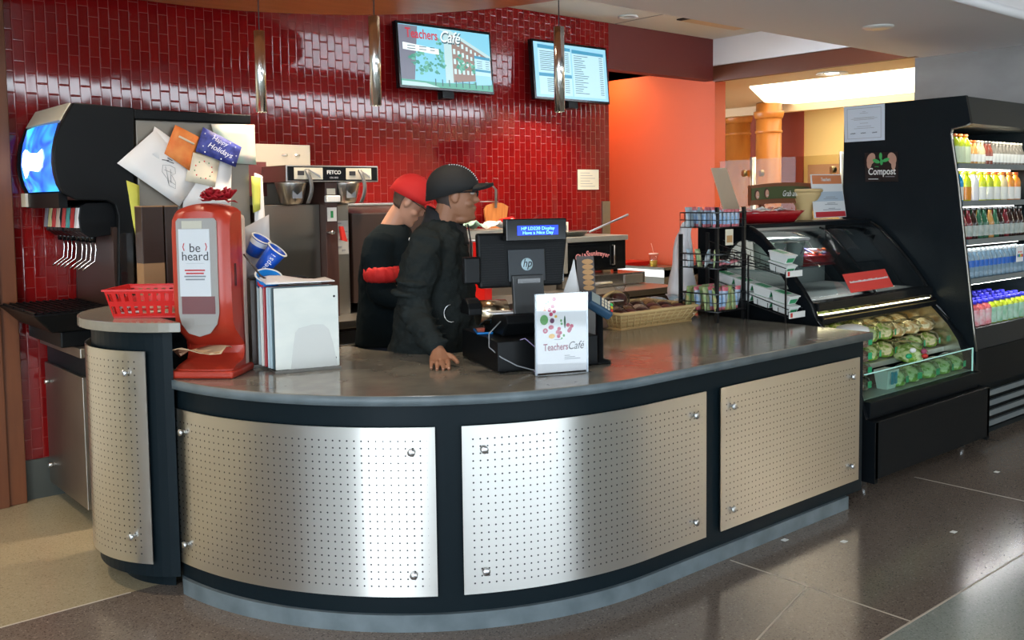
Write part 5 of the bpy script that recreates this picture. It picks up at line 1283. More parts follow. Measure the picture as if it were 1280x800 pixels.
MB(OK_).box(XL + .035, XR - .03, 3.05, 3.76, .985, 1.0).build('upper_deck', mat('dull_deck', (.16, .16, .155), .45), case)
MB(OK_).box(XL + .035, XR - .03, 3.30, 3.76, 1.165, 1.175).build('glass_shelf', MATS['curved_display_glass'], case)
MB(OK_).box(XL + .05, XR - .05, 3.02, 3.04, .945, .955).build('light_tube', mat('case_tube', (1, 1, 1), .5, emit=(1.0, .90, .55), estr=5.0), case)
deckm = mat('steel_deck', (.45, .45, .42), .4, .5)
decks = ((2.70, 2.88, .49), (2.88, 3.06, .62), (3.06, 3.28, .735), (3.28, 3.50, .80))
for y0, y1, z in decks: MB(OK_).box(XL + .035, XR - .03, y0, y1, z - .03, z).build('stepped_deck', deckm, case)
MB(OK_).prism([(3.76, .49), (3.76, .93), (3.02, .93), (2.95, .86), (2.86, .77), (2.79, .67), (2.75, .56), (2.75, .49)], XR - .045, XR - .032, 'x').build('inner_liner', mat('inner_liner_warm', (.62, .58, .50), .22, 1.0), case)
l = area('case_lamp', (5.49, 2.97, .935), (5.49, 3.00, .5), 1.3, .03, 30, (1.0, .90, .48))
l2 = area('case_upper_lamp', (5.49, 3.44, 1.40), (5.49, 3.50, 1.0), 1.2, .03, 9, (1.0, .95, .85))

# ---- food in the case
clearpk = glassmat('clear_food_shell', (.90, .93, .90), rough=.08, spec=1.0)
lettuce = mat('lettuce', (.24, .42, .04), .5, noise=(26, .95, (.72, .78, .40)))
mixed = mat('mixed_salad', (.25, .38, .04), .5, noise=(28, .95, (.80, .68, .38)))
dark_s = mat('dark_salad', (.12, .12, .03), .5, noise=(28, .95, (.52, .48, .16)))
orang_s = mat('wrap_filling', (.60, .34, .12), .5, noise=(24, .95, (.85, .70, .42)))
choc = mat('choc_pieces', (.10, .03, .02), .5, noise=(60, .1, (.45, .30, .22)))
green_st = mat('green_sticker', (.02, .42, .17), .5); teal_st = mat('teal_sticker', (.02, .25, .35), .5)
onionr = mat('red_onion', (.35, .05, .12), .5); tomr = mat('tomato', (.60, .03, .02), .35)
def bumpy(mbx, r, h, z0, seed, n=18, k=6, m=0):
    q_ = random.Random(seed); rings = []
    for j in range(k + 1):
        t = j / k; rr_ = r * (.80 + .2 * math.sin(PI * min(t * 1.1, 1))) * math.sqrt(max(0.02, 1 - max(0, (t - .45) / .56) ** 2))
        rings.append([((rr_ + q_.uniform(-.06, .06) * r) * math.cos(2 * PI * i / n), (rr_ + q_.uniform(-.06, .06) * r) * math.sin(2 * PI * i / n), z0 + h * t + q_.uniform(-.03, .03) * h) for i in range(n)])
    mbx.loft(rings, m, True)
def salad(name, fill, r=.085, h=.075, sticker=green_st, label='', group='food packs in the display case', extra=None, seed=1):
    e = empty(name, (0, 0, -5), 0, label, 'salad' if 'salad' in label else 'food pack', group)
    g_ = MB(); bumpy(g_, r * .88, h * 1.15, .004, seed); g_.build('filling', fill, e)
    MB().lathe([(r * .62, 0), (r * .70, .004), (r * .97, h * .68), (r * 1.06, h * .72), (r * 1.06, h * .76), (r * .98, h * .80), (r * .82, h * 1.22), (r * .5, h * 1.36), (.004, h * 1.40)], n=18, caps=False).build('clear_shell', clearpk, e)
    if sticker:
        MB().box(-.019, .019, -r * 1.02, -r * 1.0, h * .35, h * .35 + .038).build('sticker', sticker, e)
    if extra:
        for i, (m_, x, z) in enumerate(extra): MB().ball((x, -r * .82, z), .022, .012, .016, 10, 6).build('topping', m_, e)
    return e
protos = {}
def put(key, x, y, z, rz, label=None, tilt=0, **k):
    if key not in protos:
        e = salad(*k.pop('a'), label=label, **k); protos[key] = e
    else:
        e = copy_tree(protos[key])
        if label: e['label'] = label
    e.location = (x, y, z); e.rotation_euler = (tilt, 0, rz); return e
rr = random.Random(12)
ORD = ['first', 'second', 'third', 'fourth', 'fifth', 'sixth', 'seventh', 'eighth', 'ninth', 'tenth', 'eleventh', 'twelfth', 'thirteenth', 'fourteenth', 'fifteenth']
kinds = [('lettuce_salad', ('salad_bowl', lettuce), 'pale green lettuce salad bowl'), ('mixed_salad', ('salad_bowl', mixed), 'mixed green and yellow salad bowl'), ('dark_salad', ('salad_bowl', dark_s), 'dark olive salad bowl')]
dn = ['lowest deck', 'second deck', 'third deck', 'top back deck']
for di, (y0, y1, z) in enumerate(decks):
    cols = [4.95 + k * .187 for k in range(7)]
    for ci, x in enumerate(cols):
        if di == 0 and ci in (0, 1): continue
        if x > XR - .12: continue
        kk = kinds[0] if (di == 3 and ci < 3) or (di == 0) else kinds[(ci + di) % 3]
        if di in (2, 3) and ci >= 4:
            key = 'wrap'; 
            put(key, x, (y0 + y1) / 2, z + .002, rr.uniform(-.4, .4), 'orange-tinted wrap pack, %s of display case, %s from left' % (dn[di], ORD[ci]), a=('wrap_pack', orang_s), r=.085, h=.065, sticker=None, seed=9)
            if di == 3: put(key, x, (y0 + y1) / 2, z + .10, rr.uniform(-.4, .4), 'orange-tinted wrap pack stacked on another at the case back, %s from the left' % ORD[ci])
            continue
        put(kk[0], x, (y0 + y1) / 2 + rr.uniform(-.01, .01), z + .002, rr.uniform(-.3, .3), kk[2] + ', %s of display case, %s from left' % (dn[di], ORD[ci]), a=kk[1], seed=di + ci)
        if di == 1 and ci > 3: put('wrap', x, (y0 + y1) / 2 + .02, z + .105, rr.uniform(-.4, .4), 'orange-tinted wrap pack on a salad bowl, second deck, %s from left' % ORD[ci], a=('wrap_pack', orang_s), r=.085, h=.065, sticker=None, seed=9)
        elif di == 1 or di == 2: put(kk[0], x, (y0 + y1) / 2, z + .112, .3, kk[2] + ' stacked on another, %s, %s from left' % (dn[di], ORD[ci]))
# the bowl with onion and tomato sitting proud on top of the front row
e = salad('salad_bowl', lettuce, .105, .085, None, 'large salad bowl with red onion and tomato resting on top of the front packs', extra=[(onionr, .045, .075), (tomr, .055, .045), (white, -.03, .085), (green_st, -.055, .05)], seed=77); e['category'] = 'salad'
e.location = (5.60, 2.84, .60); e.rotation_euler = (0.08, 0, -.5)
# stacks of chocolate-dipped fruit cups with green stickers, white lid on top
for sx, (x, y) in enumerate(((4.90, 2.83), (5.06, 2.86))):
    for k in range(4):
        lab = 'clear cup of brown snack pieces with green sticker, %s of the %s front stack' % (('bottom', 'second', 'third', 'top')[k], ('left', 'right')[sx])
        put('snackcup', x, y, .492 + k * .083, -.25 + .2 * sx, lab, a=('snack_cup', choc), r=.072, h=.058, sticker=green_st, seed=5)
o = MB().lathe([(.0, 0), (.085, 0), (.095, .012), (.085, .03), (.04, .044), (.0, .046)], n=20).build('foam_lid', white); o.location = (4.97, 2.85, .835); tag(o, 'white lid lying across the tops of the two snack cup stacks', 'lid')
o = MB().hexa([(-.05, -.03, 0), (.05, -.03, 0), (.05, .03, 0), (-.05, .03, 0)], [(-.065, -.045, .11), (.065, -.045, .11), (.065, .045, .11), (-.065, .045, .11)]).build('yogurt_tub', mat('yogurt_white', (.62, .66, .60), .5)); o.location = (5.22, 2.775, .492); tag(o, 'pale tub with teal stripes behind the low glass shield', 'tub')
MB().box(-.03, -.008, -.052, -.045, .03, .10).build('teal_stripe', teal_st, o); MB().box(.008, .03, -.052, -.045, .03, .10).build('teal_stripe', teal_st, o)
# upper section: tubs and a red tray of snacks
for i, (x, y, z) in enumerate(((4.93, 3.42, 1.177), (5.10, 3.44, 1.177), (5.20, 3.38, 1.177))):
    e = empty('clear_tub', (x, y, z), 0, ('left', 'middle', 'right')[i] + ' of the three tall clear tubs with grey lids in the upper case', 'tub', 'tall clear tubs in the upper case')
    MB().lathe([(.0, .002), (.050, .002), (.060, .145), (.0, .145)], n=18).build('pale_filling', mat('pale_pudding', (.42, .46, .42), .5) if i == 0 else MATS['pale_pudding'], e)
    MB().lathe([(.052, 0), (.064, .16), (.068, .162)], n=18, caps=False).build('clear_wall', clearpk, e)
    MB().box(-.07, .07, -.07, .07, .162, .178).build('square_lid', mat('grey_lid', (.30, .33, .34), .4) if i == 0 else MATS['grey_lid'], e, bevel=.01)
    MB().tube([(-.02 + .012 * math.cos(t), -.064, .12 - .02 * abs(math.sin(t / 2)) * 2) for t in [k * PI / 5 for k in range(11)]], .004, 5).build('handle_loop', mat('mauve_loop', (.16, .10, .16), .4) if i == 0 else MATS['mauve_loop'], e)
def scallop(name, loc, L, D, H, m, label, rz=0, n=26):
    e = empty(name, loc, rz, label, 'tray'); g_ = MB()
    def ring(w, d, z, amp): 
        R = []
        for i in range(n * 4):
            t = 2 * PI * i / (n * 4); c_, s_ = math.cos(t), math.sin(t); k = (abs(c_) ** 5 + abs(s_) ** 5) ** (-1 / 5)
            R.append((w / 2 * c_ * k * (1 + amp * math.sin(n * t)), d / 2 * s_ * k * (1 + amp * math.sin(n * t)), z + amp * .15 * math.sin(n * t)))
        return R
    g_.loft([ring(L * .78, D * .7, 0, 0), ring(L * .9, D * .86, H * .6, .004), ring(L, D, H, .012), ring(L * .985, D * .96, H, .012), ring(L * .88, D * .82, H * .55, .004), ring(L * .76, D * .66, .006, 0)], 0, True)
    g_.build('tray_shell', m, e); return e
st = scallop('red_snack_tray', (5.62, 3.50, 1.177), .42, .18, .05, dred, 'red tray of wrapped snacks inside the upper case')
wraps = [mat('wrapper_navy', (.05, .05, .22), .25), mat('wrapper_white', (.75, .76, .78), .25), mat('wrapper_orange', (.65, .16, .05), .25), mat('wrapper_silver', (.45, .47, .50), .2, .6)]
def pouch(m1, m2, L=.10, W_=.045, T_=.02, name='wrapper', zig=True):
    g_ = MB(); rows = []
    for i, (t, w, th) in enumerate(((0, 1, .08), (.08, 1, .08), (.16, .9, .6), (.5, .94, 1), (.84, .9, .6), (.92, 1, .08), (1, 1, .08))):
        rows.append([(L * (t - .5), W_ / 2 * w * math.cos(a), T_ / 2 * th * math.sin(a)) for a in [2 * PI * k / 12 for k in range(12)]])
    g_.loft(rows[:3], 1, True); g_.loft(rows[2:5], 0, True, False); g_.loft(rows[4:], 1, True); return g_
pp = [pouch(0, 0).build('snack_pouch', [wraps[i], wraps[(i + 1) % 4]]) for i in range(4)]
nm = ['navy', 'white', 'orange', 'silver']
rr = random.Random(6)
for k in range(12):
    o = pp[k % 4] if k < 4 else pp[k % 4].copy()
    if k >= 4: C.objects.link(o)
    o.location = (5.47 + .10 * (k % 4) + rr.uniform(-.02, .02), 3.47 + .05 * ((k // 4) % 2), 1.21 + .024 * (k // 4)); o.rotation_euler = (rr.uniform(-.5, .5), rr.uniform(-.6, .1), rr.uniform(0, 3))
    tag(o, nm[k % 4] + ' wrapped snack in the upper red tray, %s layer' % ('bottom', 'middle', 'top')[k // 4], 'snack', 'wrapped snacks in the red case tray')
o = MB().ball((0, 0, .03), .05, .04, .03, 14, 8).build('wrapped_roll', wrapm); o.location = (4.95, 3.20, 1.0); tag(o, 'single plastic wrapped roll low in the left of the upper case', 'snack')
MB().ball((0, 0, .028), .035, .028, .022, 12, 7).build('roll', orang_s, o)
# red notice leaning on the curved glass
def place_quad(name, pts, m, th, label, cat):
    o = sum(pts, Vector()) / 4; n_ = (pts[1] - pts[0]).cross(pts[3] - pts[0]).normalized()
    a = [p - o for p in pts]; b = [p - o + n_ * th for p in pts]
    ob = MB().hexa([tuple(p) for p in a], [tuple(p) for p in b]).build(name, m); ob.location = o; return tag(ob, label, cat), n_
def caseY(px, py):   # front of the curved glass: search Y/z curve
    best = None
    for i in range(len(gl) - 1):
        for t in (0, .25, .5, .75, 1):
            Y = gl[i][0] * (1 - t) + gl[i + 1][0] * t - .03; p = onY(px, py, Y); z = gl[i][1] * (1 - t) + gl[i + 1][1] * t + .012; d = abs(p.z - z)
            if best is None or d < best[0]: best = (d, p)
    return best[1]
P4 = [onY(1053, 343, 3.085), onY(1106, 336, 3.085), onY(1117, 358, 2.995), onY(1064, 366, 2.995)]
redn, n_ = place_quad('red_notice', P4, mat('coral_red_card', (.80, .07, .055), .5), .002, 'coral red card with one line of small white print on the curved glass', 'notice')
ux = (P4[1] - P4[0]).normalized(); vv = (P4[3] - P4[0]); nrm = -n_ if n_.y > 0 else n_
g = MB(); rr = random.Random(9); L4 = (P4[1] - P4[0]).length; x = -.44; oo = redn.location
while x < .44:
    w = rr.uniform(.012, .03); c0 = ux * (x * L4) + ux * .003 + nrm * .0035; h_ = rr.choice((.007, .011)); vz = -vv.normalized()
    g.hexa([tuple(c0 - vz * .004), tuple(c0 + ux * w * L4 - vz * .004), tuple(c0 + ux * w * L4 + vz * h_), tuple(c0 + vz * h_)], [tuple(p + nrm * .0006) for p in (c0 - vz * .004, c0 + ux * w * L4 - vz * .004, c0 + ux * w * L4 + vz * h_, c0 + vz * h_)])
    x += w + .006
g.build('print_line', white, redn)

# ---- on top of the case
q = onz(974, 277, 1.447)
rt = scallop('scalloped_red_tray', (q.x, 3.60, 1.447), .56, .27, .072, dred, 'red scalloped tray of wrapped packets on top of the display case', VIEW * .35)
rt.location = (5.20, 3.62, 1.447)
pko = [pouch(0, 0, .09, .05, .016).build('sugar_packet', [m_, white]) for m_ in (wraps[1], mat('pale_pink_wrap', (.70, .30, .28), .4))]
rr = random.Random(16)
for k in range(18):
    o = pko[k % 2] if k < 2 else pko[k % 2].copy()
    if k >= 2: C.objects.link(o)
    o.location = (5.02 + .064 * (k % 6) + rr.uniform(-.01, .01), 3.57 + .045 * ((k // 6)), 1.512 + .007 * (k % 3)); o.rotation_euler = (rr.uniform(-.3, .3), rr.uniform(-.4, .4), rr.uniform(0, 3))
    tag(o, ('white', 'pale pink')[k % 2] + ' packet in the scalloped red tray, %s from the left, %s row' % (ORD[k % 6], ('front', 'middle', 'back')[k // 6]), 'packet', 'packets in the scalloped red tray')
# poster in stand
a = onY(1013, 218, 3.66); b = onY(1051, 218, 3.66); c_ = onY(1018, 273, 3.60); d_ = onY(1058, 271, 3.60)
po, n_ = place_quad('cafe_poster', [a, b, d_, c_], paper, .003, 'white poster with orange header and red foot standing on the display case', 'poster')
def quadat(u, v): 
    p = a * (1 - u) * (1 - v) + b * u * (1 - v) + d_ * u * v + c_ * (1 - u) * v; return p - po.location + Vector((0, -.004, 0))
def strip4(u0, u1, v0, v1, m, name, par, f=quadat, o_=Vector((0, 0, 0))):
    pts = [f(u0, v0) + o_, f(u1, v0) + o_, f(u1, v1) + o_, f(u0, v1) + o_]
    return MB().hexa([tuple(p) for p in pts], [tuple(p + Vector((0, .002, 0))) for p in pts]).build(name, m, par)
strip4(.03, .97, .02, .22, mat('poster_orange', (.75, .25, .10), .6), 'header_band', po); strip4(.05, .97, .86, .98, mat('poster_red', (.60, .04, .05), .6), 'foot_band', po)
strip4(.03, .97, .40, .62, mat('poster_pale_blue', (.50, .58, .66), .6), 'pale_band', po)
text('Teachers', .034, 'lettering', white, po, frame(quadat(.45, .12) + Vector((0, -.003, 0)), b - a, (0, -1, 0)), bold=.0006)
for v, w in ((.52, .3), (.56, .45), (.66, .25), (.69, .4), (.78, .2), (.81, .55)): strip4(.55 - w / 2, .55 + w / 2, v, v + .012, greyink, 'print_line', po, o_=Vector((0, -.002, 0)))
# counter sign with two smiling faces, printed picture
gs = empty('curved_wood_sign', tuple(onY(970, 258, 3.74)), 0, 'curved brown wood sign with two printed faces and white script', 'sign'); o_ = gs.location
woodd = mat('sign_wood', (.22, .07, .03), .45)
def gY(px, py, Y=3.74): return tuple(onY(px, py, Y) - o_)
g = MB(); top_ = [gY(x, 232 - 4.0 * math.sin(PI * (x - 935) / 100)) for x in range(935, 1021, 6)]; bot_ = [gY(x, 257 - 3.2 * math.sin(PI * (x - 935) / 100)) for x in range(935, 1021, 6)]
g.sheet([bot_, top_], 0, .02, False); g.build('wood_board', woodd, gs)
g = MB(); t1 = [gY(x, 236 - 3.5 * math.sin(PI * (x - 935) / 100), 3.71) for x in range(939, 1016, 6)]; b1_ = [gY(x, 251 - 3.2 * math.sin(PI * (x - 935) / 100), 3.71) for x in range(939, 1016, 6)]
g.sheet([b1_, t1], 0, .004, False); g.build('green_print', mat('olive_print', (.07, .09, .03), .5), gs)
for px, py in ((947, 244), (959, 242)):
    c0 = Vector(gY(px, py, 3.70)); MB().ball(c0 + Vector((0, .004, .004)), .028, .003, .033, 12, 7).build('printed_hair', mat('print_hair', (.08, .03, .02), .6) if px == 947 else MATS['print_hair'], gs); MB().ball(c0, .020, .003, .026, 12, 7).build('printed_face', mat('print_face', (.62, .32, .22), .6) if px == 947 else MATS['print_face'], gs)
    MB().box(c0.x - .009, c0.x + .009, c0.y - .005, c0.y - .003, c0.z - .013, c0.z - .009).build('printed_smile', white, gs)
text('Grab and Go', .055, 'lettering', white, gs, frame(Vector(gY(992, 242, 3.695)), (1, 0, 0), (0, -1, 0)), shear=.3, xs=.9)
for px in (952, 1000): MB().box(gY(px, 250)[0] - .02, gY(px, 250)[0] + .02, -.01, .01, 1.446 - o_.z, gY(px, 252)[2]).build('sign_leg', woodd, gs)
# pale basket bowl behind the poster
q = onY(1006, 250, 3.70)
wb2 = empty('pale_wicker_bowl', (q.x, 3.70, 1.447), 0, 'pale round wicker bowl of dark pods on a stand behind the poster', 'bowl')
MB().lathe([(.06, 0), (.05, .05), (.065, .10), (.105, .17), (.108, .20), (.05, .15)], n=20, caps=False).build('bowl_shell', wick2, wb2); MB().tube([(.108 * math.cos(t), .108 * math.sin(t), .20) for t in [2 * PI * i / 20 for i in range(20)]], .012, 8, closed=True).build('bowl_rim', wick2, wb2)
for k in range(5): MB().ball((.04 * math.cos(k * 1.3), .04 * math.sin(k * 1.3), .20), .03, .018, .018, 10, 6).build('dark_pod', mat('dark_pod', (.03, .02, .015), .5) if k == 0 else MATS['dark_pod'], wb2)

# ================================================================== TALL OPEN COOLER
CX0, CX1 = 6.22, 7.43
cool = empty('open_cooler', (6.8, 3.2, 0), 0, 'tall black open-front drinks cooler with notices on its side', 'cooler')
OKC = Matrix.Translation((-6.8, -3.2, 0))
sidep = [(3.65, .02), (3.65, 2.235), (2.80, 2.24), (2.765, 2.06), (2.80, 2.045), (2.885, 2.03), (2.89, 2.0), (2.84, 1.70), (2.79, 1.30), (2.745, .95), (2.72, .74), (2.70, .60), (2.69, .02)]
coolblk = mat('cooler_black', (.006, .010, .013), .45, spec=.18, bump=(150, .15))
MB(OKC).prism(sidep, CX0, CX0 + .03, 'x').build('side_panel', coolblk, cool); MB(OKC).prism(sidep, CX1 - .03, CX1, 'x').build('side_panel', coolblk, cool)
MB(OKC).tube([(CX0 + .002, p[0], p[1]) for p in sidep[3:12]], .006, 6).build('edge_trim', mat('trim_grey', (.30, .29, .26), .3, .8), cool)
MB(OKC).prism([(3.0, 2.07), (2.80, 2.235), (2.765, 2.06)][0:0] + [(3.6, 2.235), (2.80, 2.235), (2.765, 2.06), (2.80, 2.05), (3.6, 2.05)], CX0 + .03, CX1 - .03, 'x').build('header_box', mat('header_blue_black', (.014, .022, .028), .35, spec=.3), cool)
MB(OKC).box(CX0 + .03, CX1 - .03, 3.55, 3.65, .05, 2.05).build('back_wall', blackm, cool)
MB(OKC).box(CX0 + .03, CX1 - .03, 2.745, 3.55, .66, .735).build('bottom_deck', MATS['steel_deck'], cool)
MB(OKC).box(CX0 + .03, CX1 - .03, 2.715, 2.745, .60, .745).build('front_bumper', mat('bumper_grey', (.025, .028, .03), .4, spec=.1), cool, bevel=.004)
MB(OKC).box(CX0 + .03, CX1 - .03, 2.71, 2.76, .36, .60).build('kick_panel', caseblk, cool)
MB(OKC).box(CX0 + .03, CX1 - .03, 2.80, 3.5, .02, .36).build('motor_box', black, cool)
for k in range(4): MB(OKC).box(CX0 + .02, CX1 - .02, 2.70, 2.72, .075 + k * .068, .11 + k * .068).build('grille_slat', mat('slat_grey', (.20, .25, .28), .3, .4) if k == 0 else MATS['slat_grey'], cool)
MB(OKC).box(CX0 + .05, CX1 - .05, 2.76, 3.5, 0, .03).build('plinth', black, cool)
shel = [(2.855, 1.805), (2.825, 1.56), (2.79, 1.31), (2.765, 1.055)]
for y, z in shel:
    s_ = MB(OKC).box(CX0 + .03, CX1 - .03, y, 3.5, z - .018, z).build('shelf', blackm, cool)
    MB(OKC).box(CX0 + .03, CX1 - .03, y - .012, y, z - .03, z + .006).build('price_rail', mat('rail_grey', (.16, .19, .20), .3), s_)
    MB(OKC).box(CX0 + .04, CX1 - .3, y + .03, y + .05, z - .040, z - .022).build('shelf_lamp', tubem if z > 1.7 or z < 1.2 else lcd if False else mat('soft_tube', (1, 1, 1), .5, emit=(1, .97, .9), estr=2.0), s_)
area('cooler_lamp', (6.8, 2.90, 1.765), (6.8, 3.0, 1.4), 1.0, .03, 4, (1.0, .97, .80)); area('cooler_lamp', (6.8, 2.84, 2.04), (6.8, 3.02, 1.7), 1.0, .03, 2.0, (1.0, .95, .8)); area('cooler_lamp', (6.8, 2.80, 1.02), (6.8, 2.9, .7), 1.0, .03, 5, (1.0, .98, 1.0))
area('cooler_lamp', (6.8, 2.86, 1.52), (6.8, 3.0, 1.2), 1.0, .03, .8, (.8, .95, 1.0)); area('cooler_lamp', (6.8, 2.82, 1.27), (6.8, 2.95, 1.0), 1.0, .03, .8, (.8, .95, 1.0))
def bottle(name, prof, liq, cap, capz, lab, labz, label, group, cat='bottle'):
    e = empty(name, (0, 0, -5), 0, label, cat, group)
    MB().lathe(prof, n=16).build('bottle_body', liq, e)
    r = prof[-1][0]; MB().lathe([(r * 1.15, prof[-1][1] - .004), (r * 1.15, capz), (r * .9, capz + .003), (.0, capz + .003)], n=14).build('cap', cap, e)
    if lab:
        rl = max([p[0] for p in prof if labz[0] <= p[1] <= labz[1]] or [max(p[0] for p in prof)]) + .0012
        MB().lathe([(rl, labz[0]), (rl, labz[1])], n=16, caps=False).build('label_band', lab, e)
    return e
def liquid(n_, c): return mat(n_, c, .15, spec=.5)
sport = [(.0, 0), (.032, 0), (.034, .01), (.034, .06), (.031, .068), (.034, .078), (.034, .115), (.028, .135), (.016, .150), (.015, .163)]
sportL = [(p[0] * 1.05, p[1] * 1.12) for p in sport]
juice = [(.0, 0), (.024, 0), (.026, .01), (.026, .09), (.021, .105), (.012, .130), (.011, .150)]
slim = [(.0, 0), (.027, 0), (.029, .01), (.029, .105), (.024, .12), (.012, .165), (.011, .195)]
water = [(.0, 0), (.026, 0), (.030, .008), (.030, .035), (.027, .04), (.030, .046), (.030, .12), (.024, .145), (.013, .165), (.013, .176)]
square = [(.0, 0), (.040, 0), (.042, .008), (.042, .115), (.034, .13), (.020, .142), (.019, .15)]
lime = liquid('lime_drink', (.38, .45, .02)); limelab = mat('lime_label', (.55, .62, .42), .5); orcap = mat('orange_cap', (.70, .16, .03), .4); yel = liquid('yellow_drink_b', (.62, .68, .02)); ylab = mat('white_grey_label', (.70, .70, .66), .5)
bluel = liquid('blue_drink', (.01, .30, .60)); whl = liquid('cloudy_white_drink', (.75, .75, .78)); oran = liquid('orange_drink', (.70, .25, .03)); amber = liquid('amber_drink', (.55, .28, .08)); peach = liquid('peach_drink', (.62, .50, .28)); brn = liquid('brown_red_drink', (.22, .05, .03)); greyl = liquid('smoky_drink', (.20, .18, .15))
dkb = liquid('cola_dark', (.03, .012, .008)); grn = liquid('dark_green_drink', (.03, .12, .06)); redl = liquid('dark_red_drink', (.16, .015, .02)); watr = liquid('clear_water', (.20, .30, .38)); wlab = mat('deep_blue_label', (.01, .12, .50), .4)
ycap = mat('yellow_cap', (.70, .70, .03), .4); wcap = mat('white_cap', (.72, .75, .75), .4); bcap = mat('royal_blue_cap', (.03, .03, .60), .35); slv = mat('silver_cap', (.35, .36, .37), .3, .8); pinkj = liquid('pink_juice', (.50, .10, .10)); jlab = mat('juice_label_red', (.70, .66, .66), .45, noise=(22, .0, (.65, .10, .13))); glab = mat('juice_label_green', (.55, .70, .60), .45, noise=(22, .0, (.12, .40, .20))); dlab = mat('dark_label', (.25, .32, .28), .5, noise=(30, .0, (.55, .55, .50)))
bt = {}
ORD = ['first', 'second', 'third', 'fourth', 'fifth', 'sixth', 'seventh', 'eighth', 'ninth', 'tenth', 'eleventh', 'twelfth', 'thirteenth', 'fourteenth', 'fifteenth']; ROWN = ['front', 'second', 'third', 'fourth']
def place_row(key, maker, xs, y, z, rows, dy, label, grp):
    for r_ in range(rows):
        for x in xs:
            if key not in bt: bt[key] = maker(); o = bt[key]
            else: o = copy_tree(bt[key])
            xi = xs.index(x); nth_ = ORD[xi] + ' such from left, ' if len(xs) > 1 else ''; o['label'] = label + ', ' + nth_ + ROWN[r_] + ' row'; o['group'] = grp; o.location = (x, y + r_ * dy, z); o.rotation_euler = (0, 0, (x * 37 + r_) % 6)
rng = lambda a, n_, s: [a + s * i for i in range(n_)]
G1, G2, G3, G4, G5 = ['drinks on the %s cooler shelf' % w for w in ('top', 'second', 'third', 'fourth', 'bottom')]
zs = 1.807
place_row('lime', lambda: bottle('sports_drink', sportL, lime, orcap, .195, limelab, (.01, .115), '', ''), rng(6.29, 3, .078), 2.90, zs, 2, .08, 'lime sports drink, top shelf', G1)
place_row('amber', lambda: bottle('juice_bottle', juice, amber, orcap, .160, ylab, (.02, .07), '', ''), rng(6.52, 2, .058), 2.90, zs, 2, .07, 'small amber juice, top shelf', G1)
place_row('peach', lambda: bottle('juice_bottle', juice, peach, cream, .160, ylab, (.02, .07), '', ''), rng(6.636, 2, .058), 2.90, zs, 2, .07, 'small pale peach juice, top shelf', G1)
place_row('brn', lambda: bottle('juice_bottle', juice, brn, slv, .160, ylab, (.03, .06), '', ''), rng(6.752, 2, .058), 2.90, zs, 2, .07, 'small reddish brown juice, top shelf', G1)
place_row('greyl', lambda: bottle('juice_bottle', juice, greyl, cream, .160, ylab, (.02, .08), '', ''), rng(6.868, 9, .058), 2.90, zs, 2, .07, 'small smoky juice, top shelf', G1)
zs = 1.562
cols = [('blues', bluel, ycap, 'blue yellow-capped sports drink, left end of second shelf', 1), ('yor', yel, ycap, 'yellow sports drink with orange label, second shelf', 1), ('wh', whl, ycap, 'white sports drink, second shelf', 1), ('yel', yel, ycap, 'bright yellow sports drink with white label, second shelf', 1), ('olive', lime, orcap, 'olive green sports drink with orange cap, second shelf', 1), ('yel2', yel, orcap, 'yellow sports drink with orange cap, second shelf', 1), ('pk', peach, orcap, 'pale cloudy sports drink, second shelf', 1), ('or2', oran, orcap, 'orange sports drink, second shelf', 2)]
x = 6.285
for key, lq, cp_, lb, n_ in cols:
    lm = oran if key in ('yor',) else whl if key == 'wh' else ylab
    place_row(key, (lambda lq=lq, cp_=cp_, lm=lm: bottle('sports_drink', sportL, lq, cp_, .196, lm, (.01, .095), '', '')), rng(x, n_, .105), 2.87, zs, 2, .09, lb, G2); x += .113 * n_
zs = 1.312
for i, (key, lq, lb) in enumerate((('redl', redl, 'dark red'), ('redl', redl, 'dark red'), ('dkb', dkb, 'nearly black'), ('grn', grn, 'dark green'), ('grn', grn, 'dark green'), ('amb3', amber, 'amber'), ('grn', grn, 'dark green'), ('dkb', dkb, 'nearly black'), ('redl', redl, 'dark red'), ('dkb', dkb, 'nearly black'), ('dkb', dkb, 'nearly black'), ('dkb', dkb, 'nearly black'))):
    place_row(key, (lambda lq=lq: bottle('slim_bottle', slim, lq, slv, .205, dlab, (.02, .09), '', '')), [6.295 + i * .082], 2.84, zs, 2, .08, lb + ' slim bottle, ' + ORD[i] + ' from left on third cooler shelf', G3)
zs = 1.057
place_row('wat', lambda: bottle('water_bottle', water, watr, wcap, .188, wlab, (.075, .118), '', ''), rng(6.285, 15, .068), 2.81, zs, 2, .075, 'blue-labelled water bottle, fourth shelf', G4)
zs = .738
place_row('jr', lambda: bottle('square_juice', square, pinkj, bcap, .168, jlab, (.006, .108), '', ''), rng(6.30, 4, .088), 2.80, zs, 4, .092, 'red-labelled blue-capped juice, bottom shelf', G5)
place_row('jg', lambda: bottle('square_juice', square, lime, bcap, .168, glab, (.006, .108), '', ''), rng(6.652, 8, .088), 2.80, zs, 4, .092, 'green-labelled blue-capped juice, bottom shelf', G5)
q = onY(1273, 318, 2.745)
tg = MB().box(-.055, .055, 0, .004, -.05, .05).build('price_card', paper); tg.location = (q.x + .02, 2.742, q.z); tag(tg, 'white card with coloured dots clipped to the fourth cooler shelf rail', 'price card')
g = MB()
for k in range(4): g.lathe([(.0, .001), (.012, .001), (.012, 0)], (-.035 + k * .024, -.0005, -.008), 12, k, axis=(0, -1, 0))
for k in range(3): g.box(-.03 + k * .024, -.018 + k * .024, -.001, 0, .012, .022, 3)
g.build('coloured_dots', [wlab, green_st, ygr, tomr], tg)

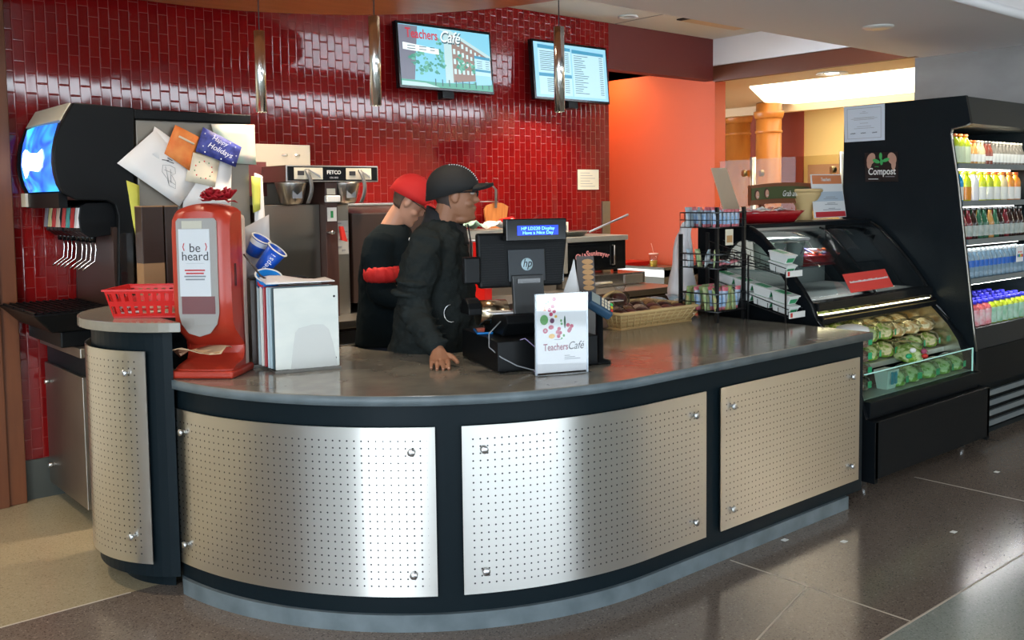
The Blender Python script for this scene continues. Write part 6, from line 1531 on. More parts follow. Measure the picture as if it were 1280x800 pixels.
# notices on the cooler side (plane X = 6.22)
def onside(name, c4, m, label, cat, th=.003):
    P = [onX(x, y, 6.216) for x, y in c4]; o = sum(P, Vector()) / 4
    ob = MB().hexa([tuple(p - o) for p in P], [tuple(p - o + Vector((-th, 0, 0))) for p in P]).build(name, m); ob.location = o; tag(ob, label, cat)
    def at(u, v, out=.0005): return P[0] * (1 - u) * (1 - v) + P[1] * u * (1 - v) + P[2] * u * v + P[3] * (1 - u) * v - o + Vector((-th - out, 0, 0))
    return ob, at, P
bluish = mat('bluish_white_paper', (.62, .68, .76), .6)
ce, at, P = onside('certificate', [(1055, 134), (1106, 129.5), (1106, 175), (1056, 178)], bluish, 'pale certificate with thin border and signatures taped at the top of the cooler side', 'certificate')
def lineon(at, par, u0, u1, v, m, h=.008, name='print_line'):
    pts = [at(u0, v, .0008), at(u1, v, .0008), at(u1, v + h, .0008), at(u0, v + h, .0008)]
    return MB().hexa([tuple(p) for p in pts], [tuple(p + Vector((.0006, 0, 0))) for p in pts]).build(name, m, par)
for v in (.07, .91): lineon(at, ce, .08, .92, v, greyink, .010, 'border')
for u in (.08, .91): lineon(at, ce, u, u + .008, .07, greyink, .85, 'border')
for u, w, v in ((.5, .08, .17), (.5, .2, .21), (.5, .5, .33), (.5, .65, .36), (.5, .5, .39), (.5, .2, .49), (.5, .35, .58), (.5, .5, .63)): lineon(at, ce, u - w / 2, u + w / 2, v, greyink, .010)
for u in (.22, .48, .76): MB().tube([at(u + .01 * k, .77 + .02 * math.sin(k * 2.2), .002) for k in range(-6, 7)], .0012, 4).build('signature', ink, ce)
cpst, at, P = onside('compost_sign', [(1081, 191), (1122, 189.5), (1123, 227), (1082, 227)], mat('compost_black', (.012, .008, .008), .3), 'small black sign reading Compost with a green leaf sprig held by hands', 'sign')
hand_p = mat('printed_hand', (.50, .28, .20), .5); leafm = mat('printed_leaf', (.05, .38, .10), .45)
Rl = Matrix.Rotation(PI / 2, 4, 'Z')
def blob(u, v, ru, rv, m, name, rot=0, out=.0015):
    c0 = at(u, v, out); g_ = MB(); n_ = 16; ring = []
    for i in range(n_):
        t = 2 * PI * i / n_; a_ = ru * math.cos(t); b_ = rv * math.sin(t); y = a_ * math.cos(rot) - b_ * math.sin(rot); z = a_ * math.sin(rot) + b_ * math.cos(rot); ring.append((c0.x, c0.y + y, c0.z + z))
    g_.loft([ring, [(p[0] - .001, p[1], p[2]) for p in ring]], 0, False); g_.build(name, m, cpst)
blob(.20, .22, .030, .042, hand_p, 'printed_hand', .4); blob(.14, .38, .018, .035, hand_p, 'printed_hand'); blob(.84, .22, .030, .042, hand_p, 'printed_hand', -.4); blob(.88, .42, .016, .038, hand_p, 'printed_hand')
for u, v, r1, r2, rot in ((.50, .13, .011, .024, 0), (.36, .30, .028, .013, .4), (.66, .27, .026, .012, -.3), (.52, .33, .010, .022, 0)): blob(u, v, r1, r2, leafm, 'printed_leaf', rot, .003)
text('Compost', .066, 'lettering', white, cpst, frame(at(.52, .66, .003), P[1] - P[0], (-1, 0, 0)), bold=.001, xs=.80)
lineon(at, cpst, .1, .4, .90, white, .022); lineon(at, cpst, .62, .9, .82, greyink, .02); lineon(at, cpst, .30, .42, .48, leafm, .02)

# ================================================================== WIRE SNACK RACK AND ITS CONTENTS
rx0, rx1, ry0, ry1 = 4.37, 4.60, 3.34, 3.60
rack = empty('wire_snack_rack', (rx0, ry0, ZT), 0, 'black wire snack rack with three baskets at the counter end', 'rack')
OR = Matrix.Translation((-rx0, -ry0, -ZT)); wr = mat('black_wire', (.008, .009, .010), .35, spec=.4)
zt = 1.555
for x, y in ((rx0, ry0), (rx1 + .02, ry0), (rx0, ry1), (rx1 + .02, ry1)): MB(OR).box(x - .009, x + .009, y - .009, y + .009, ZT, zt if y == ry0 else 1.40).build('post', wr, rack)
def wbasket(z0, z1, x0, x1, y0, y1, nx=7, ny=7):
    g = MB(OR)
    for z in (z0, (z0 + z1) / 2, z1): g.tube([(x0, y0, z), (x1, y0, z), (x1, y1, z), (x0, y1, z)], .0028 if z < z1 else .004, 6, closed=True)
    for i in range(nx + 1): x = x0 + (x1 - x0) * i / nx; g.tube([(x, y0, z1), (x, y0, z0), (x, y1, z0), (x, y1, z1)], .002, 5)
    for i in range(ny + 1): y = y0 + (y1 - y0) * i / ny; g.tube([(x0, y, z1), (x0, y, z0), (x1, y, z0), (x1, y, z1)], .002, 5)
    return g.build('wire_basket', wr, rack)
bz = [(.965, 1.065), (1.21, 1.29), (1.44, 1.525)]
for z0, z1 in bz: wbasket(z0, z1, rx0 - .03, rx1 + .0, ry0 - .03, ry1 - .02)
# sloping chutes toward the front along the case side
cx0_, cx1_ = 4.61, 4.745
def chute(zb, zf, yb=3.58, yf=3.02):
    g = MB(OR)
    for x in (cx0_, (cx0_ + cx1_) / 2, cx1_): g.tube([(x, yb, zb), (x, yf, zf), (x, yf, zf + .035)], .0028, 6)
    for x in (cx0_, cx1_): g.tube([(x, yb, zb + .07), (x, yf, zf + .045)], .0028, 6)
    for k in range(9): t = k / 8; y = yb + (yf - yb) * t; z = zb + (zf - zb) * t; g.tube([(cx0_, y, z + .06 * (1 - t) + .035 * t), (cx0_, y, z), (cx1_, y, z), (cx1_, y, z + .06 * (1 - t) + .035 * t)], .002, 5)
    c0 = g.build('wire_chute', wr, rack)
    MB(OR).box(cx0_ - .01, cx1_ + .01, yf - .012, yf - .008, zf - .004, zf + .030).build('white_price_strip', white, rack)
    MB(OR).box(cx0_, cx0_ + .02, yf - .013, yf - .011, zf + .002, zf + .026).build('red_mark', tomr, rack)
    return c0
chute(1.06, .935, yf=3.03); chute(1.28, 1.165, yf=3.05)
for yf in (3.05, 3.3): MB(OR).box(cx0_ - .004, cx0_ + .004, yf - .004, yf + .004, ZT, 1.28 if yf > 3.2 else 1.19).build('post', wr, rack)
# gum and candy packs
b_ = [mat('pack_blue', (.05, .30, .65), .35, noise=(25, .0, (.75, .80, .85))), mat('pack_red', (.60, .04, .06), .35, noise=(30, .0, (.75, .30, .35))), mat('pack_green', (.12, .35, .10), .35, noise=(30, .0, (.65, .62, .35))), mat('pack_white', (.72, .74, .74), .35, noise=(22, .0, (.30, .45, .55))), mat('pack_multi', (.55, .35, .12), .35, noise=(35, .0, (.10, .35, .15)))]
nmb = ['blue and white', 'red and pink', 'green and yellow', 'white and grey-blue', 'orange and green']
def pack_set(kinds_, x0, x1, y0, y1, z, L, W_, T_, n_, rows, where, grp, seed, upright=True):
    r_ = random.Random(seed); pr = {}
    for j in range(rows):
        for i in range(n_):
            k = kinds_[(i + j) % len(kinds_)] if r_.random() < .7 else r_.choice(kinds_)
            if k not in pr: o = pouch(0, 0, L, W_, T_).build('candy_pack', [b_[k], b_[k] if k != 0 else b_[1]]); pr[k] = o
            else: o = pr[k].copy(); C.objects.link(o)
            x = x0 + (x1 - x0) * (i + .5) / n_; y = y0 + (y1 - y0) * (j + .5) / rows
            if upright: o.location = (x, y, z + L * .47); o.rotation_euler = (r_.uniform(-.15, .15), PI / 2 + r_.uniform(-.22, .22), PI / 2 + r_.uniform(-.3, .3))
            else: o.location = (x, y, z + T_ * .6 + r_.uniform(0, .015)); o.rotation_euler = (r_.uniform(-.2, .2), r_.uniform(-.3, .3), r_.uniform(-.6, .6))
            tag(o, nmb[k] + ' candy pack, ' + where + ('' if seed == 1 else ' right half' if seed in (2, 4) else '') + ', %s from left, %s row' % (ORD[i], ORD[j]), 'candy', grp)
pack_set([0, 0, 0, 3], rx0 - .025, rx0 + .06, ry0 - .02, ry1 - .03, 1.445, .115, .035, .022, 3, 4, 'top wire basket', 'candy packs in the top wire basket', 1)
pack_set([0, 1, 0, 3], rx0 + .07, rx1 - .01, ry0 - .02, ry1 - .03, 1.445, .10, .035, .022, 4, 4, 'top wire basket', 'candy packs in the top wire basket', 2)
pack_set([2, 3], rx0 - .02, rx0 + .04, ry0 - .02, ry1 - .03, 1.215, .105, .05, .03, 1, 4, 'middle wire basket', 'candy packs in the middle wire basket', 3)
pack_set([1, 3, 1], rx0 + .06, rx1 - .01, ry0, ry1 - .03, 1.215, .07, .04, .02, 4, 3, 'middle wire basket', 'candy packs in the middle wire basket', 4, False)
pack_set([4, 2, 0], rx0 - .02, rx1 - .01, ry0 - .02, ry1 - .03, .97, .135, .05, .032, 6, 4, 'bottom wire basket', 'candy packs in the bottom wire basket', 5)
# little tubs sliding down the chutes
tubw = mat('tub_white', (.72, .74, .72), .4); tubg = mat('tub_green_band', (.03, .30, .12), .4)
def tub(): 
    e = empty('snack_tub', (0, 0, -5), 0, '', 'snack tub')
    MB().hexa([(-.038, -.05, 0), (.038, -.05, 0), (.038, .05, 0), (-.038, .05, 0)], [(-.048, -.062, .045), (.048, -.062, .045), (.048, .062, .045), (-.048, .062, .045)]).build('tub_body', tubw, e, bevel=.004)
    MB().box(-.052, .052, -.066, .066, .045, .054).build('tub_lid', tubw, e, bevel=.003); MB().box(-.030, .030, -.02, .06, .054, .0555).build('lid_print', tubg, e); MB().hexa([(-.030, -.0535, .008), (.030, -.0535, .008), (.030, -.05, .008), (-.030, -.05, .008)], [(-.034, -.0605, .034), (.034, -.0605, .034), (.034, -.05, .034), (-.034, -.05, .034)]).build('side_print', tubg, e)
    return e
t0 = tub(); first = True
for (zb, zf, yf, n_, lv, nam) in ((1.06, .935, 3.03, 4, 2, 'lower'), (1.28, 1.165, 3.05, 1, 2, 'upper')):
    sl = math.atan2(zb - zf, 3.58 - yf)
    for i in range(n_):
        y = yf + .075 + i * .130; z = zf + (zb - zf) * (y - yf) / (3.58 - yf) + .003
        for k in range(lv):
            o = t0 if first else copy_tree(t0); first = False
            o.location = ((cx0_ + cx1_) / 2, y, z + k * .058); o.rotation_euler = (sl, 0, 0); o['group'] = 'small white snack tubs on the wire chutes'
            o['label'] = 'white snack tub with green print, %s from front, %s, %s chute' % (('first', 'second', 'third', 'fourth')[i], ('underneath', 'on top')[k], nam)
cd_ = MB().box(-.035, .035, 0, .003, -.045, .045).build('hang_tag', cream); cd_.location = (4.445, 3.31, 1.385); tag(cd_, 'cream printed card hanging below the top wire basket', 'card')
MB().box(-.025, .025, -.001, 0, -.03, .01).build('card_picture', cook, cd_)
# blue packets by the wicker basket
rr = random.Random(21); pb = None
for k in range(10):
    if pb is None: pb = pouch(0, 0, .15, .09, .035).build('snack_bag', [mat('pale_blue_bag', (.50, .62, .68), .3, noise=(18, .0, (.12, .35, .50))), white]); o = pb
    else: o = pb.copy(); C.objects.link(o)
    o.location = (4.46 + .05 * (k % 4) + rr.uniform(-.02, .02), 3.70 + .07 * (k // 4), .93 + .03 * (k % 3)); o.rotation_euler = (rr.uniform(-.4, .4), rr.uniform(-.4, .4), rr.uniform(0, 3)); tag(o, 'pale blue snack bag by the wire rack, %s column, %s row back' % (ORD[k % 4], ORD[k // 4]), 'snack bag', 'pale blue snack bags behind the wicker basket')
# white plastic bag hanging at the back of the case
pts = [[(868, 277), (866, 277), (862, 276)], [(868, 292), (858, 294), (853, 297)], [(868, 310), (857, 308), (848, 306)], [(868, 330), (856, 334), (846, 330)], [(868, 350), (853, 352), (840, 345)], [(868, 372), (852, 374), (834, 368)]]
grid = []
for j, row in enumerate(pts):
    rw = []
    for i in range(9):
        t = i / 8; p0, p1 = (row[0], row[1]) if t < .5 else (row[1], row[2]); s = t * 2 if t < .5 else t * 2 - 1
        q = onX(p0[0] * (1 - s) + p1[0] * s, p0[1] * (1 - s) + p1[1] * s, 4.79); rw.append(Vector((4.79 - .03 * math.sin(i * 1.9 + j) - .02 * math.sin(j * 2.3 + i * .7) - .05 * math.sin(PI * t), q.y, q.z)))
    grid.append(rw)
bg_ = MB().sheet(grid, 0, .03).build('plastic_bag', mat('white_plastic_bag', (.85, .83, .84), .35, bump=(14, .6))); tag(bg_, 'white plastic bag hanging behind the display case', 'plastic bag')
sb = bg_.modifiers.new('sub', 'SUBSURF'); sb.levels = 2; sb.render_levels = 2

# ================================================================== BEHIND THE CASE: glass guard and cards of the serving room
gd = empty('glass_guard', tuple(dep(960, 240, 7.6)), 0, 'clear glass guard on round steel posts behind the display case', 'glass guard'); o_ = gd.location.copy()
A_ = dep(900, 197, 8.6); B_ = dep(1070, 200, 7.3)
zt_ = 1.93
for px, d in ((941, 8.3), (1053, 7.45)):
    q = dep(px, 220, d); MB(Matrix.Translation(-o_)).cyl((q.x, q.y, 0), (q.x, q.y, zt_ + .02), .026, n=14).build('steel_post', alum, gd)
    for s in (-1, 1): MB(Matrix.Translation(-o_)).cyl((q.x + s * .045, q.y - s * .035, zt_ - .12), (q.x + s * .075, q.y - s * .055, zt_ - .12), .028, n=12).build('glass_clamp', mat('brass_clamp', (.40, .28, .12), .3, .9) if (px == 941 and s == -1) else MATS['brass_clamp'], gd)
MB(Matrix.Translation(-o_)).hexa([(A_.x, A_.y, 1.0), (B_.x, B_.y, 1.0), (B_.x + .01, B_.y + .01, 1.0), (A_.x + .01, A_.y + .01, 1.0)], [(A_.x, A_.y, zt_), (B_.x, B_.y, zt_), (B_.x + .01, B_.y + .01, zt_), (A_.x + .01, A_.y + .01, zt_)]).build('glass_pane', glassmat('tinted_guard_glass', (.85, .83, .76), spec=.15), gd)
q = dep(905, 262, 7.8)
lc = MB().hexa([(0, 0, 0), (.10, -.085, 0), (.10, -.075, 0), (0, .01, 0)], [(-.06, .08, .34), (.03, .0, .34), (.03, .01, .34), (-.06, .09, .34)]).build('leaning_card', mat('tan_card', (.42, .32, .22), .6)); lc.location = (q.x, q.y, q.z); tag(lc, 'tan picture card leaning against the end of the orange wall', 'card')
sp_ = MB().box(7.55, 7.75, 5.2, 6.0, 0, q.z).build('service_ledge', colwood); tag(sp_, 'low wooden ledge beyond the display case that carries the tan card', 'ledge')
# ================================================================== PEOPLE
HEAD = [(-.118, .030, .070, .018), (-.108, .005, .086, .034), (-.085, -.035, .092, .050), (-.055, -.062, .088, .060), (-.025, -.082, .085, .066), (.005, -.094, .084, .070), (.03, -.099, .090, .073), (.06, -.095, .087, .072), (.09, -.076, .066, .060), (.11, -.045, .036, .036), (.118, -.015, .008, .012)]
def head_geo(mb, M, sc=(1, 1, 1)):
    S = M @ Matrix.Diagonal((*sc, 1)); old = mb.M; mb.M = old @ S
    rings = []
    for z, xb, xf, hw in HEAD:
        R = []
        for i in range(24):
            t = 2 * PI * i / 24; c_, s_ = math.cos(t), math.sin(t)
            x = (xb + xf) / 2 + (xf - xb) / 2 * c_; y = hw * (abs(s_) ** .85) * (1 if s_ >= 0 else -1) * (1 - .12 * max(0, c_) ** 2)
            R.append((x, y, z))
        rings.append(R)
    mb.loft(rings)
    mb.loft([[(.078, -.006, .028), (.088, 0, .030), (.078, .006, .028), (.07, 0, .028)], [(.085, -.012, -.004), (.104, 0, -.002), (.085, .012, -.004), (.07, 0, -.004)], [(.082, -.018, -.022), (.116, 0, -.020), (.082, .018, -.022), (.07, 0, -.022)], [(.080, -.014, -.034), (.098, 0, -.035), (.080, .014, -.034), (.07, 0, -.034)]])
    mb.ball((.086, 0, -.052), .013, .024, .007); mb.ball((.084, 0, -.064), .013, .021, .007); mb.ball((.078, 0, -.098), .018, .024, .016)
    mb.ball((.076, 0, .040), .018, .045, .010)
    for s in (-1, 1):
        mb.ball((.004, s * .073, -.005), .019, .009, .032); mb.ball((.060, s * .034, -.034), .024, .024, .022)
    mb.M = old
def limb(mb, pts, rad, n=14):
    """smooth closed tube along joints with Catmull interpolation"""
    P = [Vector(p) for p in pts]; out = []; rr_ = []
    Q = [P[0] * 2 - P[1]] + P + [P[-1] * 2 - P[-2]]; Rr = [rad[0]] + list(rad) + [rad[-1]]
    for i in range(1, len(Q) - 2):
        for k in range(6):
            t = k / 6; a, b, c_, d = Q[i - 1], Q[i], Q[i + 1], Q[i + 2]
            out.append(.5 * ((2 * b) + (c_ - a) * t + (2 * a - 5 * b + 4 * c_ - d) * t * t + (3 * b - a - 3 * c_ + d) * t ** 3)); rr_.append(Rr[i] * (1 - t) + Rr[i + 1] * t)
    out.append(P[-1]); rr_.append(rad[-1])
    # rounded ends
    d0 = (out[0] - out[1]).normalized(); d1 = (out[-1] - out[-2]).normalized()
    out = [out[0] + d0 * rr_[0] * .55] + out + [out[-1] + d1 * rr_[-1] * .55]; rr_ = [rr_[0] * .6] + rr_ + [rr_[-1] * .6]
    mb.tube(out, rr_, n)
def torso(mb, rows, n=28):
    rings = []
    for cx_, cy_, z, rx, ry in rows:
        rings.append([(cx_ + rx * math.copysign(abs(math.cos(t)) ** .85, math.cos(t)), cy_ + ry * math.copysign(abs(math.sin(t)) ** .85, math.sin(t)), z) for t in [2 * PI * i / n for i in range(n)]])
    # interpolate for smoothness
    out = []
    for i in range(len(rings) - 1):
        for k in range(4):
            t = k / 4; t2 = t * t * (3 - 2 * t) * .5 + t * .5; out.append([tuple(Vector(a) * (1 - t2) + Vector(b) * t2) for a, b in zip(rings[i], rings[i + 1])])
    out.append(rings[-1]); mb.loft(out)
def fuse(o, vox, smooth=4, disp=None):
    r = o.modifiers.new('remesh', 'REMESH'); r.mode = 'VOXEL'; r.voxel_size = vox; r.use_smooth_shade = True
    s = o.modifiers.new('smooth', 'SMOOTH'); s.iterations = smooth; s.factor = .5
    if disp:
        tx = bpy.data.textures.new('folds', 'CLOUDS'); tx.noise_scale = disp[0]; tx.noise_depth = 3
        d = o.modifiers.new('folds', 'DISPLACE'); d.texture = tx; d.strength = disp[1]; d.mid_level = .5; d.texture_coords = 'LOCAL'
    return o
def hand(mb, W_, fdir, side, up=Vector((0, 0, 1)), drop=.04, s=1.0, curl=1.0):
    """palm down; W_ wrist, fdir finger direction, side = thumb direction"""
    f = fdir.normalized(); sd = side.normalized(); W_ = Vector(W_)
    rings = []
    for t, w, th, dz in ((0, .026, .022, 0), (.25, .034, .019, -.006), (.6, .041, .016, -.014), (1.0, .041, .013, -.020)):
        c = W_ + f * (.088 * t * s) + up * (dz * s)
        rings.append([tuple(c + sd * (w * s * math.cos(a)) + up * (th * s * math.sin(a))) for a in [2 * PI * k / 14 for k in range(14)]])
    mb.loft(rings)
    tips = []
    for i, (o_, L_, r_) in enumerate(((-.033, .062, .0078), (-.011, .078, .0088), (.012, .084, .0090), (.034, .076, .0088))):
        b = W_ + f * (.078 * s) + sd * (o_ * s) + up * (-.018 * s); spread = sd * (o_ * .35)
        p1 = b + (f * .42 + spread * .4) * L_ * s + up * (.004 * s); p2 = b + (f * .74 + spread) * L_ * s - up * (.010 * curl * s); p3 = b + (f * 1.0 + spread * 1.3) * L_ * s - up * (.024 * curl * s)
        limb(mb, [b - f * .02, b, p1, p2, p3], [r_ * s * 1.02, r_ * s * 1.08, r_ * s, r_ * .95 * s, r_ * .82 * s], 10); tips.append((p3, f))
    b = W_ + f * .025 * s + sd * .028 * s - up * .010 * s
    limb(mb, [b - sd * .01, b + sd * .016 * s + f * .016 * s, b + sd * .034 * s + f * .040 * s - up * .008 * s, b + sd * .044 * s + f * .062 * s - up * .014 * s], [.013 * s, .0125 * s, .0105 * s, .0088 * s], 10)
    return tips

# ---------- the cashier at the register
D0, PX0 = 4.66, 545
o_ = dep(PX0, 440, D0)
man = empty('person', (o_.x, o_.y, 0), VIEW, 'person in black cap, glasses and black fleece jacket, one hand on the counter', 'person')
X0c = (PX0 - 640) * D0 / 1195
def L(px, py, d, D0=D0, X0=X0c): return Vector(((px - 640) * d / 1195 - X0, d - D0, 1.62 - (py - 249) * d / 1195))
b = MB()
HM = Matrix.Translation(L(572, 244, 4.62)) @ Matrix.Rotation(math.radians(3), 4, 'Y')
head_geo(b, HM, (1.07, 1.0, 1.06))
limb(b, [L(556, 300, 4.64), L(561, 275, 4.63), L(566, 255, 4.62)], [.070, .064, .062])
b.ball(L(580, 274, 4.62), .045, .045, .022)
torso(b, [(-.02, 0, .90, .15, .15), (0, 0, 1.1, .13, .15), (.01, 0, 1.3, .12, .17), (.02, 0, 1.42, .08, .13), (.04, 0, 1.46, .05, .06)])
wr_ = L(549, 438, 4.19)
limb(b, [L(534, 303, 4.50), L(522, 376, 4.42), wr_], [.045, .040, .026]); tips = hand(b, wr_, Vector((.10, -1, -.13)), Vector((1, .12, 0)), drop=.03, s=1.08, curl=.5)
lw = Vector((.20, -.10, .955)); limb(b, [L(560, 303, 4.84), Vector((.12, .20, 1.12)), lw], [.045, .040, .026]); hand(b, lw, Vector((.5, -1, -.15)), Vector((-1, -.5, 0)))
for s in (-1, 1): limb(b, [(-.02, s * .09, .92), (-.01, s * .10, .5), (-.03, s * .10, .08)], [.075, .055, .04]); limb(b, [(-.05, s * .10, .05), (.12, s * .11, .04)], [.035, .03])
fuse(b.build('body', skin1, man), .0045, 3)
for p, f in tips: MB().ball(p + Vector((0, 0, .0065)) , .0052, .0062, .0022, 10, 5).build('fingernail', nail, man)
def hair_sheet(M, name, m, par, sc, z0=-.062, z1=.02, a0=100, off=.0025):
    mb_ = MB(M @ Matrix.Diagonal((*sc, 1))); G = []
    for j in range(7):
        z = z0 + (z1 - z0) * j / 6
        k = max(i for i in range(len(HEAD) - 1) if HEAD[i][0] <= z); A_, B_ = HEAD[k], HEAD[k + 1]; t = (z - A_[0]) / (B_[0] - A_[0]); xb, xf, hw = [A_[i] * (1 - t) + B_[i] * t for i in (1, 2, 3)]
        row = []
        for i in range(19):
            a = math.radians(a0 + 12 * (1 - j / 6) + (360 - 2 * a0 - 24 * (1 - j / 6)) * i / 18); c_, s_ = math.cos(a), math.sin(a)
            row.append(((xb + xf) / 2 + ((xf - xb) / 2 + off) * c_, (hw + off) * (abs(s_) ** .85) * (1 if s_ >= 0 else -1), z))
        G.append(row)
    return mb_.sheet(G, 0, .002).build(name, m, par)
hair_sheet(HM, 'hair', hair, man, (1.07, 1.0, 1.06))
eyeb = MB(HM)
for s in (-1, 1): eyeb.ball((.083, s * .033, .012), .012, .014, .007)
eyeb.build('eyes', mat('eye_white', (.5, .45, .42), .3), man)
MB(HM).tube([(.094, .014, .034), (.096, .035, .038), (.086, .052, .034)], .003, 6).tube([(.094, -.014, .034), (.096, -.035, .038), (.086, -.052, .034)], .003, 6).build('eyebrows', hair, man)
gls = MB(HM)
for s in (-1, 1):
    gls.tube([(.108, s * .036 + .026 * math.cos(t), .012 + .016 * math.sin(t)) for t in [2 * PI * k / 14 for k in range(14)]], .0026, 6, closed=True)
    gls.tube([(.106, s * .062, .018), (.06, s * .078, .016), (.0, s * .082, .010)], .003, 6)
gls.tube([(.110, -.012, .014), (.112, 0, .018), (.110, .012, .014)], .002, 6); gls.build('glasses', blackgloss, man)
# cap
def cap_mesh(mbx, M, rx, ry, rz, cx_, cz, zf, zb, n=30, k=12):
    old = mbx.M; mbx.M = old @ M; rings = []
    for j in range(k + 1):
        t = PI / 2 * (1 - j / k) if j < k else 0
        R = []
        for i in range(n):
            a = 2 * PI * i / n; x = cx_ + rx * math.cos(t) * math.cos(a) if False else cx_ + rx * math.cos(t) * math.cos(a); y = ry * math.cos(t) * math.sin(a)
            zz = cz + rz * math.sin(t)
            lim = zb + (zf - zb) * (x - (cx_ - rx)) / (2 * rx); R.append((x, y, max(zz, lim) if j < k else lim - .0))
        rings.append(R)
    inner = [[(cx_ + (p[0] - cx_) * .95, p[1] * .95, p[2] - .001) for p in rings[-1]]]
    mbx.loft(rings[::-1][::-1] + inner, 0, True, True); mbx.M = old
cp = MB(); cap_mesh(cp, HM, .128, .100, .115, -.012, .032, .040, -.035)
cpo = cp.build('cap', capblack, man)
pk_ = MB(HM); G_ = []
for j in range(7):
    v = j / 6; row = []
    for i in range(13):
        u = -1 + i / 6; y = u * .082 * (1 - .15 * v); x = .085 + (.085 * v) * math.sqrt(max(0, 1 - (u * .92) ** 2)) + .012 * (1 - abs(u)); z = .030 + .030 * (1 - u * u) - .004 * v + (.010 * v)
        row.append((x, y, z))
    G_.append(row)
pk_.sheet(G_, 0, .015).build('cap_peak', capblack, cpo)
g = MB(HM)
for k in range(15):
    t = math.radians(98 - k * 5.2); g.ball((-.012 + .129 * math.cos(t), -.030, .032 + .116 * math.sin(t) - .005), .0026, .0026, .0026, 6, 4)
g.build('cap_studs', silver, cpo)
text('CRIMSON', .016, 'lettering', greyink, cpo, HM @ frame(Vector((-.112, -.052, -.006)), (.72, -.70, .06), (-.75, -.66, 0)), bold=.0004)
MB(HM).ball((-.134, -.012, .0), .004, .012, .012, 10, 6).build('cap_button', white, cpo)
# fleece jacket
j = MB()
torso(j, [(-.052, 0, .80, .19, .19), (-.035, 0, .86, .205, .205), (-.012, 0, .97, .195, .205), (.0, 0, 1.10, .185, .205), (.0, 0, 1.24, .175, .21), (.01, 0, 1.36, .155, .215), (.022, 0, 1.44, .13, .19), (.034, 0, 1.485, .105, .135), (.055, 0, 1.525, .083, .085)])
limb(j, [L(537, 303, 4.50), L(530, 335, 4.45), L(520, 375, 4.41), L(531, 410, 4.30), L(546, 434, 4.21)], [.088, .086, .076, .062, .050])
limb(j, [L(560, 303, 4.84), Vector((.10, .21, 1.22)), Vector((.12, .19, 1.10)), Vector((.19, -.07, .965))], [.085, .08, .072, .050])
for k, (px, py, d, r) in enumerate(((516, 352, 4.42, .085), (512, 366, 4.41, .086), (517, 382, 4.40, .082), (521, 394, 4.37, .078), (526, 404, 4.33, .073), (532, 413, 4.30, .069), (538, 422, 4.26, .064), (543, 430, 4.23, .059))):
    c = L(px + 3, py, d); a = Vector((.35, -.25, -1)).normalized() if k > 3 else Vector((-.15, 0, -1)).normalized()
    q = a.to_track_quat('Z', 'Y').to_matrix().to_4x4(); q.translation = c; j.ball((0, 0, 0), r * .98, r * .98, .017, 14, 6, M=q.to_3x3()) if False else None
    old = j.M; j.M = old @ q; j.ball((0, 0, 0), r * 1.14, r * 1.14, .013, 16, 6); j.M = old
fuse(j.build('fleece_jacket', fleece, man), .008, 2, (.07, .045))
col_ = MB()
ring = lambda c, rx, ry, tilt, z: [(c + rx * math.cos(t), ry * math.sin(t), z - tilt * math.cos(t)) for t in [2 * PI * k / 28 for k in range(28)]]
col_.loft([ring(.052, .118, .112, .045, 1.445), ring(.060, .104, .095, .050, 1.49), ring(.063, .096, .086, .054, 1.535), ring(.063, .088, .079, .054, 1.538), ring(.060, .090, .082, .050, 1.49)], 0, True, False)
cl_ = col_.build('stand_collar', mat('collar_blue_black', (.008, .011, .016), .6), man); s_ = cl_.modifiers.new('solid', 'SOLIDIFY'); s_.thickness = .006
zp = MB(); zp.tube([(.165, -.012, 1.50), (.178, -.012, 1.42), (.180, -.012, 1.33)], .004, 6); zp.build('zip', MATS['collar_blue_black'], man)
MB().tube([L(565 + 9 * math.cos(t), 391 + 11 * math.sin(t), 4.66 - .215) for t in [math.radians(70 + 22 * k) for k in range(10)]], .0022, 6).build('ring_logo', alum, man)
tr = MB()
torso(tr, [(-.05, 0, .70, .17, .18), (-.055, 0, .80, .185, .19), (-.05, 0, .90, .17, .18)])
for s in (-1, 1): limb(tr, [(-.04, s * .09, .75), (-.02, s * .10, .48), (-.03, s * .10, .10)], [.10, .075, .065])
fuse(tr.build('trousers', denim, man), .014, 4)
for s in (-1, 1): fuse(MB().box(-.12, .17, s * .10 - .045, s * .10 + .045, 0, .03).ball((.05, s * .10, .045), .12, .045, .035).build('shoe', blackp, man), .010, 4)

# ---------- the stooping worker behind
D2, PX2 = 5.22, 500
o_ = dep(PX2, 400, D2); X2 = (PX2 - 640) * D2 / 1195
m2 = empty('person', (o_.x, o_.y, 0), VIEW, 'person in red cap and black shirt with ruffled red sleeve, head bent down', 'person')
def L2(px, py, d): return Vector(((px - 640) * d / 1195 - X2, d - D2, 1.62 - (py - 250) * d / 1195))
HM2 = Matrix.Translation(L2(515, 251, 5.20)) @ Matrix.Rotation(math.radians(38), 4, 'Y')
b = MB(); head_geo(b, HM2, (1.0, 1.0, 1.05)); limb(b, [L2(489, 292, 5.22), L2(499, 272, 5.21), L2(509, 258, 5.20)], [.068, .058, .056])
torso(b, [(-.06, 0, .9, .13, .14), (-.05, 0, 1.1, .12, .14), (-.05, 0, 1.3, .11, .16), (-.05, 0, 1.40, .08, .12), (-.04, 0, 1.45, .05, .06)])
e2 = L2(472, 352, 5.02); w2 = Vector((.16, -.20, 1.10)); limb(b, [L2(474, 300, 5.04), e2, w2], [.045, .040, .026]); hand(b, w2, Vector((1, .1, -.3)), Vector((-.1, 1, 0)))
w3 = Vector((.18, .14, 1.10)); limb(b, [Vector((-.06, .19, 1.40)), Vector((-.02, .24, 1.15)), w3], [.045, .04, .026]); hand(b, w3, Vector((1, -.1, -.3)), Vector((-.1, -1, 0)))
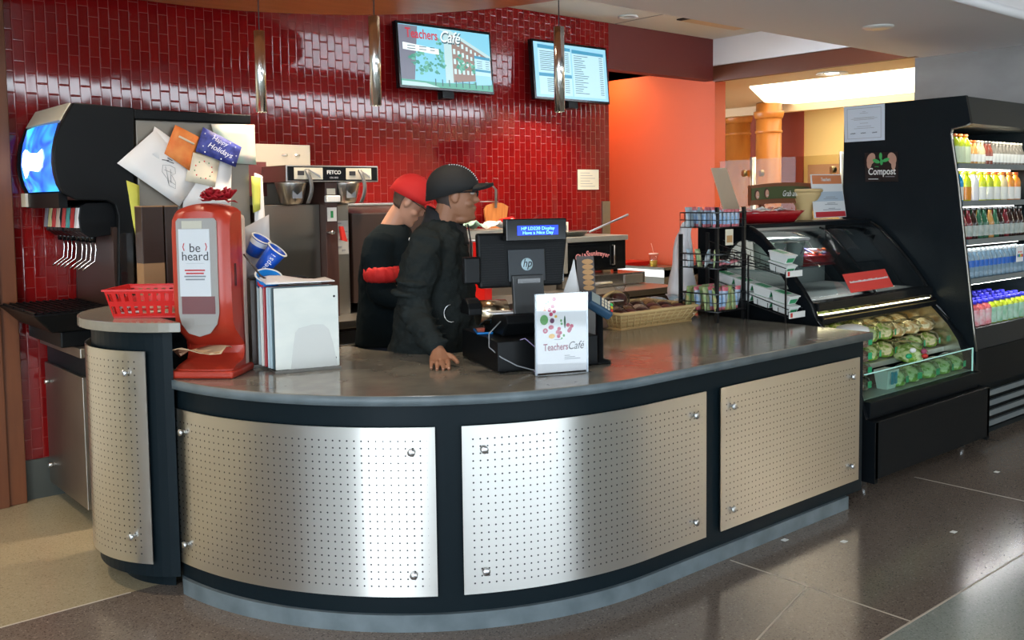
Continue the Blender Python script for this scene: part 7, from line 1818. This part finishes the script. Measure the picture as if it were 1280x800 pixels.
for s in (-1, 1): limb(b, [(-.05, s * .09, .92), (-.02, s * .10, .5), (-.04, s * .10, .08)], [.075, .055, .04]); limb(b, [(-.05, s * .10, .05), (.12, s * .11, .04)], [.035, .03])
fuse(b.build('body', skin2, m2), .006, 3)
hair_sheet(HM2, 'hair', mat('short_brown_hair', (.10, .06, .04), .7), m2, (1.0, 1.0, 1.05))
cp = MB(); cap_mesh(cp, HM2, .116, .092, .115, -.010, .030, .030, -.010); cpo = cp.build('cap', capred, m2)
MB(HM2).sheet([[(p[0] + .004, p[1], p[2] - .018 * (j_ / 6)) for p in row] for j_, row in enumerate(G_)], 0, .006).build('cap_peak', capred, cpo)
MB(HM2).ball((-.010, 0, .146), .006, .006, .004, 10, 5).build('cap_button', capred, cpo)
gl2 = MB(HM2)
for s in (-1, 1):
    gl2.tube([(.108, s * .036 + .026 * math.cos(t), .010 + .018 * math.sin(t)) for t in [2 * PI * k / 14 for k in range(14)]], .002, 6, closed=True); gl2.tube([(.106, s * .062, .016), (.06, s * .078, .014), (-.01, s * .080, .012)], .0026, 6)
gl2.build('glasses', blackgloss, m2)
t2 = MB()
torso(t2, [(-.07, 0, .84, .18, .19), (-.06, 0, .95, .175, .19), (-.055, 0, 1.10, .165, .19), (-.05, 0, 1.24, .165, .20), (-.05, 0, 1.34, .15, .205), (-.045, 0, 1.41, .13, .18), (-.03, 0, 1.46, .10, .12), (-.02, 0, 1.49, .075, .08)])
limb(t2, [L2(478, 303, 5.06), L2(473, 325, 5.03), L2(476, 345, 5.01)], [.088, .086, .084]); limb(t2, [Vector((-.06, .17, 1.38)), Vector((-.05, .21, 1.25))], [.085, .08])
fuse(t2.build('black_shirt', tee, m2), .010, 3, (.10, .018))
# ruffled red sleeve band
g = MB(); c = L2(479, 342, 5.01); rows = []
for k, (dz, r) in enumerate(((.040, .082), (.026, .094), (.0, .098), (-.026, .094), (-.040, .080))):
    rows.append([(c.x + (r + .003 * math.sin(13 * a)) * math.cos(a), c.y + (r + .003 * math.sin(13 * a)) * math.sin(a), c.z + dz + .002 * math.sin(13 * a + 1)) for a in [2 * PI * i / 78 for i in range(78)]])
g.loft(rows, 0, True, True); g.build('ruffled_sleeve_band', capred, m2)
g = MB(); limb(g, [L2(478, 352, 5.01), L2(478, 366, 5.0), Vector((.08, -.215, 1.09)), Vector((.15, -.20, 1.10))], [.078, .070, .052, .036]); limb(g, [Vector((-.05, .21, 1.25)), Vector((-.02, .23, 1.14)), Vector((.16, .15, 1.10))], [.07, .055, .036])
fuse(g.build('black_under_sleeve', tee, m2), .009, 3)
MB().ball(Vector((.085, -.145, 1.385)), .012, .008, .016, 10, 6).ball(Vector((.078, -.15, 1.41)), .006, .005, .010, 8, 5).ball(Vector((.094, -.14, 1.408)), .006, .005, .010, 8, 5).build('white_emblem', white, m2)
tr = MB(); torso(tr, [(-.06, 0, .72, .16, .17), (-.06, 0, .80, .172, .182), (-.06, 0, .90, .16, .17)])
for s in (-1, 1): limb(tr, [(-.05, s * .09, .75), (-.02, s * .10, .48), (-.04, s * .10, .10)], [.10, .075, .065])
fuse(tr.build('trousers', denim, m2), .014, 4)
for s in (-1, 1): fuse(MB().box(-.12, .17, s * .10 - .045, s * .10 + .045, 0, .03).ball((.05, s * .10, .045), .12, .045, .035).build('shoe', blackp, m2), .010, 4)
